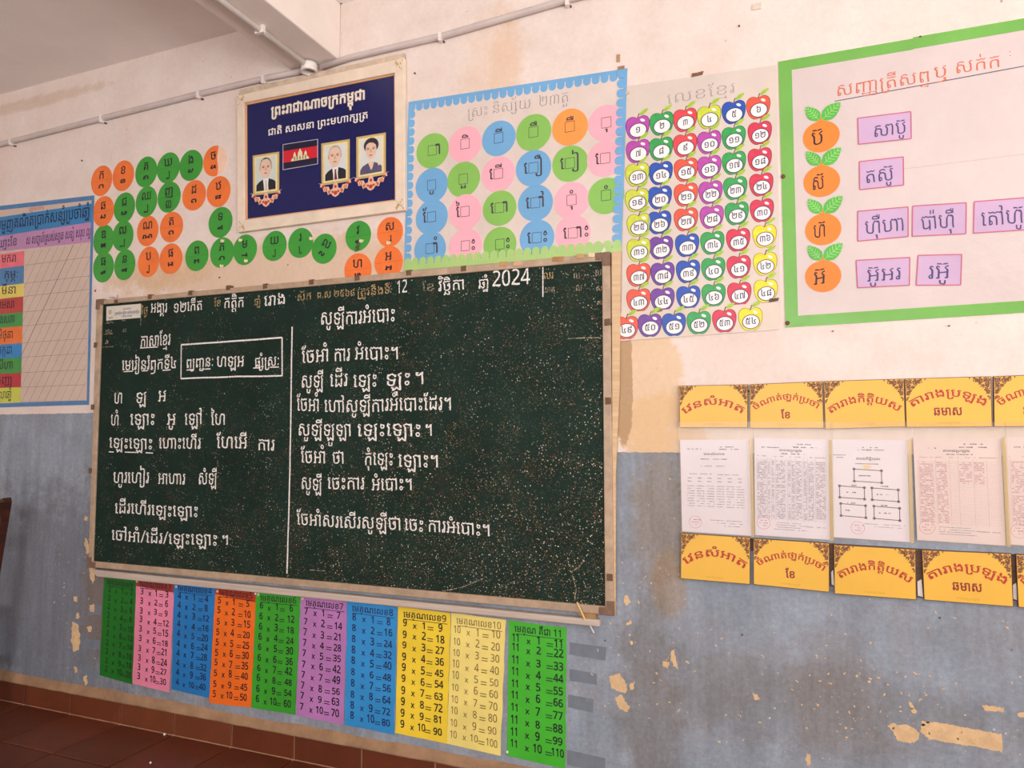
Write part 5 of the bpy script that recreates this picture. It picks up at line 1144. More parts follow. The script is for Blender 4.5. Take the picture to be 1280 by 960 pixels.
# rough cement lip above the tiles
mb = MB()
V, F = [], []
n = 160
rl = random.Random(5)
zt = .128
for i in range(n+1):
    x = X0 + (X1-X0)*i/n
    zt += (rl.uniform(.118, .138)-zt)*.35
    yf = .016 + rl.uniform(-.002, .003)
    V += [(x, 0, zt+.006), (x, -yf*.35, zt), (x, -yf, .1+rl.uniform(-.002, .002)), (x, -yf, .094), (x, 0, .094)]
for i in range(n):
    for k in range(4):
        a = i*5+k
        F.append((a, a+1, a+6, a+5))
M_LIP = plain('cement_lip', 'a07d5e', .85, .3, 12, .4)
build('cement_lip', V, F, M_LIP, base, smooth=True)

# bare patches where the paint has come off, and marks of old tape
M_BARE = plain('bare_plaster', 'dcb98c', .9, .18, 30, .5)
M_TAPEMARK = plain('old_tape_mark', '747c86', .8, .15, 20, .2)


def chip(poly, m=M_BARE, y=.0008, name='bare_patch'):
    rr = random.Random(len(poly)*7 + int(poly[0][0]))
    pts = []
    n_ = len(poly)
    for i in range(n_):
        a, b_ = poly[i], poly[(i+1) % n_]
        L_ = math.hypot(b_[0]-a[0], b_[1]-a[1])
        k_ = max(1, int(L_/(1.8 if name == 'bare_patch' else 4)))
        for j in range(k_):
            t = j/k_
            jx = .85 if name == 'bare_patch' else .12
            pts.append(W(a[0]+(b_[0]-a[0])*t + rr.uniform(-jx, jx), a[1]+(b_[1]-a[1])*t + rr.uniform(-jx, jx)))
    mb_ = MB().prism(pts, -.001, y)
    return mb_.build(name, m, wall)


for poly in (
    [(762, 845), (774, 842), (780, 850), (784, 858), (783, 866), (775, 865), (764, 860)],
    [(787, 855), (792, 853), (793, 861), (788, 863)],
    [(769, 872), (777, 868), (781, 876), (787, 884), (784, 890), (775, 887), (771, 880)],
    [(828, 827), (837, 828), (835, 835), (829, 833)],
    [(839, 814), (843, 811), (845, 825), (849, 838), (842, 832), (838, 822)],
    [(788, 802), (791, 802), (790, 807), (788, 806)],
    [(780, 745), (785, 744), (788, 753), (783, 757), (780, 752)], [(783, 779), (789, 775), (790, 780), (784, 782)],
    [(1109, 907), (1116, 904), (1124, 907), (1133, 905), (1144, 911), (1150, 917), (1148, 925), (1138, 929), (1122, 926), (1118, 917)],
    [(1152, 901), (1180, 904), (1215, 911), (1252, 918), (1253, 940), (1222, 934), (1190, 929), (1160, 923), (1150, 914)],
    [(1228, 881), (1255, 885), (1256, 890), (1230, 888)], [(1272, 892), (1280, 890), (1280, 897), (1273, 896)],
    [(1136, 877), (1141, 880), (1146, 890), (1141, 892), (1138, 886)],
    [(1008, 942), (1012, 943), (1014, 954), (1009, 957), (1007, 949)], [(940, 866), (946, 868), (950, 874), (943, 875)],
    [(112, 708), (119, 708), (119, 722), (116, 730), (113, 722)], [(107, 672), (110, 676), (113, 690), (109, 692), (106, 682)],
    [(91, 777), (97, 780), (100, 793), (99, 812), (92, 815), (89, 800)], [(92, 746), (97, 745), (97, 752), (93, 752)],
    [(112, 757), (118, 755), (118, 764), (113, 765)], [(109, 784), (114, 782), (114, 790), (110, 791)], [(104, 846), (108, 843), (110, 853), (106, 857)],
    [(93, 833), (96, 833), (96, 840), (93, 841)], [(106, 645), (110, 646), (110, 651), (106, 651)], [(96, 766), (99, 765), (99, 774), (95, 773)],
):
    chip(poly)
for poly in ([(712, 803), (758, 809), (757, 826), (712, 818)], [(712, 836), (746, 842), (746, 856), (712, 851)], [(710, 868), (742, 874), (741, 891), (710, 884)],
             [(709, 937), (757, 948), (756, 966), (709, 956)],
             [(110, 756), (127, 757), (126, 768), (110, 769)], [(100, 799), (125, 800), (125, 812), (102, 811)], [(104, 837), (123, 838), (124, 848), (106, 850)]):
    chip(poly, M_TAPEMARK, .0004, 'tape_mark')
# scattered tiny flecks of lost paint
mb = MB()
rf = random.Random(11)
zones = [((1000, 760), (1280, 950), 60), ((720, 700), (860, 900), 70), ((60, 640), (125, 850), 40), ((860, 780), (1100, 950), 60), ((790, 580), (846, 700), 12), ((1040, 840), (1180, 920), 30)]
for (xa, ya), (xb, yb), k in zones:
    for _ in range(k):
        px, py = rf.uniform(xa, xb), rf.uniform(ya, yb)
        cx, cz = W(px, py)
        if cz < .16:
            continue
        r = rf.uniform(.0009, .0026) * (1.7 if rf.random() < .08 else 1)
        mb.prism(ellipse(cx, cz, r*rf.uniform(.5, 2.4), r, 7, rf.uniform(0, 3), .32, rf), -.001, .0008)
o = mb.build('paint_fleck', M_BARE, wall)
o['kind'] = 'stuff'

# ================================================================ BLACKBOARD
BB = Quad((133, 381.5), (754.5, 328), (758.5, 756), (121.5, 700.5))
OUT = Quad((126.6, 376.6), (764, 317.5), (769.3, 767.5), (116, 707.5))
board = thing('blackboard', at(OUT.P(.5, 1), .0), 'large dark green blackboard covered in white chalk writing, in a thin metal frame', 'blackboard')
sheet_verts(BB, .0055, .016).build('writing_surface', M_BOARD, board)
DEP = .0166


def frame_rails(q_in, q_out, back, front, m, parent, name='frame_rail'):
    i, o_ = q_in.c, q_out.c
    for k in range(4):
        k2 = (k+1) % 4
        r = MB().prism([o_[k], o_[k2], i[k2], i[k]], back, front).build(name, m, parent)
        box_bevel(r, .0025, 2)


frame_rails(BB, OUT, .0055, .024, M_RAIL, board)
# the pale batten that runs down beyond the right-hand rail
r = MB().prism([W(766, 316), W(777, 315), W(775.5, 480), W(771, 590), W(770.5, 768), W(767.5, 768)], .0055, .0145).build('side_batten', M_RAILW, board)
# plastic corners
def corner(px, dx, dz, arm=.034, wd=.026):
    x, z = W(*px)
    poly = [(x, z), (x+dx*arm*1.5, z), (x+dx*arm*1.5, z+dz*wd), (x+dx*wd, z+dz*wd), (x+dx*wd, z+dz*arm*1.4), (x, z+dz*arm*1.4)]
    c_ = MB().prism(poly, .0055, .0265).build('corner_bracket', M_BRACKET, board)
    box_bevel(c_, .002, 2)


corner((126.0, 375.5), 1, -1)
corner((764.5, 316.5), -1, -1)
corner((769.8, 768.0), -1, 1)
corner((115.4, 708.3), 1, 1)
for px, py in ((151, 378.3), (193, 372), (243.5, 367.5), (290.5, 361), (336.5, 359), (394, 354), (451, 349), (515, 342.5), (583, 337.5), (761.5, 404), (762.5, 501.5), (764.5, 720), (125.5, 432), (122, 509), (119, 588)):
    x, z = W(px, py)
    rz, rx = (.0105, .0105) if py < 390 and px < 750 else (.012, .010)
    MB().prism([(x-rx, z-rz), (x+rx, z-rz*.9), (x+rx*.95, z+rz), (x-rx*1.02, z+rz*.95)], .0055, .0262).build('tape_tab', M_CLIP, board)
# torn scraps along the top rail
for px, py, w_, col in ((145, 370.5, 5, 'e3d4c8'), (632, 331.5, 4, 'c79a62'), (650, 331, 4.5, 'd8a98a'), (728, 322, 4, 'c79c70'), (742, 320.5, 3.5, 'e0c9a8'), (700, 325.5, 6, 'b58252')):
    x, z = W(px, py)
    s = w_*.0036
    MB().prism([(x-s, z-.007), (x+s*.9, z-.009), (x+s, z+.006), (x-s*.8, z+.008)], .01, .0272).build('tape_scrap', M(col, .8, .2), board)

# maker's label
LB = Quad((137.2, 384), (180, 380.4), (179.6, 397.8), (137, 401.3))
lab = sheet_verts(LB, .016, .0172).build('maker_label', M('d8d2c2', .5), board)
mbi = MB()
mbi.flat(ellipse(*LB.P(.11, .42), .0085, .0095, 20), .0177)
mbi.build('emblem', M('b0504c', .5), lab)
mbi = MB().flat(ellipse(*LB.P(.11, .42), .0045, .0052, 16), .0180)
mbi.build('emblem_centre', M('e6dccd', .5), lab)
mbi = MB()
h_ = LB.height()
for s, u0, u1, v, hh in (('ស.គោល', .5, .72, .34, .13), ('ក្រុមហ៊ុន ឡាំង ផលិតក្ដារខៀន', .25, .97, .64, .17), ('០១២ ៣៤៥', .45, .76, .88, .13), ('កម្ពុជា', .04, .2, .86, .08)):
    text_on(mbi, s, LB.P(u0, v), LB.P(u1, v), h_*hh, .0178, weight=6)
mbi.build('label_lettering', M('56527a', .5), lab)

# chalk writing, one line at a time
rc = random.Random(21)


def chalk(s, a, b, h, m=M_CHALK, w=2, name='chalk_line'):
    mb_ = MB()
    text_px(mb_, s, a, b, h, DEP+rc.uniform(0, .0001), weight=w, jitter=14, rnd=rc, hand=True)
    # a wandering hand: bend the line slightly
    ph, am = rc.uniform(0, 6), .0022
    mb_.v = [(x, y, z + am*math.sin(x*11+ph)) for x, y, z in mb_.v]
    return mb_.build(name, m, board)


def stroke(pts, wpx=2.0, m=M_CHALK, name='chalk_rule'):
    mb_ = MB()
    w_ = wpx*.0034
    P_ = [W(*p) for p in pts]
    fine_ = [P_[0]]
    for i in range(len(P_)-1):
        n_ = max(1, int(math.hypot(P_[i+1][0]-P_[i][0], P_[i+1][1]-P_[i][1])/.06))
        for k_ in range(1, n_+1):
            t = k_/n_
            fine_.append((P_[i][0]+(P_[i+1][0]-P_[i][0])*t + rc.uniform(-.0008, .0008), P_[i][1]+(P_[i+1][1]-P_[i][1])*t + rc.uniform(-.0008, .0008)))
    for i in range(len(fine_)-1):
        mb_.line(fine_[i], fine_[i+1], w_, DEP+.0001)
    return mb_.build(name, m, board)


M_CO = chalk_material('chalk_ochre', 'c9a878', .46)
chalk('ថ្ងៃ', (180, 393.5), (189, 392.5), 8, M_CO)
chalk('អង្គារ', (192, 391.5), (213, 390.5), 11)
chalk('១២កើត', (220, 391), (257, 388), 11)
chalk('ខែ', (271, 385), (280, 384), 8, M_CO)
chalk('កត្តិក', (283, 386.5), (309, 385), 12)
chalk('ឆ្នាំ', (321, 383), (329.5, 382), 8, M_CO)
chalk('រោង', (333, 383), (361, 381), 12)
chalk('ស័ក', (374, 376.5), (393, 374.5), 8, M_CO)
chalk('ព.ស ២៥៦៨', (399, 374), (447, 371.5), 7.5, M_CO)
chalk('ត្រូវនឹងទី', (449, 371.5), (491, 368.5), 9, M_CO)
chalk('12', (498, 368.5), (512, 366.5), 13, w=3)
chalk('ខែ', (530, 366), (546, 365), 9, M_CHALKF)
chalk('វិច្ឆិកា', (550, 366), (584, 363), 12)
chalk('ឆ្នាំ', (600, 362.5), (614, 361.5), 11)
chalk('2024', (617, 360), (665, 357), 16, w=4)
chalk('សូឡីការអំបោះ', (403, 407), (497.5, 402), 15, w=2)
chalk('ចែអាំ', (380, 454), (415, 452), 15, w=1)
chalk('ការ', (420, 452), (441, 451), 15, w=1)
chalk('អំបោះ។', (446, 450.5), (502, 449), 15, w=1)
chalk('សូឡី', (379, 485), (408, 484), 15, w=1)
chalk('ដើរ', (415, 484.5), (438, 483.5), 15, w=1)
chalk('ឡេះ', (444, 484), (475, 483), 15, w=1)
chalk('ឡុះ', (484, 483), (517, 481), 15, w=1)
chalk('។', (520, 481), (534, 480), 15, w=1)
chalk('ចែអាំ', (374, 514.5), (403, 514), 15, w=1)
chalk('ហៅសូឡីការអំបោះដែរ។', (408, 515), (568, 513), 15, w=1)
chalk('សូឡីឡូឡា', (375, 544), (443, 545), 14.5, w=1)
chalk('ឡេះឡោះ', (449, 546), (530, 545), 15, w=1)
chalk('។', (533, 545), (544, 545), 14, w=1)
chalk('ចែអាំ', (379, 579), (411, 579.5), 14.5, w=1)
chalk('ថា', (418, 579.5), (434, 579.5), 14, w=1)
chalk('កុំឡេះ', (458, 581), (495, 582), 15, w=1)
chalk('ឡោះ។', (500, 583), (552, 583), 15, w=1)
chalk('សូឡី', (379, 611), (406, 612.5), 14.5, w=1)
chalk('ចេះការ', (412, 611.5), (459, 612), 14, w=1)
chalk('អំបោះ។', (467, 612), (519, 613), 14, w=1)
chalk('ចែអាំសរសើរសូឡីថា', (374, 655), (505, 663), 14, w=1)
chalk('ចេះ', (508, 663), (533, 664.5), 14, w=1)
chalk('ការអំបោះ។', (537, 664.5), (616, 669), 14, w=1)
chalk('ភាសាខ្មែរ', (179, 433.5), (217, 432), 13, w=3)
chalk('មេរៀនរំឭកទី៤', (156, 463), (225, 461), 12, w=3)
chalk('ព្យញ្ជនៈ', (236, 461), (271, 459), 11, w=4)
chalk('ហឡអ', (274, 459.5), (309, 457.5), 12.5, w=4)
chalk('ផ្សំស្រៈ', (321.5, 459), (353, 457), 11, w=4)
chalk('ហ', (146, 505), (157.5, 504.5), 13)
chalk('ឡ', (173, 504), (187.5, 503), 13)
chalk('អ', (201, 503), (212, 502.5), 13)
chalk('ហំ', (142, 532), (153, 531.5), 13)
chalk('ឡោះ', (166, 532), (198, 531), 13.5)
chalk('អូ', (212, 531), (224, 531), 13.5)
chalk('ឡៅ', (234, 531.5), (257, 530.5), 14)
chalk('ហៃ', (267, 532), (286, 531), 13.5)
chalk('ឡេះឡោះ', (140, 560.5), (195, 561), 12.5)
chalk('ហោះហើរ', (202, 561), (255, 561), 13)
chalk('ហែអើ', (274, 560.5), (313, 561.5), 14)
chalk('ការ', (325, 562), (347, 563), 13)
chalk('ហូរហៀរ', (145, 603.5), (190.5, 604.5), 13)
chalk('អាហារ', (201, 604), (235.5, 605), 13)
chalk('សំឡី', (251, 605.5), (275, 606), 14)
chalk('ដើរហើរឡេះឡោះ', (147, 641.5), (252, 645.5), 12.5)
chalk('ចៅអាំ/ដើរ/ឡេះឡោះ', (143, 675), (276, 682), 12.5)
chalk('។', (280, 681), (290, 681), 12)
for s, x, y, h in (('លរ', 681, 351, 8), ('ល', 718, 349, 7), ('ស', 745, 347, 7), ('ហក', 683, 366, 6), ('ស', 721, 365, 7), ('ស', 746, 364, 5), ('ស', 747, 381, 4)):
    chalk(s, (x, y), (x + (13 if len(s) > 1 else 9), y-.7), h, M_CO if h > 7 else M_CHALKF)
for s, x, y, h in (('លរ', 137, 404.5, 4.5), ('ស', 156, 402.5, 4.5), ('ហក', 136, 417, 4.5), ('ស', 157, 415.5, 4.5), ('រ', 135, 431, 4.5)):
    chalk(s, (x, y), (x + (8 if len(s) > 1 else 5), y-.3), h, M_CHALKF)
stroke([(368.5, 409), (367.8, 450), (367, 520), (365.3, 610), (362, 716)], 1.9)
stroke([(230, 431.5), (290, 427.5), (356, 422.5)], 2.0)
stroke([(356, 422.5), (356.2, 470)], 1.8)
stroke([(356.2, 470), (300, 471), (230, 473.5)], 1.9)
stroke([(230, 473.5), (230.5, 431.5)], 1.6)
stroke([(179, 435.5), (201, 434.3)], 1.4)
for a, b in (((158, 465), (170, 464.3)), ((181, 464), (189, 463.5)), ((207, 463.3), (217, 462.8))):
    stroke([a, b], 1.4)
stroke([(237, 463), (246, 462.5)], 1.4)
stroke([(259, 461.8), (267, 461.4)], 1.4)
stroke([(320, 460.5), (329, 460)], 1.4)
stroke([(341, 459.5), (352, 459)], 1.4)
for a, b in (((140, 564.6), (146, 564.8)), ((160, 565), (174, 565.5)), ((186, 565.8), (195, 566.2))):
    stroke([a, b], 1.4)
stroke([(135, 405), (147, 404)], .8, M_CHALKF)
stroke([(133, 418.5), (145, 417.5)], .8, M_CHALKF)
stroke([(132.5, 434.5), (146, 433.8)], .8, M_CHALKF)
stroke([(180, 397), (180, 408)], .9, M_CHALKF)
stroke([(680.5, 335), (680.8, 372)], 1.2)
stroke([(710, 424), (754, 422.5)], .9, M_CHALKF)
stroke([(556, 738), (580, 733), (606, 722)], 1.0, M_CHALKF)
stroke([(390, 711.5), (410, 713)], .8, M_CHALKF)
stroke([(716, 714), (725, 708), (731, 700)], 1.3, M_CHALKF)
stroke([(717, 716), (722, 735), (720, 750)], .8, M_CHALKF)
stroke([(731, 725), (736, 738)], .7, M_CHALKF)

# ledge under the blackboard
LQ = Quad((122, 710.5), (752, 772.5), (752.5, 781), (128, 719.5))
ledge = props(box_bevel(MB().prism(LQ.c, 0, .030).build('chalk_ledge', M_TRAY), .004, 2), 'long pale painted wooden ledge sagging just under the blackboard', 'ledge')
brk = MB().prism([W(722, 763), W(747, 766), W(747, 774), W(732, 773)], 0, .018)
props(brk.build('ledge_bracket', M('a67f52', .7, .3)), 'small brown block joining the blackboard corner to the ledge', 'bracket')


def stick(name, a, b, r, m, label, y0=.03, y1=.036):
    pa, pb = W(*a), W(*b)
    o_ = MB().tube([(pa[0], -y0, pa[1]), (pb[0], -y1, pb[1])], r, 6).build(name, m)
    return props(o_, label, 'stick')


stick('bamboo_stick', (724.5, 750), (735.5, 773), .0028, M('e2c27e', .5), 'thin yellow bamboo stick leaning on the lower right blackboard corner', .031, .034)
stick('chalk_stick', (738.5, 780), (743, 790.5), .003, M('e6dcd4', .8), 'short white stick hanging below the right end of the ledge', .012, .006)

# ================================================================ TIMES-TABLE STRIPS
STRIPS = [
    (2, '1a7020', M_INK, 'dark green', [(130.8, 719.8), (170.8, 726), (165.8, 855.2), (125, 843.8)], (.2, .4, .6, .72, .88)),
    (3, 'e887a4', M_INK, 'pink', [(170.8, 722.5), (218.3, 727), (211.7, 865.6), (165.8, 854.2)], (.17, .38, .55, .68, .83)),
    (4, '2377bb', M('14213f', .5), 'blue', [(217.9, 727), (269.4, 733), (261.7, 871.9), (215.2, 861.5)], (.15, .33, .52, .68, .82)),
    (5, 'ee6f22', M_INK, 'orange', [(270, 731.3), (320.4, 738.5), (313.8, 884.4), (261.7, 878.8)], (.12, .31, .48, .65, .82)),
    (6, '3ba02c', M_INK, 'mid green', [(320.9, 738.6), (375.6, 744), (369.5, 893.2), (314.4, 884)], (.14, .32, .5, .62, .82)),
    (7, 'b67ab5', M_INK, 'violet', [(377.4, 744.5), (434.2, 751.7), (429.2, 905.9), (370.1, 893.8)], (.12, .32, .5, .65, .83)),
    (8, '3390d0', M('1c2b60', .5), 'sky blue', [(434.6, 751), (497, 759), (492.6, 917.9), (431.4, 905.4)], (.15, .35, .53, .67, .84)),
    (9, 'f0cf3a', M_INK, 'bright yellow', [(498.3, 758.3), (563.6, 766.3), (559, 929.7), (494.2, 916)], (.14, .33, .51, .63, .82)),
    (10, 'f0dc7e', M('7a5a34', .6), 'faded pale yellow', [(564.8, 765.7), (632.4, 774.8), (625.5, 944.6), (559, 929)], (.12, .33, .51, .65, .84)),
    (11, '45b52f', M_INK, 'fresh green', [(636.5, 775.5), (708.6, 784.7), (706.8, 961), (633.5, 943.9)], (.13, .35, .53, .72, .87)),
]
HEAD = {2: 'មេគុណលេខ២', 3: 'មេគុណលេខ3', 4: 'មេគុណលេខ4', 5: 'មេគុណលេខ5', 6: 'មេគុណលេខ6', 7: 'មេគុណលេខ7', 8: 'មេគុណលេខ8', 9: 'មេគុណលេខ9', 10: 'មេគុណលេខ10', 11: 'មេគុណ គឺជា 11'}
NEXT = {2: 'at the left end of the row under the blackboard'}
rs = random.Random(9)
M_EQ = M_INK
for n_, col, ink, cname, c4, us in STRIPS:
    q = Quad(*c4)
    t = thing('times_table_strip', at(q.P(.5, 1)), '%s paper strip with the %s times table, in the row under the blackboard' % (cname, {2: 'two', 3: 'three', 4: 'four', 5: 'five', 6: 'six', 7: 'seven', 8: 'eight', 9: 'nine', 10: 'ten', 11: 'eleven'}[n_]), 'times table', 'times table strips under the blackboard')
    lay = .0016 if n_ % 2 else .0026
    pm = laminated('strip_paper_' + cname.replace(' ', '_'), col, .38, .18, .10)
    # slightly wavy cut edges
    pts = []
    for (u0, v0, u1, v1, k) in ((0, 0, 1, 0, 4), (1, 0, 1, 1, 14), (1, 1, 0, 1, 4), (0, 1, 0, 0, 14)):
        for i in range(k):
            u, v = u0+(u1-u0)*i/k, v0+(v1-v0)*i/k
            pts.append(q.P(u + rs.uniform(-.008, .008), v + rs.uniform(-.002, .002)))
    MB().prism(pts, .0002, lay).build('paper', pm, t)
    hh = q.height()
    mbh = MB()
    text_on(mbh, HEAD[n_], q.P(.1, .077), q.P(.93, .073), hh*.042, lay+.0004, weight=14 if n_ != 10 else 4, hand=True)
    mbh.build('heading', ink, t)
    mbl = MB().line(q.P(.12, .092), q.P(.95, .088), .0022, lay+.0003)
    mbl.build('heading_rule', ink, t)
    if n_ in (3, 5):
        MB().flat([q.P(0, .0), q.P(1, .0), q.P(1, .10), q.P(0, .075)], lay+.0002).build('glue_stain', M('a03a30' if n_ == 3 else 'b03c1c', .4, .3), t)
    for k in range(1, 11):
        v = .148 + .0885*(k-1)
        if n_ == 11 and k > 1:
            v -= .016
        mbr = MB()
        fade = ink
        dh = hh*.058
        segs = ((str(n_), us[0], .085 if n_ < 10 else .14), ('x', us[1], .07), (str(k), us[2], .085 if k < 10 else .16), (str(n_*k), us[4], .085 if n_*k < 10 else (.17 if n_*k < 100 else .22)))
        for s, u, wd in segs:
            vv = v + rs.uniform(-.004, .004) + (.006 if s == 'x' else 0)
            hk = dh*rs.uniform(.92, 1.08) * (1.0)
            text_on(mbr, s, q.P(u-wd/2, vv), q.P(u+wd/2, vv), hk*(.95 if s != 'x' else .72)*.82, lay+.0005, weight=26 if n_ != 10 else 6, jitter=20, rnd=rs, hand=True)
        for dv in (-.006, -.024):
            mbr.line(q.P(us[3]-.055, v+dv+.006), q.P(us[3]+.055, v+dv+.006), .0030, lay+.0005)
        mbr.build('sum_row', fade, t)


def pin(px, py, r, m, label, y=.0, name='drawing_pin'):
    x, z = W(px, py)
    mb_ = MB()
    V_, F_ = [], []
    N_ = 12
    prof = ((r, 0), (r, .0015), (r*.75, .003), (r*.3, .0042))
    for rr_, d_ in prof:
        for k_ in range(N_):
            a_ = 2*math.pi*k_/N_
            V_.append((x+rr_*math.cos(a_), -(y+d_), z+rr_*math.sin(a_)))
    for i_ in range(len(prof)-1):
        for k_ in range(N_):
            F_.append((i_*N_+k_, i_*N_+(k_+1) % N_, (i_+1)*N_+(k_+1) % N_, (i_+1)*N_+k_))
    F_.append(tuple((len(prof)-1)*N_+k_ for k_ in range(N_)))
    o_ = build(name, V_, F_, m, smooth=True)
    return props(o_, label, 'pin')


for px, py, lb in ((129.5, 719, 'dark green two times strip'), (172, 726.5, 'pink three times strip'), (221, 733, 'blue four times strip'), (272.5, 739, 'orange five times strip'), (323.5, 743, 'mid green six times strip'), (379, 748, 'violet seven times strip')):
    pin(px, py, .0062, M('d9b9a0', .35), 'small pale drawing pin at the top left corner of the %s' % lb, .003)
for px, py, lb in ((634.5, 939.5, 'torn pale speck by the foot of the fresh green eleven times strip'), (320, 742, 'small pale pin at the top right corner of the orange strip')):
    pin(px, py, .005, M('e8ddd2', .4), lb, .003)

# ================================================================ LETTER DISCS
GREEN, ORANGE = M('3a9a34', .42, .12, 9), M('ee7733', .42, .12, 9)
DISCS = [
    # px, py, colour, upper letter, lower letter, tilt, label tail
    (127.1, 226.0, 'o', 'ក', '្ក', 0, 'leftmost of the top row, above the left poster corner'),
    (154.2, 219.7, 'o', 'ខ', '្ខ', 0, 'second from the left in the top row'),
    (183.1, 215.1, 'g', 'គ', '្គ', 0, 'third from the left in the top row'),
    (210.6, 210.0, 'g', 'ឃ', '្ឃ', 0, 'fourth from the left in the top row'),
    (239.1, 206.8, 'g', 'ង', '្ង', 0, 'fifth in the top row, beside the half torn orange disc'),
    (269.0, 201.3, 'h', 'ច', '្ច', 0, 'with its right half torn off, last of the top row'),
    (129.5, 264.2, 'o', 'ឆ', '្ឆ', 0, 'leftmost of the second row, touching the chart edge'),
    (155.6, 259.6, 'g', 'ជ', '្ជ', 0, 'second from the left in the second row'),
    (183.3, 252.1, 'g', 'ឈ', '្ឈ', 0, 'third from the left in the second row'),
    (211.6, 246.4, 'g', 'ញ', '្ញ', 0, 'fourth from the left in the second row'),
    (242.8, 244.2, 'o', 'ដ', '្ដ', 0, 'fifth from the left in the second row'),
    (273.5, 239.6, 'o', 'ឋ', '្ឋ', 0, 'last of the second row, below the half torn one'),
    (129.7, 300.0, 'g', 'ឌ', '្ឌ', 0, 'leftmost of the third row'),
    (153.8, 295.0, 'g', 'ឍ', '្ឍ', 0, 'second from the left in the third row'),
    (184.7, 288.7, 'o', 'ណ', '្ណ', 0, 'third from the left in the third row'),
    (214.5, 283.8, 'o', 'ត', '្ត', 0, 'fourth from the left in the third row, before the empty gap'),
    (275.9, 278.0, 'g', 'ទ', '្ទ', 0, 'last of the third row, after the empty gap'),
    (129.5, 334.0, 'g', 'ធ', '្ធ', 0, 'leftmost of the bottom row, just over the blackboard corner'),
    (156.2, 331.0, 'g', 'ន', '្ន', 0, 'second from the left in the bottom row'),
    (185.9, 327.3, 'o', 'ប', '្ប', 0, 'third from the left in the bottom row'),
    (213.8, 323.5, 'o', 'ផ', '្ផ', 0, 'fourth in the bottom row, overlapping its orange neighbour'),
    (246.2, 319.8, 'g', 'ព', '្ព', 0, 'fifth from the left in the bottom row, right of the orange pair'),
    (277.7, 315.8, 'g', 'ភ', '្ភ', 0, 'sixth from the left in the bottom row, held by two pale tapes'),
    (306.5, 312.2, 'g', 'ម', '្ម', 0, 'tucked under the lower left corner of the framed poster'),
    (343.3, 307.5, 'g', 'យ', '្យ', 0, 'first of the three close together below the framed poster'),
    (376.0, 303.8, 'g', 'រ', '្រ', 0, 'second of the three close together below the framed poster'),
    (405.2, 311.0, 'g', 'ល', '្ល', -.55, 'tilted and slipped down, below the framed poster'),
    (447.9, 295.0, 'g', 'វ', '្វ', 0, 'scratched at the bottom, above the clipped orange disc'),
    (487.5, 290.0, 'o', 'ស', '្ស', 0, 'below the lower right corner of the framed poster'),
    (447.5, 337.0, 'o', 'ហ', '្ហ', 0, 'cut off by the blackboard rail, left of its orange twin'),
    (486.0, 327.7, 'o', 'អ', '្អ', 0, 'cut off by the blackboard rail, beside the scalloped chart'),
]
SUBS = {'្ក': 'ក្ក', '្ខ': 'ខ្ខ', '្គ': 'គ្គ', '្ឃ': 'ឃ្ឃ', '្ង': 'ង្ង', '្ច': 'ច្ច', '្ឆ': 'ឆ្ឆ', '្ជ': 'ជ្ជ', '្ឈ': 'ឈ្ឈ', '្ញ': 'ញ្ញ', '្ដ': 'ដ្ដ', '្ឋ': 'ឋ្ឋ', '្ឌ': 'ឌ្ឌ', '្ឍ': 'ឍ្ឍ', '្ណ': 'ណ្ណ', '្ត': 'ត្ត', '្ទ': 'ទ្ទ', '្ធ': 'ធ្ធ', '្ន': 'ន្ន', '្ប': 'ប្ប', '្ផ': 'ផ្ផ', '្ព': 'ព្ព', '្ភ': 'ភ្ភ', '្ម': 'ម្ម', '្យ': 'យ្យ', '្រ': 'រ្រ', '្ល': 'ល្ល', '្វ': 'វ្វ', '្ស': 'ស្ស', '្ហ': 'ហ្ហ', '្អ': 'អ្អ'}
rd = random.Random(4)
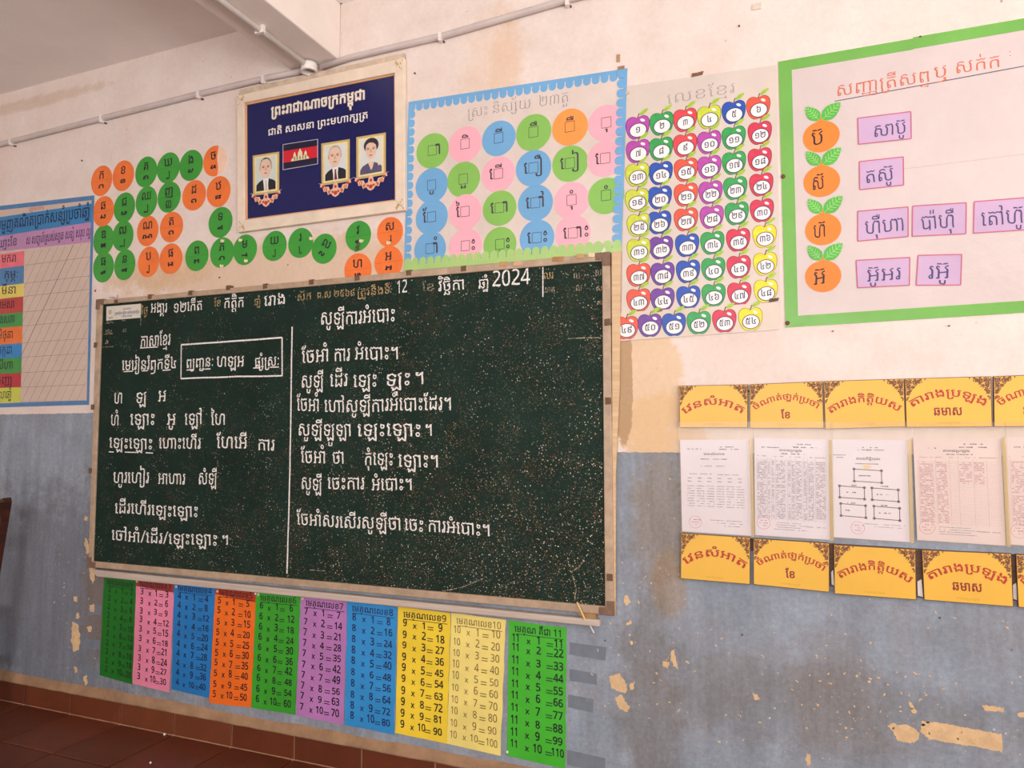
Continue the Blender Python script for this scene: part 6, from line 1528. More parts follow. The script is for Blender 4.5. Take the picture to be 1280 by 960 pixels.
for i, (px, py, c, a, b, tilt, tail) in enumerate(DISCS):
    x, z = W(px, py)
    r = (pxh(px, py+19, 38) if px < 300 else pxh(px, py+18, 37.5))/2
    if py > 326 and px > 440:
        r *= 1.08
    lay = .0010 + .00024*(i*3 % 7)
    colr = 'green' if c == 'g' else 'orange'
    t = thing('letter_disc', (x, 0, z-r), '%s letter disc %s' % (colr, tail), 'letter disc', 'letter discs above the blackboard')
    rx = r*(.98 if px > 200 else .93)
    outl = ellipse(x, z, rx, r, 44, tilt, .008, rd)
    if c == 'h':
        cut = x + rx*.22
        leftp = [(min(p[0], cut + .15*rx*math.sin(p[1]*60)*.3), p[1]) for p in outl]
        MB().prism(leftp, .0002, lay+.0006).build('paper', ORANGE, t)
        MB().prism(outl, .0001, lay).build('torn_backing', M('f0c9b0', .6, .08), t)
    else:
        MB().prism(outl, .0002, lay).build('paper', GREEN if c == 'g' else ORANGE, t)
    ink = lay + (.0011 if c == 'h' else .0003)
    ct, st = math.cos(tilt), math.sin(tilt)
    ox = -r*.12 if c == 'h' else 0

    def loc(u, v):
        u, v = u*r + ox, v*r
        return (x + u*ct - v*st, z + u*st + v*ct)
    w0, g0 = layout(a)
    hh = r*.48
    wd = min(.9, w0/586*.48)
    mbt = MB()
    text_on(mbt, a, loc(-wd/2, .12), loc(wd/2, .12), hh, ink, weight=12, up=(-st, ct), hand=True)
    mbt.build('letter', M_INK, t)
    # the subscript form: everything of the stacked pair that is not the base letter
    w1, g1 = layout(SUBS[b])
    sub = [g for g in g1 if g[0] != g0[0][0]]
    mbs = MB()
    lo, hi = 9e9, -9e9
    acc = []
    for g, gx, gy in sub:
        V_, F_ = glyph_mesh(g, 12)
        acc.append((V_, F_, gx, gy))
        for vx, vy in V_:
            lo, hi = min(lo, vx+gx), max(hi, vx+gx)
    if acc:
        top = max(vy+gy for V_, F_, gx, gy in acc for vx, vy in V_)
        mid = (lo+hi)/2
        low_ = min(vy+gy for V_, F_, gx, gy in acc for vx, vy in V_)
        k_ = min(r*.48/586*1.35, r*.52/max(1, top-low_), r*.95/max(1, hi-lo))
        for V_, F_, gx, gy in acc:
            b0 = len(mbs.v)
            for vx, vy in V_:
                u, v = (vx+gx-mid)*k_, -.22*r + (vy+gy-top)*k_
                mbs.v.append((x + ox + u*ct - v*st, -ink, z + u*st + v*ct))
            mbs.f += [tuple(b0+j for j in f) for f in F_]
        mbs.build('subscript_letter', M_INK, t)
    # fold crease
    if i % 3 == 0 or i > 26:
        MB().line(loc(-.9, -.02), loc(.9, .02), .0012, lay+.0001 + (.0007 if c == 'h' else 0)).build('crease', M('2c7a2a' if c == 'g' else 'c85a20', .6), t)
for px, py, lb in ((278.5, 301, 'pale scrap of tape at the top of the sixth bottom row disc'), (277.5, 332.5, 'pale scrap of tape at the foot of the sixth bottom row disc'), (308, 326, 'pale scrap of tape at the foot of the disc under the frame corner'),
                   (301, 300, 'pale scrap of tape between the frame corner and its green disc'), (389.5, 298, 'pale scrap of tape between two green discs below the frame'), (452, 301, 'pale scrap of tape on the scratched green disc'), (486, 303.5, 'pale scrap of tape joining two orange discs')):
    x, z = W(px, py)
    mb_ = MB().prism([(x-.009, z-.005), (x-.002, z-.008), (x+.009, z-.006), (x+.010, z+.004), (x+.003, z+.003), (x-.006, z+.008), (x-.010, z+.002)], .0018, .0034)
    props(mb_.build('tape_scrap', M('e8d8ae', .4, .2)), lb, 'tape')
x, z = W(447.5, 306)
mbk = MB()
for k in range(14):
    a_ = rd.uniform(0, 6.28)
    mbk.line((x+rd.uniform(-.008, .008), z+rd.uniform(-.03, .014)), (x+rd.uniform(-.014, .014), z+rd.uniform(-.03, .014)), .002, .0026)
props(mbk.build('dark_smudge', M('4a3a34', .8)), 'dark scratched smudge at the foot of the green disc over the clipped orange one', 'smudge')

# ================================================================ FRAMED POSTER
FO = Quad((300.3, 122.3), (508.6, 75.2), (509.6, 264.8), (301, 292))
FI = Quad((309.3, 130.8), (496.6, 94), (497.6, 252.6), (310, 276.8))
fp = thing('framed_poster', at(FO.P(.5, 1)), 'dark blue poster with three small portraits and a flag in a cream frame', 'framed poster')
M_FR = plain('cream_frame', 'e6d3bd', .45, .10, 15, .1)
M_GOLD = plain('gold_trim', 'c9a455', .35, .25, 60, .2, metal=.3)
frame_rails(FI, FO, .001, .022, M_FR, fp)
FG = Quad((311.3, 132.8), (494.6, 96.4), (495.6, 250.6), (312, 274.4))
frame_rails(FG, FI, .001, .015, M('d8a070', .5, .15), fp, 'inner_beading')
sheet_verts(FI, .001, .011).build('blue_panel', laminated('navy_print', '151a55', .25, .08, .05), fp)
for (cu_, cv_, dx, dz) in ((0, 0, 1, -1), (1, 0, -1, -1), (1, 1, -1, 1), (0, 1, 1, 1)):
    cx, cz = FO.P(cu_, cv_)
    mbo = MB()
    ro = random.Random(2)
    for k in range(26):
        u, v = ro.uniform(.004, .055), ro.uniform(.004, .055)
        if u + v > .062:
            continue
        mbo.flat(ellipse(cx+dx*u, cz+dz*v, .0042, .0022, 7, ro.uniform(0, 3), .1, ro), .0226)
    mbo.build('corner_ornament', M_GOLD, fp)
M_WHT = M('efe6dc', .4, .05)
mbt = MB()
text_px(mbt, 'ព្រះរាជាណាចក្រកម្ពុជា', (341, 146.5), (459, 125), 10.6, .0116, weight=46)
mbt.build('title_outline', M('c0a884', .45), fp)
mbt = MB()
text_px(mbt, 'ព្រះរាជាណាចក្រកម្ពុជា', (341, 146.5), (459, 125), 10.6, .0121, weight=15)
mbt.build('title_lettering', M_WHT, fp)
mbt = MB()
text_px(mbt, 'ជាតិ សាសនា ព្រះមហាក្សត្រ', (337, 171), (462.5, 149), 7.6, .0118, weight=13)
mbt.build('motto_lettering', M_WHT, fp)


def up(q, pts, y, name, m, parent):
    return MB().flat([q.P(u, v) for u, v in pts], y).build(name, m, parent)


def ell_uv(cu_, cv_, ru, rv, n=22):
    return [(cu_ + ru*math.cos(2*math.pi*i/n), cv_ + rv*math.sin(2*math.pi*i/n)) for i in range(n)]


M_SKIN = M('e3bfa6', .5, .06, 40)
M_SKIN2 = M('c99c84', .5, .06, 40)
M_SUIT = M('1c1a24', .5, .1)
PORTRAITS = [
    (Quad((318.3, 195.8), (351.3, 190.8), (351.3, 241.3), (318.8, 245.8)), 'bald', 'printed portrait of a short-haired man in a black suit and pale tie', 'c9d2c8'),
    (Quad((403.8, 180.8), (439.2, 175.2), (439.2, 227.7), (404.2, 233.3)), 'old', 'printed portrait of a white-haired man in a black suit and red tie', 'd5d8d4'),
    (Quad((447.5, 172.9), (484.2, 167), (484.2, 219.4), (447.5, 225.8)), 'lady', 'printed portrait of a dark-haired woman in a purple blouse', 'd8d6d0'),
]
for q, kind_, lb, bg in PORTRAITS:
    p = sheet_verts(q, .0112, .0118).build('portrait', M('c9ad6a', .4, .1), fp)
    p['label'] = lb
    A = .0118
    up(q, [(.07, .05), (.93, .05), (.93, .95), (.07, .95)], A+.0003, 'inner_frame', M('ead9a4', .4, .1), p)
    up(q, [(.13, .09), (.87, .09), (.87, .91), (.13, .91)], A+.0005, 'backdrop', M(bg, .5, .05), p)
    hx = .5 if kind_ != 'old' else .49
    big = lambda P_: [(.5 + (u_-.5)*1.26, .60 + (v_-.60)*1.16) for u_, v_ in P_]
    if kind_ == 'lady':
        suit = M('56506e', .5, .15)
        up(q, [(.13, .91), (.14, .80), (.22, .72), (.40, .66), (.60, .65), (.78, .71), (.87, .78), (.87, .91)], A+.0007, 'blouse', suit, p)
        up(q, [(.40, .64), (.62, .64), (.56, .78), (.51, .84)], A+.0009, 'neck', M_SKIN, p)
        up(q, big(ell_uv(.51, .30, .20, .155)), A+.0009, 'hair', M('2d2328', .5), p)
        up(q, big([(.36, .36), (.38, .28), (.46, .24), (.56, .25), (.64, .30), (.655, .40), (.62, .50), (.56, .565), (.49, .575), (.41, .52), (.37, .45)]), A+.0011, 'face', M_SKIN, p)
        up(q, [(.74, .70), (.79, .69), (.80, .74), (.75, .76)], A+.0010, 'brooch', M('e8dcc8', .4), p)
    else:
        up(q, [(.13, .91), (.14, .76), (.24, .69), (.40, .63), (.60, .62), (.78, .67), (.87, .72), (.87, .91)], A+.0007, 'suit', M_SUIT, p)
        up(q, [(.39, .62), (.61, .61), (.585, .76), (.60, .91), (.43, .91), (.42, .78)], A+.0009, 'shirt', M('ece6de', .5, .04), p)
        tie = M('cfc6ae', .5) if kind_ == 'bald' else M('6d2230', .5)
        up(q, [(.47, .67), (.54, .665), (.53, .71), (.57, .91), (.46, .91), (.48, .71)], A+.0010, 'tie', tie, p)
        hm = M('4b4242', .5) if kind_ == 'bald' else M('a39a94', .5)
        up(q, big(ell_uv(hx, .33, .175, .165)), A+.0009, 'hair', hm, p)
        up(q, big([(hx-.165, .36), (hx-.15, .27), (hx-.08, .205), (hx+.06, .20), (hx+.14, .26), (hx+.165, .35), (hx+.155, .46), (hx+.10, .555), (hx+.03, .60), (hx-.05, .60), (hx-.12, .54), (hx-.155, .46)]), A+.0011, 'face', M_SKIN, p)
        up(q, big([(hx-.20, .36), (hx-.165, .34), (hx-.155, .44), (hx-.185, .44)]), A+.0012, 'ear', M_SKIN2, p)
        up(q, big([(hx+.165, .34), (hx+.195, .35), (hx+.18, .43), (hx+.155, .43)]), A+.0012, 'ear', M_SKIN2, p)
    dk = M('54403c', .5)
    for s in (-1, 1):
        up(q, big(ell_uv(hx+s*.075, .375, .034, .011, 10)), A+.0013, 'eye', dk, p)
        up(q, big([(hx+s*.035, .345), (hx+s*.12, .340), (hx+s*.12, .350), (hx+s*.035, .357)]), A+.0013, 'eyebrow', dk, p)
    up(q, big([(hx-.012, .37), (hx+.012, .37), (hx+.03, .44), (hx-.025, .445)]), A+.0012, 'nose', M_SKIN2, p)
    up(q, big(ell_uv(hx, .50, .05, .012, 10)), A+.0013, 'mouth', M('a85a52', .5), p)
    # gilded garland under each portrait
    g = Quad(q.P(-.12, .93), q.P(1.12, .93), q.P(1.12, 1.30), q.P(-.12, 1.30), metres=True)
    gar = [(0, 0), (.07, .10), (.05, .28), (.12, .30), (.16, .62), (.25, .60), (.28, .85), (.37, .78), (.42, .95), (.5, 1.05), (.58, .95), (.63, .78), (.72, .85), (.75, .60), (.84, .62), (.88, .30), (.95, .28), (.93, .10), (1, 0),
           (.88, .10), (.80, .30), (.70, .32), (.66, .55), (.58, .48), (.56, .20), (.5, .05), (.44, .20), (.42, .48), (.34, .55), (.30, .32), (.20, .30), (.12, .10)]
    gl = up(g, gar, .0120, 'garland', M('e8b9a4', .4, .2, 80), fp)
    mbg = MB()
    for u, v, r_ in ((.14, .28, .05), (.22, .48, .055), (.33, .68, .055), (.5, .78, .07), (.5, .38, .05), (.67, .68, .055), (.78, .48, .055), (.86, .28, .05), (.42, .70, .04), (.58, .70, .04)):
        mbg.flat([g.P(a_, b_) for a_, b_ in ell_uv(u, v, r_*.8, r_*2.0, 8)], .0124)
    mbg.build('garland_curls', M('b83c2c', .4, .2), gl)
    mbg = MB()
    for u, v in ((.22, .48), (.5, .6), (.78, .48), (.35, .7), (.65, .7)):
        mbg.flat([g.P(a_, b_) for a_, b_ in ell_uv(u, v, .022, .07, 8)], .0127)
    mbg.build('garland_buds', M('f0c45a', .4, .1), gl)
q = Quad((355.8, 181.7), (399.6, 175), (399.6, 206.3), (355.8, 213.8))
fl = sheet_verts(q, .0112, .0117).build('flag', M('cfc8d4', .4), fp)
up(q, [(.015, .02), (.985, .02), (.985, .98), (.015, .98)], .0120, 'blue_stripes', M('141433', .4), fl)
up(q, [(.015, .27), (.985, .27), (.985, .73), (.015, .73)], .0122, 'red_stripe', M('d0202e', .4), fl)
tower = [(.24, .72), (.27, .62), (.31, .60), (.31, .48), (.345, .36), (.38, .48), (.38, .56), (.43, .55), (.44, .42), (.475, .34), (.5, .26), (.525, .34), (.56, .42), (.57, .55), (.62, .56), (.62, .48), (.655, .36), (.69, .48), (.69, .60), (.73, .62), (.76, .72)]
up(q, tower, .0124, 'temple_emblem', M('e6dcb4', .4, .15, 90), fl)
mbd = MB()
for u in (.345, .5, .655, .42, .58):
    mbd.flat([q.P(u-.02, .70), q.P(u+.02, .70), q.P(u+.02, .58), q.P(u, .54), q.P(u-.02, .58)], .0126)
mbd.build('temple_doorways', M('8d8560', .4), fl)
# batten above the frame
props(MB().prism([W(303, 113.5), W(507, 68), W(508, 76), W(300.5, 121)], 0, .012).build('hanging_batten', plain('dusty_batten', 'cdb69e', .8, .25, 25, .4)), 'dusty cream batten between the conduit and the framed blue poster', 'batten')

# ================================================================ VOWEL CHART
VQ = Quad((511, 127.7), (784.4, 85.7), (777, 316), (505.3, 339.0))
vc = thing('vowel_chart', at(VQ.P(.5, 1)), 'plastic-covered chart of pastel discs with boxed vowels inside a scalloped blue border', 'wall chart')
sheet_verts(VQ, .0002, .0016, 6, 6).build('backing_sheet', laminated('clear_covered_sheet', 'd9cac0', .22, .5, .07), vc)
M_SCB = laminated('scallop_blue', '6ea6d2', .35, .2, .08)
M_SCG = laminated('scallop_green', 'a5c878', .35, .2, .08)
M_SCW = M('cfd9dc', .5)


def scallops(q, side, n_, m, depth, band):
    def pt(t, d):
        if side == 'top':
            return q.P(t, d)
        if side == 'bottom':
            return q.P(t, 1-d)
        if side == 'left':
            return q.P(d, t)
        return q.P(1-d, t)
    yb = {'top': .00190, 'left': .00195, 'right': .0040, 'bottom': .0044}[side]
    MB().flat([pt(0, 0), pt(1, 0), pt(1, band), pt(0, band)], yb).build('border_strip', m, vc)
    for i in range(n_):
        t0, t1 = (i+.06)/n_, (i+.94)/n_
        pts = [pt(t0, band*.8), pt(t0, band)]
        for k in range(0, 9):
            a_ = math.pi*k/8
            tc_, tr_ = (t0+t1)/2, (t1-t0)/2
            pts.append(pt(tc_ - tr_*math.cos(a_), band + (depth-band)*(.45 + .55*math.sin(a_))))
        pts += [pt(t1, band), pt(t1, band*.8)]
        MB().prism(pts, .0016, yb + .00008 + (i % 3)*.00002).build('scallop', m, vc)


scallops(VQ, 'top', 27, M_SCB, .062, .022)
scallops(VQ, 'left', 19, M_SCB, .036, .010)
scallops(VQ, 'right', 19, M_SCB, .040, .012)
scallops(VQ, 'bottom', 26, M_SCG, .072, .030)
VCOL = {'g': laminated('disc_green', '86bd58', .3, .3), 'p': laminated('disc_pink', 'f5aebb', .3, .3), 'b': laminated('disc_blue', '6fa8d4', .3, .3), 'o': laminated('disc_orange', 'f79a4a', .3, .3)}
VD = [(140, 441, 'g', 'ា'), (280, 413, 'p', 'ិ'), (424, 388, 'b', 'ី'), (573, 363, 'g', 'ឹ'), (729, 340, 'o', 'ឺ'), (885, 322, 'p', 'ុ'),
      (137, 590, 'b', 'ូ'), (273, 564, 'g', 'ួ'), (423, 541, 'p', 'ើ'), (573, 516, 'b', 'ឿ'), (729, 496, 'g', 'ៀ'), (880, 475, 'p', 'េ'),
      (137, 726, 'b', 'ែ'), (280, 703, 'p', 'ៃ'), (428, 687, 'g', 'ោ'), (581, 665, 'b', 'ៅ'), (736, 654, 'p', 'ុំ'), (884, 634, 'g', 'ំ'),
      (130, 862, 'b', 'ាំ'), (282, 850, 'p', 'ះ'), (429, 843, 'g', 'ុះ'), (587, 815, 'b', 'េះ'), (742, 795, 'p', 'ោះ')]
VT = {'ា': '◌ា', 'ិ': '◌ិ', 'ី': '◌ី', 'ឹ': '◌ឹ', 'ឺ': '◌ឺ', 'ុ': '◌ុ', 'ូ': '◌ូ', 'ួ': '◌ួ', 'ើ': '◌ើ', 'ឿ': '◌ឿ', 'ៀ': '◌ៀ', 'េ': '◌េ', 'ែ': '◌ែ', 'ៃ': '◌ៃ', 'ោ': '◌ោ', 'ៅ': '◌ៅ', 'ុំ': '◌ុំ', 'ំ': '◌ំ', 'ាំ': '◌ាំ', 'ះ': '◌ះ', 'ុះ': '◌ុះ', 'េះ': '◌េះ', 'ោះ': '◌ោះ'}
_, kg = layout('◌')
KA = kg[0][0]
rv_ = random.Random(8)
for i, (zx, zy, c, s) in enumerate(VD):
    px, py = 500 + zx/3.4284, 60 + zy/3.4284
    x, z = W(px, py)
    r = pxh(px, py+22, 44 + (1.5 if px > 660 else 0))/2
    lay = .0023 + .00025*(i % 5)
    d = MB().prism(ellipse(x, z, r, r, 40, 0, .007, rv_), .0016, lay).build('paper_disc', VCOL[c], vc)
    w1, g1 = layout(VT[s])
    k_ = r*.56/586
    kx = next(g for g in g1 if g[0] == KA)
    xc = kx[1] + 318
    mbv = MB()
    bx, bz = .22*r, .0
    # the dotted-letter box
    for a_, b_ in (((-.26, -.26), (.26, -.26)), ((.26, -.26), (.26, .30)), ((.26, .30), (-.26, .30)), ((-.26, .30), (-.26, -.26))):
        mbv.line((x+a_[0]*r, z+a_[1]*r), (x+b_[0]*r, z+b_[1]*r), .0017, lay+.0005)
    for g, gx, gy in g1:
        if g == KA:
            continue
        V_, F_ = glyph_mesh(g, 0)
        b0 = len(mbv.v)
        for vx, vy in V_:
            mbv.v.append((x + (vx+gx-xc)*k_, -(lay+.0005), z - .26*r + (vy+gy+(55 if vy+gy > 560 else 0))*k_))
        mbv.f += [tuple(b0+j for j in f) for f in F_]
    mbv.build('vowel_sign', M('3a3340', .5), d)
mbt = MB()
text_px(mbt, 'ស្រះ', (584, 148), (611, 143.5), 11, .0021, weight=-18, hand=True)
text_px(mbt, 'និស្ស័យ', (615, 142.5), (665, 135), 11, .0021, weight=-18, hand=True)
text_px(mbt, '២៣តួ', (673, 134), (712, 127.5), 12, .0021, weight=-18, hand=True)
mbt.build('title_lettering', M('8f8a90', .5), vc)
for px, py, w_, h_, c_, lb in ((773, 73, 4, 9, 'b08a62', 'narrow brown strip of tape standing above the scalloped chart corner'), (776.5, 85, 8, 4, '9a7a5c', 'brown tape across the top right corner of the scalloped chart')):
    x, z = W(px, py)
    a_, b_ = w_*.0031/2, pxh(px, py, h_)/2
    props(MB().prism([(x-a_, z-b_), (x+a_*.9, z-b_*1.05), (x+a_, z+b_), (x-a_*.95, z+b_*1.05)], .0001, .0028).build('tape_strip', M(c_, .6, .25, 60)), lb, 'tape')
x, z = W(758, 313)
mbf = MB()
for k in range(9):
    mbf.prism(ellipse(x+rv_.uniform(-.035, .03), z+rv_.uniform(-.012, .02), .008, .005, 6, rv_.uniform(0, 3), .2, rv_), .002, .0032+k*.0002)
mbf.build('crumpled_tape', laminated('shiny_tape', 'd5e0cc', .08, 1.0), vc)

# ================================================================ NUMBER CHART
NQ = Quad((783.3, 108), (970.5, 81.5), (975.6, 377), (776.5, 392.5))
nc = thing('number_chart', at(NQ.P(.5, 1)), 'tall white chart of forty-eight numbered apples in coloured rows', 'wall chart')
sheet_verts(NQ, .0002, .0018, 4, 6).build('backing_sheet', laminated('chart_paper', 'd2c4b9', .4, .25, .06), nc)
BQ = Quad((767.5, 391.5), (975.6, 377.5), (973.8, 412), (767, 427))
bc = thing('number_chart_strip', at(BQ.P(.5, 1)), 'narrow extra strip with six numbered apples taped below the apple chart', 'wall chart')
sheet_verts(BQ, .0018, .0040, 6, 1).build('backing_sheet', laminated('chart_paper_strip', 'd5c5b4', .4, .2, .06), bc)
mbt = MB()
text_px(mbt, 'លេខខ្មែរ', (833, 131), (920, 116), 12, .0023, weight=-14)
mbt.build('title_lettering', M('a79a96', .5), nc)

AP = [(0, .40), (.10, .47), (.24, .50), (.38, .45), (.47, .33), (.50, .15), (.47, -.08), (.40, -.28), (.28, -.43), (.14, -.50), (0, -.46),
      (-.14, -.50), (-.28, -.43), (-.40, -.28), (-.47, -.08), (-.50, .15), (-.47, .33), (-.38, .45), (-.24, .50), (-.10, .47)]


def smooth_poly(P_, it=2):
    for _ in range(it):
        Q_ = []
        for i_ in range(len(P_)):
            a_, b_ = P_[i_], P_[(i_+1) % len(P_)]
            Q_ += [(a_[0]*.75+b_[0]*.25, a_[1]*.75+b_[1]*.25), (a_[0]*.25+b_[0]*.75, a_[1]*.25+b_[1]*.75)]
        P_ = Q_
    return P_


def local_mesh(name, polys, m):
    mb_ = MB()
    for poly, y in polys:
        mb_.flat(poly, y)
    me = bpy.data.meshes.new(name)
    me.from_pydata(mb_.v, [], mb_.f)
    me.materials.append(m)
    return me


ACOL = {'v': ('b545a8', '6d2a6a'), 'g': ('2fa04e', '1c6a35'), 'r': ('e0434a', '8a2026'), 'l': ('c8d23a', '7c8420'), 'b': ('1d4fb0', '10306e'), 'o': ('e8553c', '8a2a1e'), 'c': ('d4304e', '7c1a30'), 'p': ('6f3a9c', '44225f'), 'y': ('f2d81e', '9a8414')}
ABODY = {k: local_mesh('apple', [(smooth_poly(AP), .0004)], M(v[0], .4, .16, 60)) for k, v in ACOL.items()}
AEDGE = {k: local_mesh('apple_outline', [(smooth_poly([(x_*1.06, z_*1.05) for x_, z_ in AP]), .0001)], M(v[1], .4)) for k, v in ACOL.items()}
ASHINE = local_mesh('shine', [(ellipse(.22, .30, .11, .06, 14, -.5), .0007)], M('f2ece8', .4))
ADISC = local_mesh('number_disc', [(ellipse(.02, -.12, .345, .29, 26), .0009)], M('f0eae8', .4, .03))
ARING = local_mesh('disc_outline', [(ellipse(.02, -.12, .385, .325, 26), .0006)], M('3a2a4c', .4))
ASTEM = local_mesh('stem', [([(-.03, .40), (.02, .39), (.10, .62), (.06, .64)], .0006)], M('7a5c34', .5))
ALEAF = local_mesh('leaf', [(smooth_poly([(.08, .56), (.20, .53), (.38, .62), (.50, .80), (.32, .78), (.16, .70)], 1), .0008)], M('a9c83c', .45, .2, 80))
AVEIN = local_mesh('leaf_vein', [([(.09, .57), (.11, .56), (.48, .79)], .0010)], M('5f8a24', .45))


def part_copy(me, parent):
    o_ = bpy.data.objects.new(me.name, me)
    COL.objects.link(o_)
    o_.parent = parent
    return o_


KH = '០១២៣៤៥៦៧៨៩'


def apple(px, py, c, num, chart, y):
    x, z = W(px, py)
    w_ = (W(px+14.6, py)[0]-W(px-14.6, py)[0])
    h_ = pxh(px, py+14, 28)
    base_ = ORIGIN[chart.name]
    body = bpy.data.objects.new('apple', ABODY[c])
    COL.objects.link(body)
    body.parent = chart
    body.location = (x-base_.x, -y, z-base_.z)
    body.scale = (w_, 1, h_)
    for me in (AEDGE[c], ASHINE, ARING, ADISC, ASTEM, ALEAF, AVEIN):
        part_copy(me, body)
    s = ''.join(KH[int(k)] for k in str(num))
    mb_ = MB()
    wd = .24 if len(s) == 1 else .50
    text_on(mb_, s, (.02-wd/2, -.235), (.02+wd/2, -.215), .25, .0013, weight=6)
    me = bpy.data.meshes.new('numeral')
    me.from_pydata(mb_.v, [], mb_.f)
    me.materials.append(M_INKB)
    part_copy(me, body)


ROWS = [
    ([(99, 213), (179, 200), (257, 188), (337, 178), (419, 162), (501, 146)], 'vgrlbo'),
    ([(100, 292), (177, 284), (257, 272), (337, 262), (419, 247), (506, 231)], 'vgrvgc'),
    ([(98, 370), (176, 365), (260, 354), (338, 345), (420, 331), (506, 319)], 'lbovgc'),
    ([(97, 455), (173, 446), (260, 437), (342, 429), (424, 415), (511, 403)], 'lbovgc'),
    ([(103, 538), (171, 529), (260, 519), (346, 511), (429, 499), (513, 489)], 'lbovgc'),
    ([(103, 620), (177, 613), (264, 605), (348, 597), (434, 587), (522, 575)], 'lpbgcy'),
    ([(102, 704), (182, 700), (267, 692), (351, 684), (436, 677), (524, 667)], 'opbgcy'),
    ([(102, 788), (182, 785), (268, 778), (352, 771), (438, 766), (526, 757)], 'opbgcy'),
]
num = 1
for pts, cols in ROWS:
    for (zx, zy), c in zip(pts, cols):
        apple(760+zx/2.6667, 80+zy/2.6667, c, num, nc, .0019)
        num += 1
for (zx, zy), c in zip([(62, 880), (140, 872), (220, 869), (303, 863), (388, 857), (475, 851)], 'opbgcy'):
    apple(760+zx/2.6667, 80+zy/2.6667, c, num, bc, .0041)
    num += 1
for px, py, w_, c_, lb in ((872, 93, 13, '7a5238', 'brown strip of tape on the top edge of the apple chart'), (967.5, 375, 10, '5c4030', 'torn dark tape where the two apple sheets meet, near the green border'), (824.5, 388, 8, '8a6a48', 'torn brown tape between the apple chart and its lower strip'), (785, 116.5, 4, 'd8b890', 'small tan tape at the top left corner of the apple chart')):
    x, z = W(px, py)
    a_ = w_*.0030/2
    props(MB().prism([(x-a_, z-.007), (x+a_*.8, z-.004), (x+a_, z+.006), (x-a_*.2, z+.004), (x-a_*.9, z+.005)], .0001, .0048).build('tape_strip', M(c_, .6, .3, 60)), lb, 'tape')

# ================================================================ ORANGES CHART
a_, b_, c_, d_ = W(973, 77.5), W(1280, 24.8), W(1280, 391), W(982, 409.5)
ext = 1.28
TRm = (a_[0]+(b_[0]-a_[0])*ext, a_[1]+(b_[1]-a_[1])*ext)
BRm = (d_[0]+(c_[0]-d_[0])*ext, d_[1]+(c_[1]-d_[1])*ext)
OQ = Quad(a_, TRm, BRm, d_, metres=True)
oc = thing('orange_fruit_chart', at(OQ.P(.5, 1)), 'large glossy white chart with four paper oranges, lilac word cards and a green tape border', 'wall chart')
M_PL = laminated('glossy_white_sheet', 'd0c1bd', .16, .45, .04)
sheet_verts(OQ, .0002, .0020, 6, 6).build('backing_sheet', M_PL, oc)
M_GT = laminated('green_tape', '70ae4e', .25, .25, .08)
ow, oh = OQ.width(), OQ.height()
tu, tv = .038/ow, .034/oh
gk = 0
for pts in ([(0, 0), (.45, 0), (.45, tv), (0, tv)], [(.45, -.004), (1, -.004), (1, tv*.9), (.45, tv*.95)], [(0, 0), (tu, tv*.3), (tu, 1-tv), (0, 1)], [(0, 1-tv), (1, 1-tv), (1, 1), (0, 1)], [(1-tu, 0), (1, 0), (1, 1), (1-tu, 1)]):
    MB().prism(quad_poly(OQ, pts), .0016, .0026+.0001*gk).build('green_border_tape', M_GT, oc)
    gk += 1
mbt = MB()
M_RP = M('d0684a', .5)
text_px(mbt, 'សញ្ញាត្រីសព្ទ', (1044.5, 121.5), (1164, 102), 13.5, .0025, weight=-8, hand=True)
text_px(mbt, 'ឬ', (1167, 99), (1187, 95), 13.5, .0025, weight=-8, hand=True)
text_px(mbt, 'សក់ក', (1193, 93), (1252, 84), 14, .0025, weight=-8, hand=True)
text_px(mbt, 'ៈ', (1259, 72), (1266, 71), 8, .0025, weight=-8)
mbt.build('title_lettering', M_RP, oc)
MB().line(W(1043.5, 127), W(1280, 83), .0028, .0023).build('title_underline', M('5a5068', .5), oc)
M_OR = laminated('orange_paper', 'f0822a', .5, .1, .05)
M_LF = M('55b03e', .4, .12)
M_LF2 = M('8ed070', .4, .12)
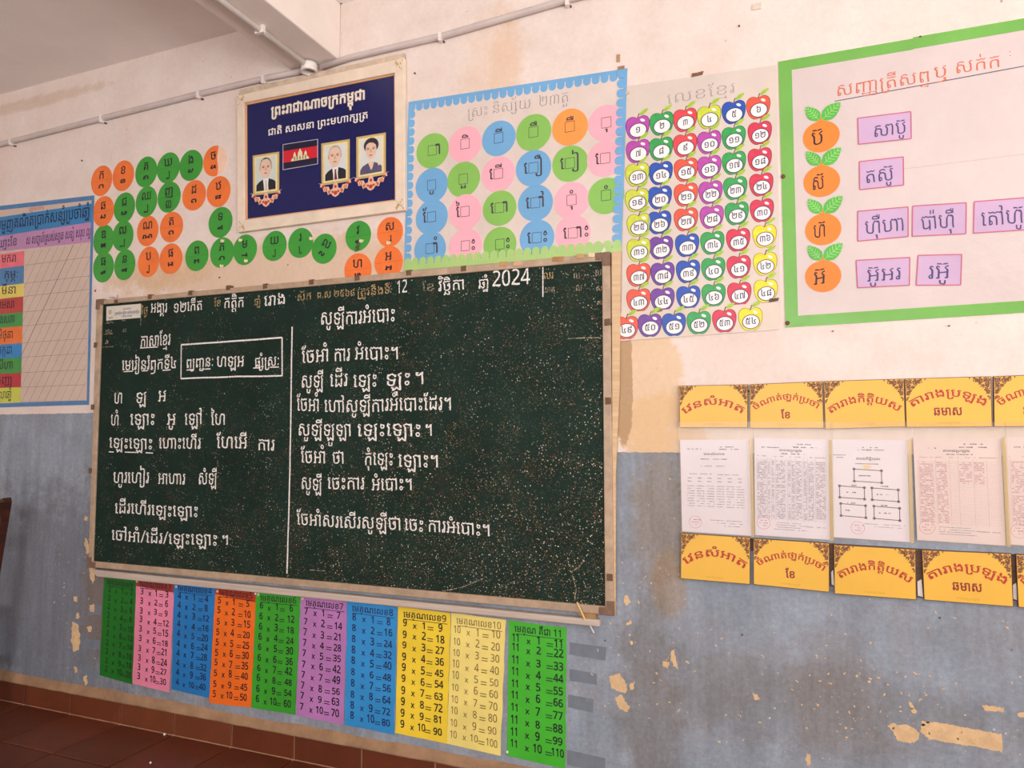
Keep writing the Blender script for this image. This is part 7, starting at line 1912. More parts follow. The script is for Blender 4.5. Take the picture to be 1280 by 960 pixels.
for px, py, s in ((1026.3, 171, 'ប៊'), (1026.8, 227, 'ស៊'), (1028.8, 287, 'ហ៊'), (1028.8, 345.5, 'អ៊')):
    x, z = W(px, py)
    rx = (W(px+23, py)[0]-W(px-23, py)[0])/2
    rz = pxh(px, py+20, 40)/2
    body = MB().prism(ellipse(x, z, rx, rz*.98, 40, 0, .012, rv_) , .0018, .0030).build('paper_orange', M_OR, oc)
    MB().prism([(x-.012, z+rz*.9), (x+.014, z+rz*.92), (x+.008, z+rz*1.22), (x-.004, z+rz*1.24)], .0018, .0031).build('stem', M_OR, body)
    for sgn, tip in ((-1, (-.78*rx, rz*2.0)), (1, (1.12*rx, rz*1.95))):
        root_ = (x + sgn*.07*rx, z + rz*1.02)
        tp = (x+tip[0], z+tip[1])
        dx, dz = tp[0]-root_[0], tp[1]-root_[1]
        L_ = math.hypot(dx, dz)
        nx, nz = -dz/L_, dx/L_
        wd_ = L_*.30
        pts = []
        for t_, k in ((0, 0), (.12, .55), (.3, .95), (.5, 1.0), (.7, .8), (.88, .38), (1, 0), (.88, -.34), (.7, -.72), (.5, -.95), (.3, -.95), (.12, -.6)):
            zig = 1.0
            pts.append((root_[0]+dx*t_+nx*wd_*k*zig, root_[1]+dz*t_+nz*wd_*k*zig))
        lf = MB().prism(pts, .0018, .0034).build('leaf', M_LF, body)
        mbv = MB()
        mbv.line(root_, (root_[0]+dx*.95, root_[1]+dz*.95), .0016, .0038)
        for t_ in (.2, .35, .5, .65, .8):
            for sg in (-1, 1):
                m0 = (root_[0]+dx*t_, root_[1]+dz*t_)
                m1 = (m0[0]+dx*.14+nx*wd_*.75*sg*(1-abs(t_-.45)), m0[1]+dz*.14+nz*wd_*.75*sg*(1-abs(t_-.45)))
                mbv.line(m0, m1, .0022, .0038)
        mbv.build('leaf_veins', M_LF2, body)
    mbt = MB()
    text_on(mbt, s, (x-rx*.55, z-rz*.52), (x+rx*.18, z-rz*.46), rz*.78, .0034, weight=0, hand=True)
    mbt.build('letter', M_INK, body)
CARDS = [([(1072, 148.3), (1138.3, 140), (1138.8, 173.8), (1073, 180.8)], 'សាប៊ូ', .28, .93), ([(1074, 202.5), (1128.8, 196.5), (1129.3, 231.8), (1074.5, 237.5)], 'តស៊ូ', .12, .80),
         ([(1072, 264.5), (1135, 259), (1135, 296), (1072, 301.8)], 'ហ៊ឺហា', .14, .95), ([(1140.5, 258), (1207.5, 253.8), (1207, 292.5), (1140, 295.8)], 'ប៉ាហ៊ឺ', .16, .82),
         ([(1217.5, 252.5), (1284, 247.3), (1284, 287.5), (1216.5, 291.8)], 'តៅហ៊ូ', .14, .95), ([(1070, 325.8), (1137, 322), (1136.5, 356.8), (1071.8, 360)], 'អ៊ូអរ', .18, .86),
         ([(1147.5, 319.5), (1201.8, 318.3), (1200.5, 356.5), (1145, 356.8)], 'រអ៊ូ', .26, .78)]
M_CARD = laminated('lilac_card', 'c2a3c3', .4, .15, .06)
M_CARDE = M('c0607a', .5, .1)
for c4, s, u0, u1 in CARDS:
    q = Quad(*c4)
    cd = sheet_verts(q, .0018, .0030).build('word_card', M_CARD, oc)
    mbe = MB()
    for p0, p1 in (((0, 0), (1, 0)), ((1, 0), (1, 1)), ((1, 1), (0, 1)), ((0, 1), (0, 0))):
        mbe.line(q.P(*p0), q.P(*p1), .0034, .0033)
    mbe.build('card_edging', M_CARDE, cd)
    mbt = MB()
    text_on(mbt, s, q.P(u0, .80), q.P(u1, .78), q.height()*.42, .0034, weight=-4, hand=True)
    mbt.build('word', M('453a70', .5), cd)
for px, py, lb in ((979, 221, 'rusty nail on the left edge of the green bordered chart'), (984.5, 404, 'small nail at the lower left corner of the green bordered chart')):
    pin(px, py, .007, M_RUST, lb, .003, 'nail')
# taped seam across the sheet
MB().line(W(1130, 211.5), W(1280, 193), .0012, .0022).build('sheet_seam', M('b9a090', .5), oc)

# ================================================================ MONTH CHART (left)
MQ = Quad((-1.35, 2.425), (-.080, 2.425), (-.075, 1.412), (-1.35, 1.405), metres=True)
MQ = Quad((-1.35, 2.47), W(117, 244.5), W(110, 506), (-1.35, 1.405), metres=True)
mc = thing('month_chart', at(MQ.P(.5, 1)), 'hand-ruled chart with blue tape edge, lilac header and coloured month column', 'wall chart')
sheet_verts(MQ, .0002, .0014, 4, 4).build('backing_sheet', laminated('month_sheet', 'cdb7a8', .45, .25, .05), mc)
M_BT = M('4d7fae', .45, .12)


def zat(px, py):
    return W(px, py)[1]


xr = -.085


def band(z0l, z1l, z0r, z1r, xl, xr_, name, m, y=.0019):
    return MB().prism([(xl, z0l), (xr_, z0r), (xr_, z1r), (xl, z1l)], .0012, y).build(name, m, mc)


band(MQ.c[0][1]-.0, MQ.c[0][1]-.022, MQ.c[1][1], MQ.c[1][1]-.022, -1.35, xr+.01, 'edge_tape', M_BT, .0022)
band(MQ.c[3][1]+.02, MQ.c[3][1], MQ.c[2][1]+.02, MQ.c[2][1], -1.35, xr+.015, 'edge_tape', M_BT, .0022)
MB().prism([W(115.2, 245), W(118, 244.5), W(111.5, 506), W(108.8, 506)], .0012, .0023).build('edge_tape', M_BT, mc)
hz = [zat(0, 271.6), zat(115, 254.5), zat(0, 295.5), zat(115, 277.5)]
k0 = (hz[1]-hz[0])/(xr - W(0, 271)[0])
k1 = (hz[3]-hz[2])/(xr - W(0, 295)[0])


def zl(z, x_, k, xn):
    return z + k*(xn-x_)


band(zl(hz[1], xr, k0, -1.33), zl(hz[3], xr, k1, -1.33), hz[1], hz[3], -1.33, xr, 'blue_header', laminated('header_blue', '2f7fb4', .35, .3))
hv = [zat(0, 314.5), zat(115, 302.5)]
k2 = (hv[1]-hv[0])/(xr - W(0, 314)[0])
band(zl(hz[3], xr, k1, -1.33), zl(hv[1], xr, k2, -1.33), hz[3], hv[1], -1.33, xr, 'lilac_header', laminated('header_lilac', 'b987b0', .35, .3))
mbt = MB()
text_px(mbt, 'ក្ដីតារាងបង្ហាញស្រមួញគណិតប្រាក់សន្សំប្រចាំឆ្នាំ', (-60, 297), (113, 271), 11.5, .0024, weight=10)
mbt.build('header_lettering', M('16224a', .5), mc)
mbt = MB()
text_px(mbt, 'ឈ្មោះខែ', (-8, 311), (22, 306.5), 9, .0024, weight=4)
text_px(mbt, 'ស សប្ដាហ៍ស្រស់ស្អាត សន្សំ សរុប ល្អ', (33, 306), (114, 294.5), 9, .0024, weight=4)
mbt.build('subheader_lettering', M('3a2a5c', .5), mc)
mbt = MB()
text_px(mbt, 'ឆ្នាំ២០២៤', (37, 264.5), (56, 261.5), 4, .0020, weight=-4)
mbt.build('red_note', M('b8503c', .5), mc)
MON = [('e8707c', 'មករា', 313.7, 331.9), ('4b7fae', 'កុម្ភៈ', 331.9, 354.4), ('e3cf62', 'មីនា', 354.4, 370.6), ('b8403c', 'មេសា', 370.6, 390.3), ('3f9448', 'ឧសភា', 390.3, 407.5), ('e8742c', 'មិថុនា', 407.5, 428.8), ('2f86c4', 'កក្កដា', 428.8, 446.6), ('3f9440', 'សីហា', 446.6, 466), ('b83038', 'កញ្ញា', 466, 484), ('c8cc50', 'តុលាឆ្នាំ', 484, 502.8)]
mfl = M('201a30', .5)
for i, (colr, s, y0, y1) in enumerate(MON):
    xa, xb = 31 - i*.5, 31 - (i+1)*.5
    za0, za1 = zat(xa, y0), zat(xb, y1)
    row = MB().prism([(-1.33, za0), (W(xa, y0)[0], za0), (W(xb, y1)[0], za1), (-1.33, za1)], .0012, .0019).build('month_cell', M(colr, .45, .12), mc)
    mbt = MB()
    xm = [2, 5, 2, 0, 0, -2, -3, -4, -5, -6][i]
    text_px(mbt, s, (xm, (y0+y1)/2+5.5), (xm+19 + (2 if i > 6 else 0), (y0+y1)/2+4.5), 9, .0023, weight=2)
    mbt.build('month_name', mfl, row)
# ruled lines: level rows and slanting strokes
M_RULE = M('7c6a70', .6)
for i, (colr, s, y0, y1) in enumerate(MON):
    xa = 31 - (i+1)*.5
    z0 = zat(xa, y1)
    MB().line((W(xa, y1)[0], z0), (xr, z0), .0014, .0018).build('rule', M_RULE, mc)
xa, xb, zt_, zb_ = W(29, 400)[0], xr, zat(100, 305), zat(60, 503)
for k in range(13):
    c0 = zt_ - .015 - k*.085
    # a stroke rising to the right at a constant slope
    sl = 1.55
    ax, az = xa, c0
    bx, bz = xb, c0 + sl*(xb-xa)
    if bz > zt_:
        bx = ax + (zt_-az)/sl
        bz = zt_
    if az < zb_:
        ax = xa + (zb_-az)/sl
        az = zb_
    if bx-ax > .01:
        MB().line((ax, az), (bx, bz), .0024 if k == 6 else .0014, .0019).build('slanting_rule', M('4a3a48' if k == 6 else '84727a', .6), mc)
for k in (13, 14, 15, 16):
    c0 = zt_ - .015 - k*.085
    sl = 1.55
    ax = xa + (zb_-c0)/sl
    if ax < xb-.02:
        MB().line((ax, zb_), (xb, c0+sl*(xb-xa)), .0014, .0019).build('slanting_rule', M('84727a', .6), mc)
# nails holding the month chart and the bit of red tape beside it
pin(119.5, 363.5, .006, M('b05a40', .6, .2), 'small red-brown tape plug beside the right edge of the month chart', .001, 'wall_plug')

# ================================================================ YELLOW PLAQUES
M_YEL = plain('yellow_face', 'e6b23e', .4, .06, 5)
M_YELH = M('e6a93a', .45, .08)
M_EDGE = plain('plaque_edge', '6e4426', .6, .2, 30)
M_REDL = M('8e160e', .45)
M_REDF = M('c8281a', .45)
M_ORN = M('7c4a30', .6, .2, 60)
UP = [
    ([(849.8, 482.6), (935, 480.8), (935, 534.7), (850.5, 534.7)], 0),
    ([(937.5, 480.8), (1027.7, 476.9), (1029.5, 535.5), (937.9, 535.5)], 1),
    ([(1029.6, 476.9), (1129, 473.7), (1130.9, 533.7), (1031.3, 536.5)], 2),
    ([(1130.2, 473.7), (1236.9, 470.8), (1238.7, 533.7), (1132.1, 534.4)], 3),
    ([(1240.5, 470.8), (1352, 466.5), (1353, 533), (1241, 533.7)], 4),
]
LOW = [
    ([(852.3, 665.6), (937.9, 671), (937.9, 729.5), (851.6, 722.3)], 0),
    ([(942.2, 672), (1036.3, 678.1), (1036.3, 739.2), (942.2, 729.5)], 1),
    ([(1042.1, 679.9), (1143.4, 685.7), (1144.5, 748.6), (1042.8, 741)], 2),
    ([(1151.3, 686.4), (1262, 691), (1264.9, 757.2), (1154.2, 748.6)], 3),
    ([(1268.1, 691.8), (1388, 698), (1391, 768), (1271, 757.6)], 4),
]
PT = [('វេនសំអាត', '', .145), ('ចំណាត់ថ្នាក់ប្រចាំ', 'ខែ', .112), ('តារាងកិត្តិយស', '', .130), ('តារាងប្រឡង', 'ឆមាស', .135), ('ចំណាត់ថ្នាក់ប្រចាំ', 'ឆមាស', .125)]
PL = ['leftmost', 'second from the left', 'third', 'fourth', 'last, cut by the picture edge,']
WHAT = ['one arched word', 'two lines, the upper long and arched', 'one long arched line', 'an arched line over a short straight word', 'an arched line, mostly out of view']


def plaque(c4, k, row):
    q = Quad(*c4)
    lbl = {'u': 'yellow plaque with red %s, %s in the upper row', 'l': 'yellow plaque with red %s, %s in the lower row'}[row]
    t = thing('yellow_plaque', at(q.P(.5, 1)), lbl % (['arched word', 'arched line over two letters', 'single arched line', 'arched line over a straight word', 'lettering'][k], ['first', 'second', 'third', 'fourth', 'last'][k]), 'plaque', 'yellow plaques in two rows around the notices')
    yb, yf = .004, .014
    bd = sheet_verts(q, yb, yf).build('board', M_EDGE, t)
    qi = Quad(q.P(.006, .012), q.P(.994, .012), q.P(.994, .988), q.P(.006, .988), metres=True)
    sheet_verts(qi, yf-.001, yf+.0006).build('yellow_face', M_YEL, t)
    D = yf + .001
    s, s2, h = PT[k]
    hh = q.height()
    c0, e0 = (.46, .23) if s2 == '' else (.37, .22)
    if k == 3:
        c0, e0 = .38, .22

    asp = q.width()/hh

    def make(wt, y):
        mb_ = MB()
        w_, gl = layout(s)
        for g, gx, gy in gl:
            V_, F_ = glyph_mesh(g, wt)
            if not F_:
                continue
            # each letter cluster rides on the arch
            b0 = len(mb_.v)
            for vx, vy in V_:
                tt = .07 + .86*(vx+gx)/w_
                vb = c0 + e0*((tt-.5)/.43)**2
                slope = 2*e0*(tt-.5)/.43**2
                nrm = math.hypot(1, slope/asp)
                hy = (vy+gy)/586*h
                p_ = q.P(tt + hy*(slope/asp)/nrm/asp, vb - hy/nrm)
                mb_.v.append((p_[0], -y, p_[1]))
            mb_.f += [tuple(b0+j for j in f) for f in F_]
        return mb_
    make(12, D).build('arched_lettering', M_REDL, t)
    make(-10, D+.0004).build('lettering_highlight', M_REDF, t)
    if s2:
        wd = .13 if k == 1 else .34
        mb_ = MB()
        text_on(mb_, s2, q.P(.5-wd/2, .78 if k == 1 else .76), q.P(.5+wd/2, .78 if k == 1 else .76), hh*(.14 if k == 1 else .15), D, weight=20)
        mb_.build('second_line', M_REDL, t)
    for sg in (0, 1):
        mb_ = MB()
        ro = random.Random(5)
        for i in range(420):
            u, v = ro.uniform(.004, .30), ro.uniform(.01, .54)
            if (u/.30)**.62 + (v/.54)**.62 > 1.0:
                continue
            uu = u + .012 if sg == 0 else 1-u-.012
            cx, cz = q.P(uu, v+.015)
            mb_.flat(ellipse(cx, cz, .0036, .0015, 6, ro.uniform(0, 3), .1, ro), D)
        mb_.build('corner_scrollwork', M_ORN, t)
    mb_ = MB()
    text_on(mb_, 'តារាងប្រឡង', q.P(.37, .93), q.P(.63, .93), hh*.035, D, weight=-10)
    mb_.build('footer_print', M('c79630', .5), t)
    return q


for c4, k in UP:
    plaque(c4, k, 'u')
for c4, k in LOW:
    plaque(c4, k, 'l')
# dark battens that carry the plaques
M_DKW = wood('dark_batten', '3a2a24', '6a4a38', .7)
props(MB().prism([W(852, 668), W(1390, 700), W(1390, 712), W(852, 684)], 0, .0039).build('dark_batten', M_DKW), 'dark wooden batten behind the lower row of yellow plaques', 'batten')
for px0, px1, y0, y1, lb in ((1036.5, 1042.6, 679, 741, 'second and third'), (1144, 1153, 688, 755, 'third and fourth'), (1263, 1271, 693, 759, 'fourth and last')):
    o_ = MB().prism([W(px0, y0), W(px1, y0), W(px1+1.5, y1-8), W(px0+1, y1-9)], 0, .0046).build('dark_batten', M_DKW)
    props(o_, 'dark upright batten in the gap between the %s lower yellow plaques' % lb, 'batten')
    MB().prism([W(px0+2.5, (y0+y1)/2+5), W(px1-1.5, (y0+y1)/2+2), W(px1+.5, y1-9), W(px0+3, y1-11)], .004, .0052).build('paint_smear', M('e6e0da', .5), o_)

# ================================================================ NOTICES IN CLEAR POCKETS
DOC = [
    ([(850.5, 549.8), (936.8, 549.1), (939.7, 669.5), (853, 663.8)], 'cleaning rota sheet with short typed columns, first in the row of notices'),
    ([(942.9, 547), (1035.6, 549.8), (1037.4, 674.5), (944, 668.4)], 'closely filled table sheet with pink stamp, second in the row of notices'),
    ([(1038.5, 549.1), (1133.4, 549.8), (1137, 677.4), (1041.7, 671)], 'sheet with five bordered name boxes, third in the row of notices'),
    ([(1140.9, 548), (1250.2, 548), (1256.6, 681.7), (1146.3, 674.5)], 'faded pink table sheet, fourth in the row of notices'),
    ([(1254.8, 546.2), (1372, 545), (1380, 690), (1260.2, 679.9)], 'pink table sheet partly out of view, last in the row of notices'),
]
M_PAPER = laminated('notice_paper', 'e4dde6', .45, .12, .03)
M_PAPER2 = laminated('notice_paper_warm', 'e2cfcc', .45, .12, .03)
M_FILM = film('clear_film', 'e6d2b4', .10, .15)
M_FILMY = film('yellowed_film', 'e8c98a', .40, .25)
M_TYPE = M('3a3648', .6, .05)
M_TYPEF = M('958c9e', .6, .05)
M_TYPEP = M('bd8a96', .6, .05)
M_STAMP = M('d0708c', .6, .05)
rp = random.Random(31)
for i, (c4, lb) in enumerate(DOC):
    q = Quad(*c4)
    t = thing('notice_sheet', at(q.P(.5, 1)), lb, 'notice', 'notices between the two rows of yellow plaques')
    Y = .0062
    sheet_verts(q, Y-.0006, Y).build('paper', M_PAPER if i in (0, 1, 2) else M_PAPER2, t)
    D = Y+.0004
    hh, ww = q.height(), q.width()

    def words(mb_, u0, u1, v, h, dens=.75):
        u = u0
        while u < u1:
            w_ = rp.uniform(.008, .035)
            e = min(u1, u+w_)
            if rp.random() < dens:
                a1, a2 = q.P(u, v), q.P(e, v)
                mb_.line(a1, a2, h*hh*rp.uniform(.7, 1.1), D)
            u = e + .006
    head = MB()
    if i == 2:
        words(head, .34, .62, .08, .010)
        words(head, .33, .70, .105, .009)
        words(head, .03, .28, .16, .008)
        words(head, .03, .18, .185, .008)
        words(head, .32, .62, .245, .008)
        text_on(head, 'តារាងកិត្តិយស', q.P(.33, .205), q.P(.65, .205), hh*.020, D, weight=14)
    else:
        words(head, .10, .34, .095 if i else .10, .009)
        words(head, .58, .80, .055 if i else .08, .009)
        words(head, .53, .84, .085 if i else .105, .010)
        text_on(head, 'តារាងប្រឡង' if i else 'វេនសំអាត', q.P(.34, .165 if i == 0 else .13), q.P(.65, .165 if i == 0 else .13), hh*.018, D, weight=14)
        words(head, .30, .68, .21 if i == 0 else .155, .009)
    head.build('heading', M_TYPE, t)
    if i == 0:
        body = MB()
        words(body, .30, .64, .285, .010)
        words(body, .13, .45, .37, .009)
        words(body, .54, .84, .375, .009)
        for v in (.415, .45):
            for c_ in range(6):
                words(body, .10+c_*.145, .10+c_*.145+.06, v, .011, 1)
        for k in range(9):
            for c_ in range(6):
                words(body, .09+c_*.143, .09+c_*.143+.11, .50+.027*k, .008, .9)
        body.build('typed_columns', M_TYPEF, t)
    elif i == 2:
        for (u0, u1, v0, v1) in ((.30, .66, .30, .43), (.10, .43, .475, .60), (.53, .87, .485, .61), (.11, .44, .655, .785), (.55, .88, .665, .795)):
            bxm = MB()
            for p0, p1 in (((u0, v0), (u1, v0+.01)), ((u1, v0+.01), (u1, v1)), ((u1, v1), (u0, v1-.008)), ((u0, v1-.008), (u0, v0))):
                bxm.line(q.P(*p0), q.P(*p1), .0022, D)
            for (uc, vc_) in ((u0, v0), (u1, v0+.01), (u1, v1), (u0, v1-.008)):
                bxm.flat(ellipse(*q.P(uc, vc_), .0042, .0042, 8), D+.0001)
            words(bxm, u0+.06, u0+.22, (v0+v1)/2, .010)
            bxm.build('name_box', M_TYPE, t)
        sub = MB()
        for u, v in ((.2, .465), (.62, .465), (.2, .645), (.64, .655)):
            words(sub, u, u+.13, v, .011)
        sub.build('box_captions', M_TYPE, t)
        words2 = MB()
        words(words2, .42, .94, .845, .008)
        words(words2, .55, .9, .87, .007)
        words2.build('foot_lines', M_TYPEF, t)
        MB().flat(ellipse(*q.P(.47, .275), .012, .006, 12), D).build('gold_badge', M('e8c890', .5), t)
    else:
        body = MB()
        rows_ = 34
        cols_ = ((.04, .17), (.19, .21), (.24, .27), (.30, .42), (.46, .49), (.51, .55), (.57, .64), (.67, .71), (.73, .80), (.83, .95)) if i == 1 else ((.06, .22), (.26, .38), (.42, .46), (.52, .66), (.69, .80), (.84, .92))
        words(body, .04, .96, .185, .008, .6)
        for k in range(rows_):
            v = .235 + .0175*k
            for j, (u0, u1) in enumerate(cols_):
                if i >= 3 and j in (3, 4) and k > 11:
                    continue
                if i >= 3 and j in (2, 5):
                    continue
                words(body, u0, u1, v, .0085, .72)
        body.build('table_entries', M_TYPEF if i == 1 else M_TYPEP, t)
        grid = MB()
        for k in range(0, rows_+1, 1):
            v = .226 + .0175*k
            grid.line(q.P(.03, v), q.P(.97, v), .0004, D-.0001)
        for j, (u0, u1) in enumerate(cols_):
            grid.line(q.P(u0-.01, .2), q.P(u0-.01, .84), .0005, D-.0001)
        grid.build('table_grid', M_TYPEP if i != 1 else M_TYPEF, t)
        foot = MB()
        for k in range(4):
            words(foot, .26, .62+.08*(k % 2), .86+.022*k, .007, .9)
        words(foot, .7, .95, .885, .008)
        foot.build('foot_lines', M_TYPEF, t)
    st_ = MB()
    su, sv = (.20, .89) if i in (0,) else ((.33, .89) if i == 2 else (.12, .87))
    for k in range(3):
        words(st_, su-.08+.02*k, su+.08-.02*k, sv-.025+.026*k, .009)
    cx, cz = q.P(su, sv)
    rr = ww*.09
    el = ellipse(cx, cz, rr, rr, 24)
    for k in range(24):
        st_.line(el[k], el[(k+1) % 24], .0010, D)
    st_.build('round_stamp', M_STAMP, t)
    if i == 0:
        sg = MB()
        for k in range(3):
            words(sg, .42+.1*k, .88, .86+.028*k, .008)
        sg.build('foot_lines', M_TYPEF, t)
    # clear pocket around the sheet
    qp = Quad(W(c4[0][0]-1.5, 528), W(c4[1][0]+5.5, 527), q.P(1.055, 1.012), q.P(-.015, 1.012), metres=True)
    pk = MB().prism(qp.c, .0148, .0152).build('clear_pocket', M_FILM)
    props(pk, 'clear plastic pocket over the %s' % ['cleaning rota sheet', 'closely filled table sheet', 'sheet with five name boxes', 'faded pink fourth sheet', 'last pink sheet'][i], 'plastic pocket', 'clear pockets over the notices')
    MB().prism([q.P(1.0, .0), q.P(1.045, .0), q.P(1.045, 1.0), q.P(1.0, 1.0)], .0150, .0156).build('folded_edge', M_FILMY, pk)

# ================================================================ CONDUIT
def wpt(px, py, y):
    x_, z_ = W(px, py)
    return (x_, -y, z_)


cd = thing('wall_conduit', wpt(200, 132, 0), 'long thin grey electrical conduit running along the top of the wall', 'conduit')
ys_ = .013
left = [(-2.9, -ys_, 2.755), wpt(0, 182.5, ys_), wpt(130, 149.5, ys_), wpt(250, 119.5, ys_), wpt(340, 98.5, ys_), wpt(383, 90, ys_)]
right = [wpt(404, 86, ys_), wpt(440, 74, ys_), wpt(560, 46, ys_), wpt(660, 17, ys_), wpt(722, -1, ys_), (5.5, -ys_, 2.84)]
MB().tube(left, .0125, 12).build('pipe_run', M_PVC, cd, smooth=True)
MB().tube(right, .0125, 12).build('pipe_run', M_PVC, cd, smooth=True)
for px, py in ((18, 179), (131, 150.5), (252, 120.5), (333, 102), (553, 49), (711, 5)):
    x, z = W(px, py)
    MB().prism([(x-.006, z-.017), (x+.006, z-.018), (x+.007, z+.016), (x-.006, z+.017)], 0, .0262).build('pipe_clip', M_PVCW, cd)
    x2, z2 = W(px+2, py+4)
    MB().prism(ellipse(x2, z2, .006, .004, 8), 0, .010).build('clip_nail', M_RUST, cd)
jx, jz = W(393, 88)
jb = thing('junction_box', (jx, -.03, jz), 'round white open junction box under the beam end', 'junction box')
N_ = 24


def ring(r0, r1, y0, y1, name, m):
    V_, F_ = [], []
    for rr_, yy in ((r0, y0), (r1, y0), (r1, y1), (r0, y1)):
        for k in range(N_):
            a_ = 2*math.pi*k/N_
            V_.append((jx+rr_*math.cos(a_), -yy, jz+rr_*math.sin(a_)*1.0))
    for s_ in range(4):
        for k in range(N_):
            F_.append((s_*N_+k, s_*N_+(k+1) % N_, ((s_+1) % 4)*N_+(k+1) % N_, ((s_+1) % 4)*N_+k))
    return V_, F_


# drum facing down into the room, tilted with the beam pipe
def drum(r0, r1, h0, h1):
    V_, F_ = [], []
    for rr_, hh_ in ((r0, h0), (r1, h0), (r1, h1), (r0, h1)):
        for k in range(N_):
            a_ = 2*math.pi*k/N_
            V_.append((jx+rr_*math.cos(a_), -.034+rr_*math.sin(a_), jz+hh_))
    for s_ in range(4):
        for k in range(N_):
            F_.append((s_*N_+k, s_*N_+(k+1) % N_, ((s_+1) % 4)*N_+(k+1) % N_, ((s_+1) % 4)*N_+k))
    return V_, F_


build('drum_wall', *drum(.027, .0325, -.022, .012), M_PVCW, jb, smooth=False)
build('drum_top', *drum(.0005, .0325, .008, .012), M_PVCW, jb)
build('drum_rim', *drum(.026, .0355, -.024, -.018), M_PVCW, jb)
MB().tube([(jx-.022, -.034, jz-.004), (jx+.022, -.034, jz-.002)], .0035, 6).build('wire_joint', M('8a7a72', .5), jb)
MB().tube([(jx, -.052, jz-.006), (jx+.003, -.018, jz-.003)], .003, 6).build('wire_joint', M('a59488', .5), jb)
bx_ = jx
bcd = thing('beam_conduit', (bx_, -.08, 2.785), 'white conduit running along the underside of the ceiling beam', 'conduit')
MB().tube([(bx_-.005, -.062, 2.786), (bx_-.004, -1.2, 2.786), (bx_, -6.9, 2.786)], .0125, 12).build('pipe_run', M_PVCW, bcd, smooth=True)
for yy in (-.32, -1.0, -1.7, -2.6):
    MB().box(bx_-.024, bx_+.016, yy-.006, yy+.006, 2.772, 2.802).build('pipe_clip', M_PVCW, bcd)

# small fixings left in the plaster
NAILS = [(946, 8.5, 7, 6, 'd8c6b6', 'square cream patch of plaster high on the wall above the apple chart', 'plaster_plug'),
         (427, 4, 2.5, 2.5, '7c5c48', 'dark nail in the corner of the wall and the beam', 'nail'),
         (519, 92, 1.6, 1.6, '5c4638', 'dark nail between the framed poster and the scalloped chart', 'nail'),
         (924, 33, 1.5, 1.5, '5c4638', 'tiny dark nail right of the cream plaster plug', 'nail'),
         (1150, 46.5, 1.6, 1.3, '4c3a30', 'tiny dark nail just above the green tape border', 'nail'),
         (1186, 407.5, 1.8, 1.3, '5c4638', 'tiny dark nail just below the green tape border', 'nail'),
         (275, 347, 1.4, 1.4, '6b4a38', 'tiny dark nail above the left part of the blackboard', 'nail'),
         (103, 201, 1.6, 1.6, '7a6052', 'tiny nail left of the leftmost orange disc', 'nail'),
         (1041, 414, 1.4, 1.2, '5c4638', 'tiny dark nail below the left end of the green bordered chart', 'nail'),
         (935.5, 489, 1.8, 1.8, '2c1c14', 'black screw between the first two upper plaques', 'screw')]
for px, py, w_, h_, c_, lb, nm in NAILS:
    x, z = W(px, py)
    a_, b_ = w_*.0031, pxh(px, py, h_)
    yy = .016 if nm == 'screw' else (.006 if nm == 'nail' else .004)
    poly = ellipse(x, z, a_*.6, b_*.6, 10) if nm != 'plaster_plug' else [(x-a_*.7, z-b_*.6), (x+a_*.6, z-b_*.65), (x+a_*.65, z+b_*.6), (x-a_*.65, z+b_*.55)]
    props(MB().prism(poly, 0, yy).build(nm, M(c_, .7, .2, 60)), lb, 'nail' if nm != 'plaster_plug' else 'plaster')

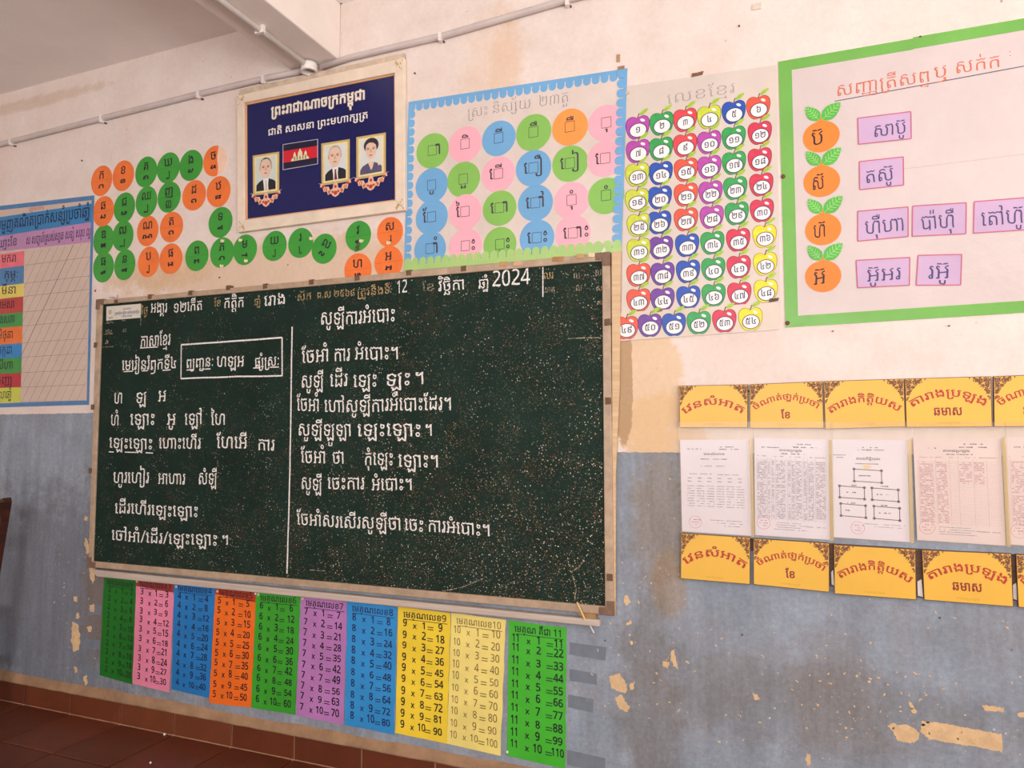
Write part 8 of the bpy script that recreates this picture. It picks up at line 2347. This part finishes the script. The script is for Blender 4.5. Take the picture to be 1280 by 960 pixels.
# crumbs on the floor
for px, py, r_, lb in ((209, 917, .006, 'white chalk crumb lying at the foot of the tiled skirting'), (188, 954, .0045, 'small white chalk crumb on the floor tiles nearest the frame bottom')):
    d = AIM @ Vector(((px-640)/FOCAL, 1.0, (480-py)/FOCAL))
    t_ = (.006-CAM.z)/d.z
    p_ = CAM + d*t_
    V_, F_ = [], []
    rq = random.Random(px)
    for ph in range(5):
        for k in range(8):
            a_ = 2*math.pi*k/8
            b_ = math.pi*ph/4
            rr_ = r_*rq.uniform(.8, 1.1)
            V_.append((p_.x+rr_*math.sin(b_)*math.cos(a_), min(p_.y, -.03)+rr_*math.sin(b_)*math.sin(a_), .004+r_*.8+rr_*.9*math.cos(b_)))
    for ph in range(4):
        for k in range(8):
            F_.append((ph*8+k, ph*8+(k+1) % 8, (ph+1)*8+(k+1) % 8, (ph+1)*8+k))
    props(build('chalk_crumb', V_, F_, M('efe6da', .9)), lb, 'chalk')

# ================================================================ WOODEN CHAIR at the left edge
def ray_at(px, py, y):
    d_ = AIM @ Vector(((px-640)/FOCAL, 1.0, (480-py)/FOCAL))
    return CAM + d_*((y-CAM.y)/d_.y)


M_CH = wood('brown_varnished_wood', '2c130a', '4e2412', .4, (2, 2, 14))
pt = ray_at(7.0, 622, -.16)      # top of the rear post
ch = thing('wooden_chair', (pt.x-.24, -.38, .004), 'brown varnished wooden chair, only its back edge showing at the left', 'chair')
cx = pt.x


def bar(pts, r, name):
    o_ = MB().tube(pts, r, 4).build(name, M_CH, ch)
    return box_bevel(o_, .003, 2)


for yy in (-.16, -.60):
    MB().prism([(cx-.02, pt.z-.01), (cx+.012, pt.z), (cx+.018, pt.z-.02), (cx-.075, .45), (cx-.085, .004), (cx-.125, .004), (cx-.115, .45)], -yy-.018, -yy+.018).build('rear_post', M_CH, ch)
    MB().box(cx-.52, cx-.48, yy-.018, yy+.018, .004, .44).build('front_leg', M_CH, ch)
    MB().box(cx-.48, cx-.10, yy-.012, yy+.012, .20, .235).build('side_stretcher', M_CH, ch)
MB().box(cx-.54, cx-.09, -.62, -.14, .44, .465).build('seat', M_CH, ch)
for z0, z1, k in ((pt.z-.09, pt.z-.02, 0), (pt.z-.24, pt.z-.17, -.03)):
    MB().add([(cx-.018+k, -.582, z0), (cx+.004+k, -.582, z0+.005), (cx+.004+k, -.178, z0+.005), (cx-.018+k, -.178, z0),
              (cx-.006+k, -.582, z1), (cx+.014+k, -.582, z1), (cx+.014+k, -.178, z1), (cx-.006+k, -.178, z1)],
             [(0, 3, 2, 1), (4, 5, 6, 7), (0, 1, 5, 4), (1, 2, 6, 5), (2, 3, 7, 6), (3, 0, 4, 7)]).build('back_rail', M_CH, ch)
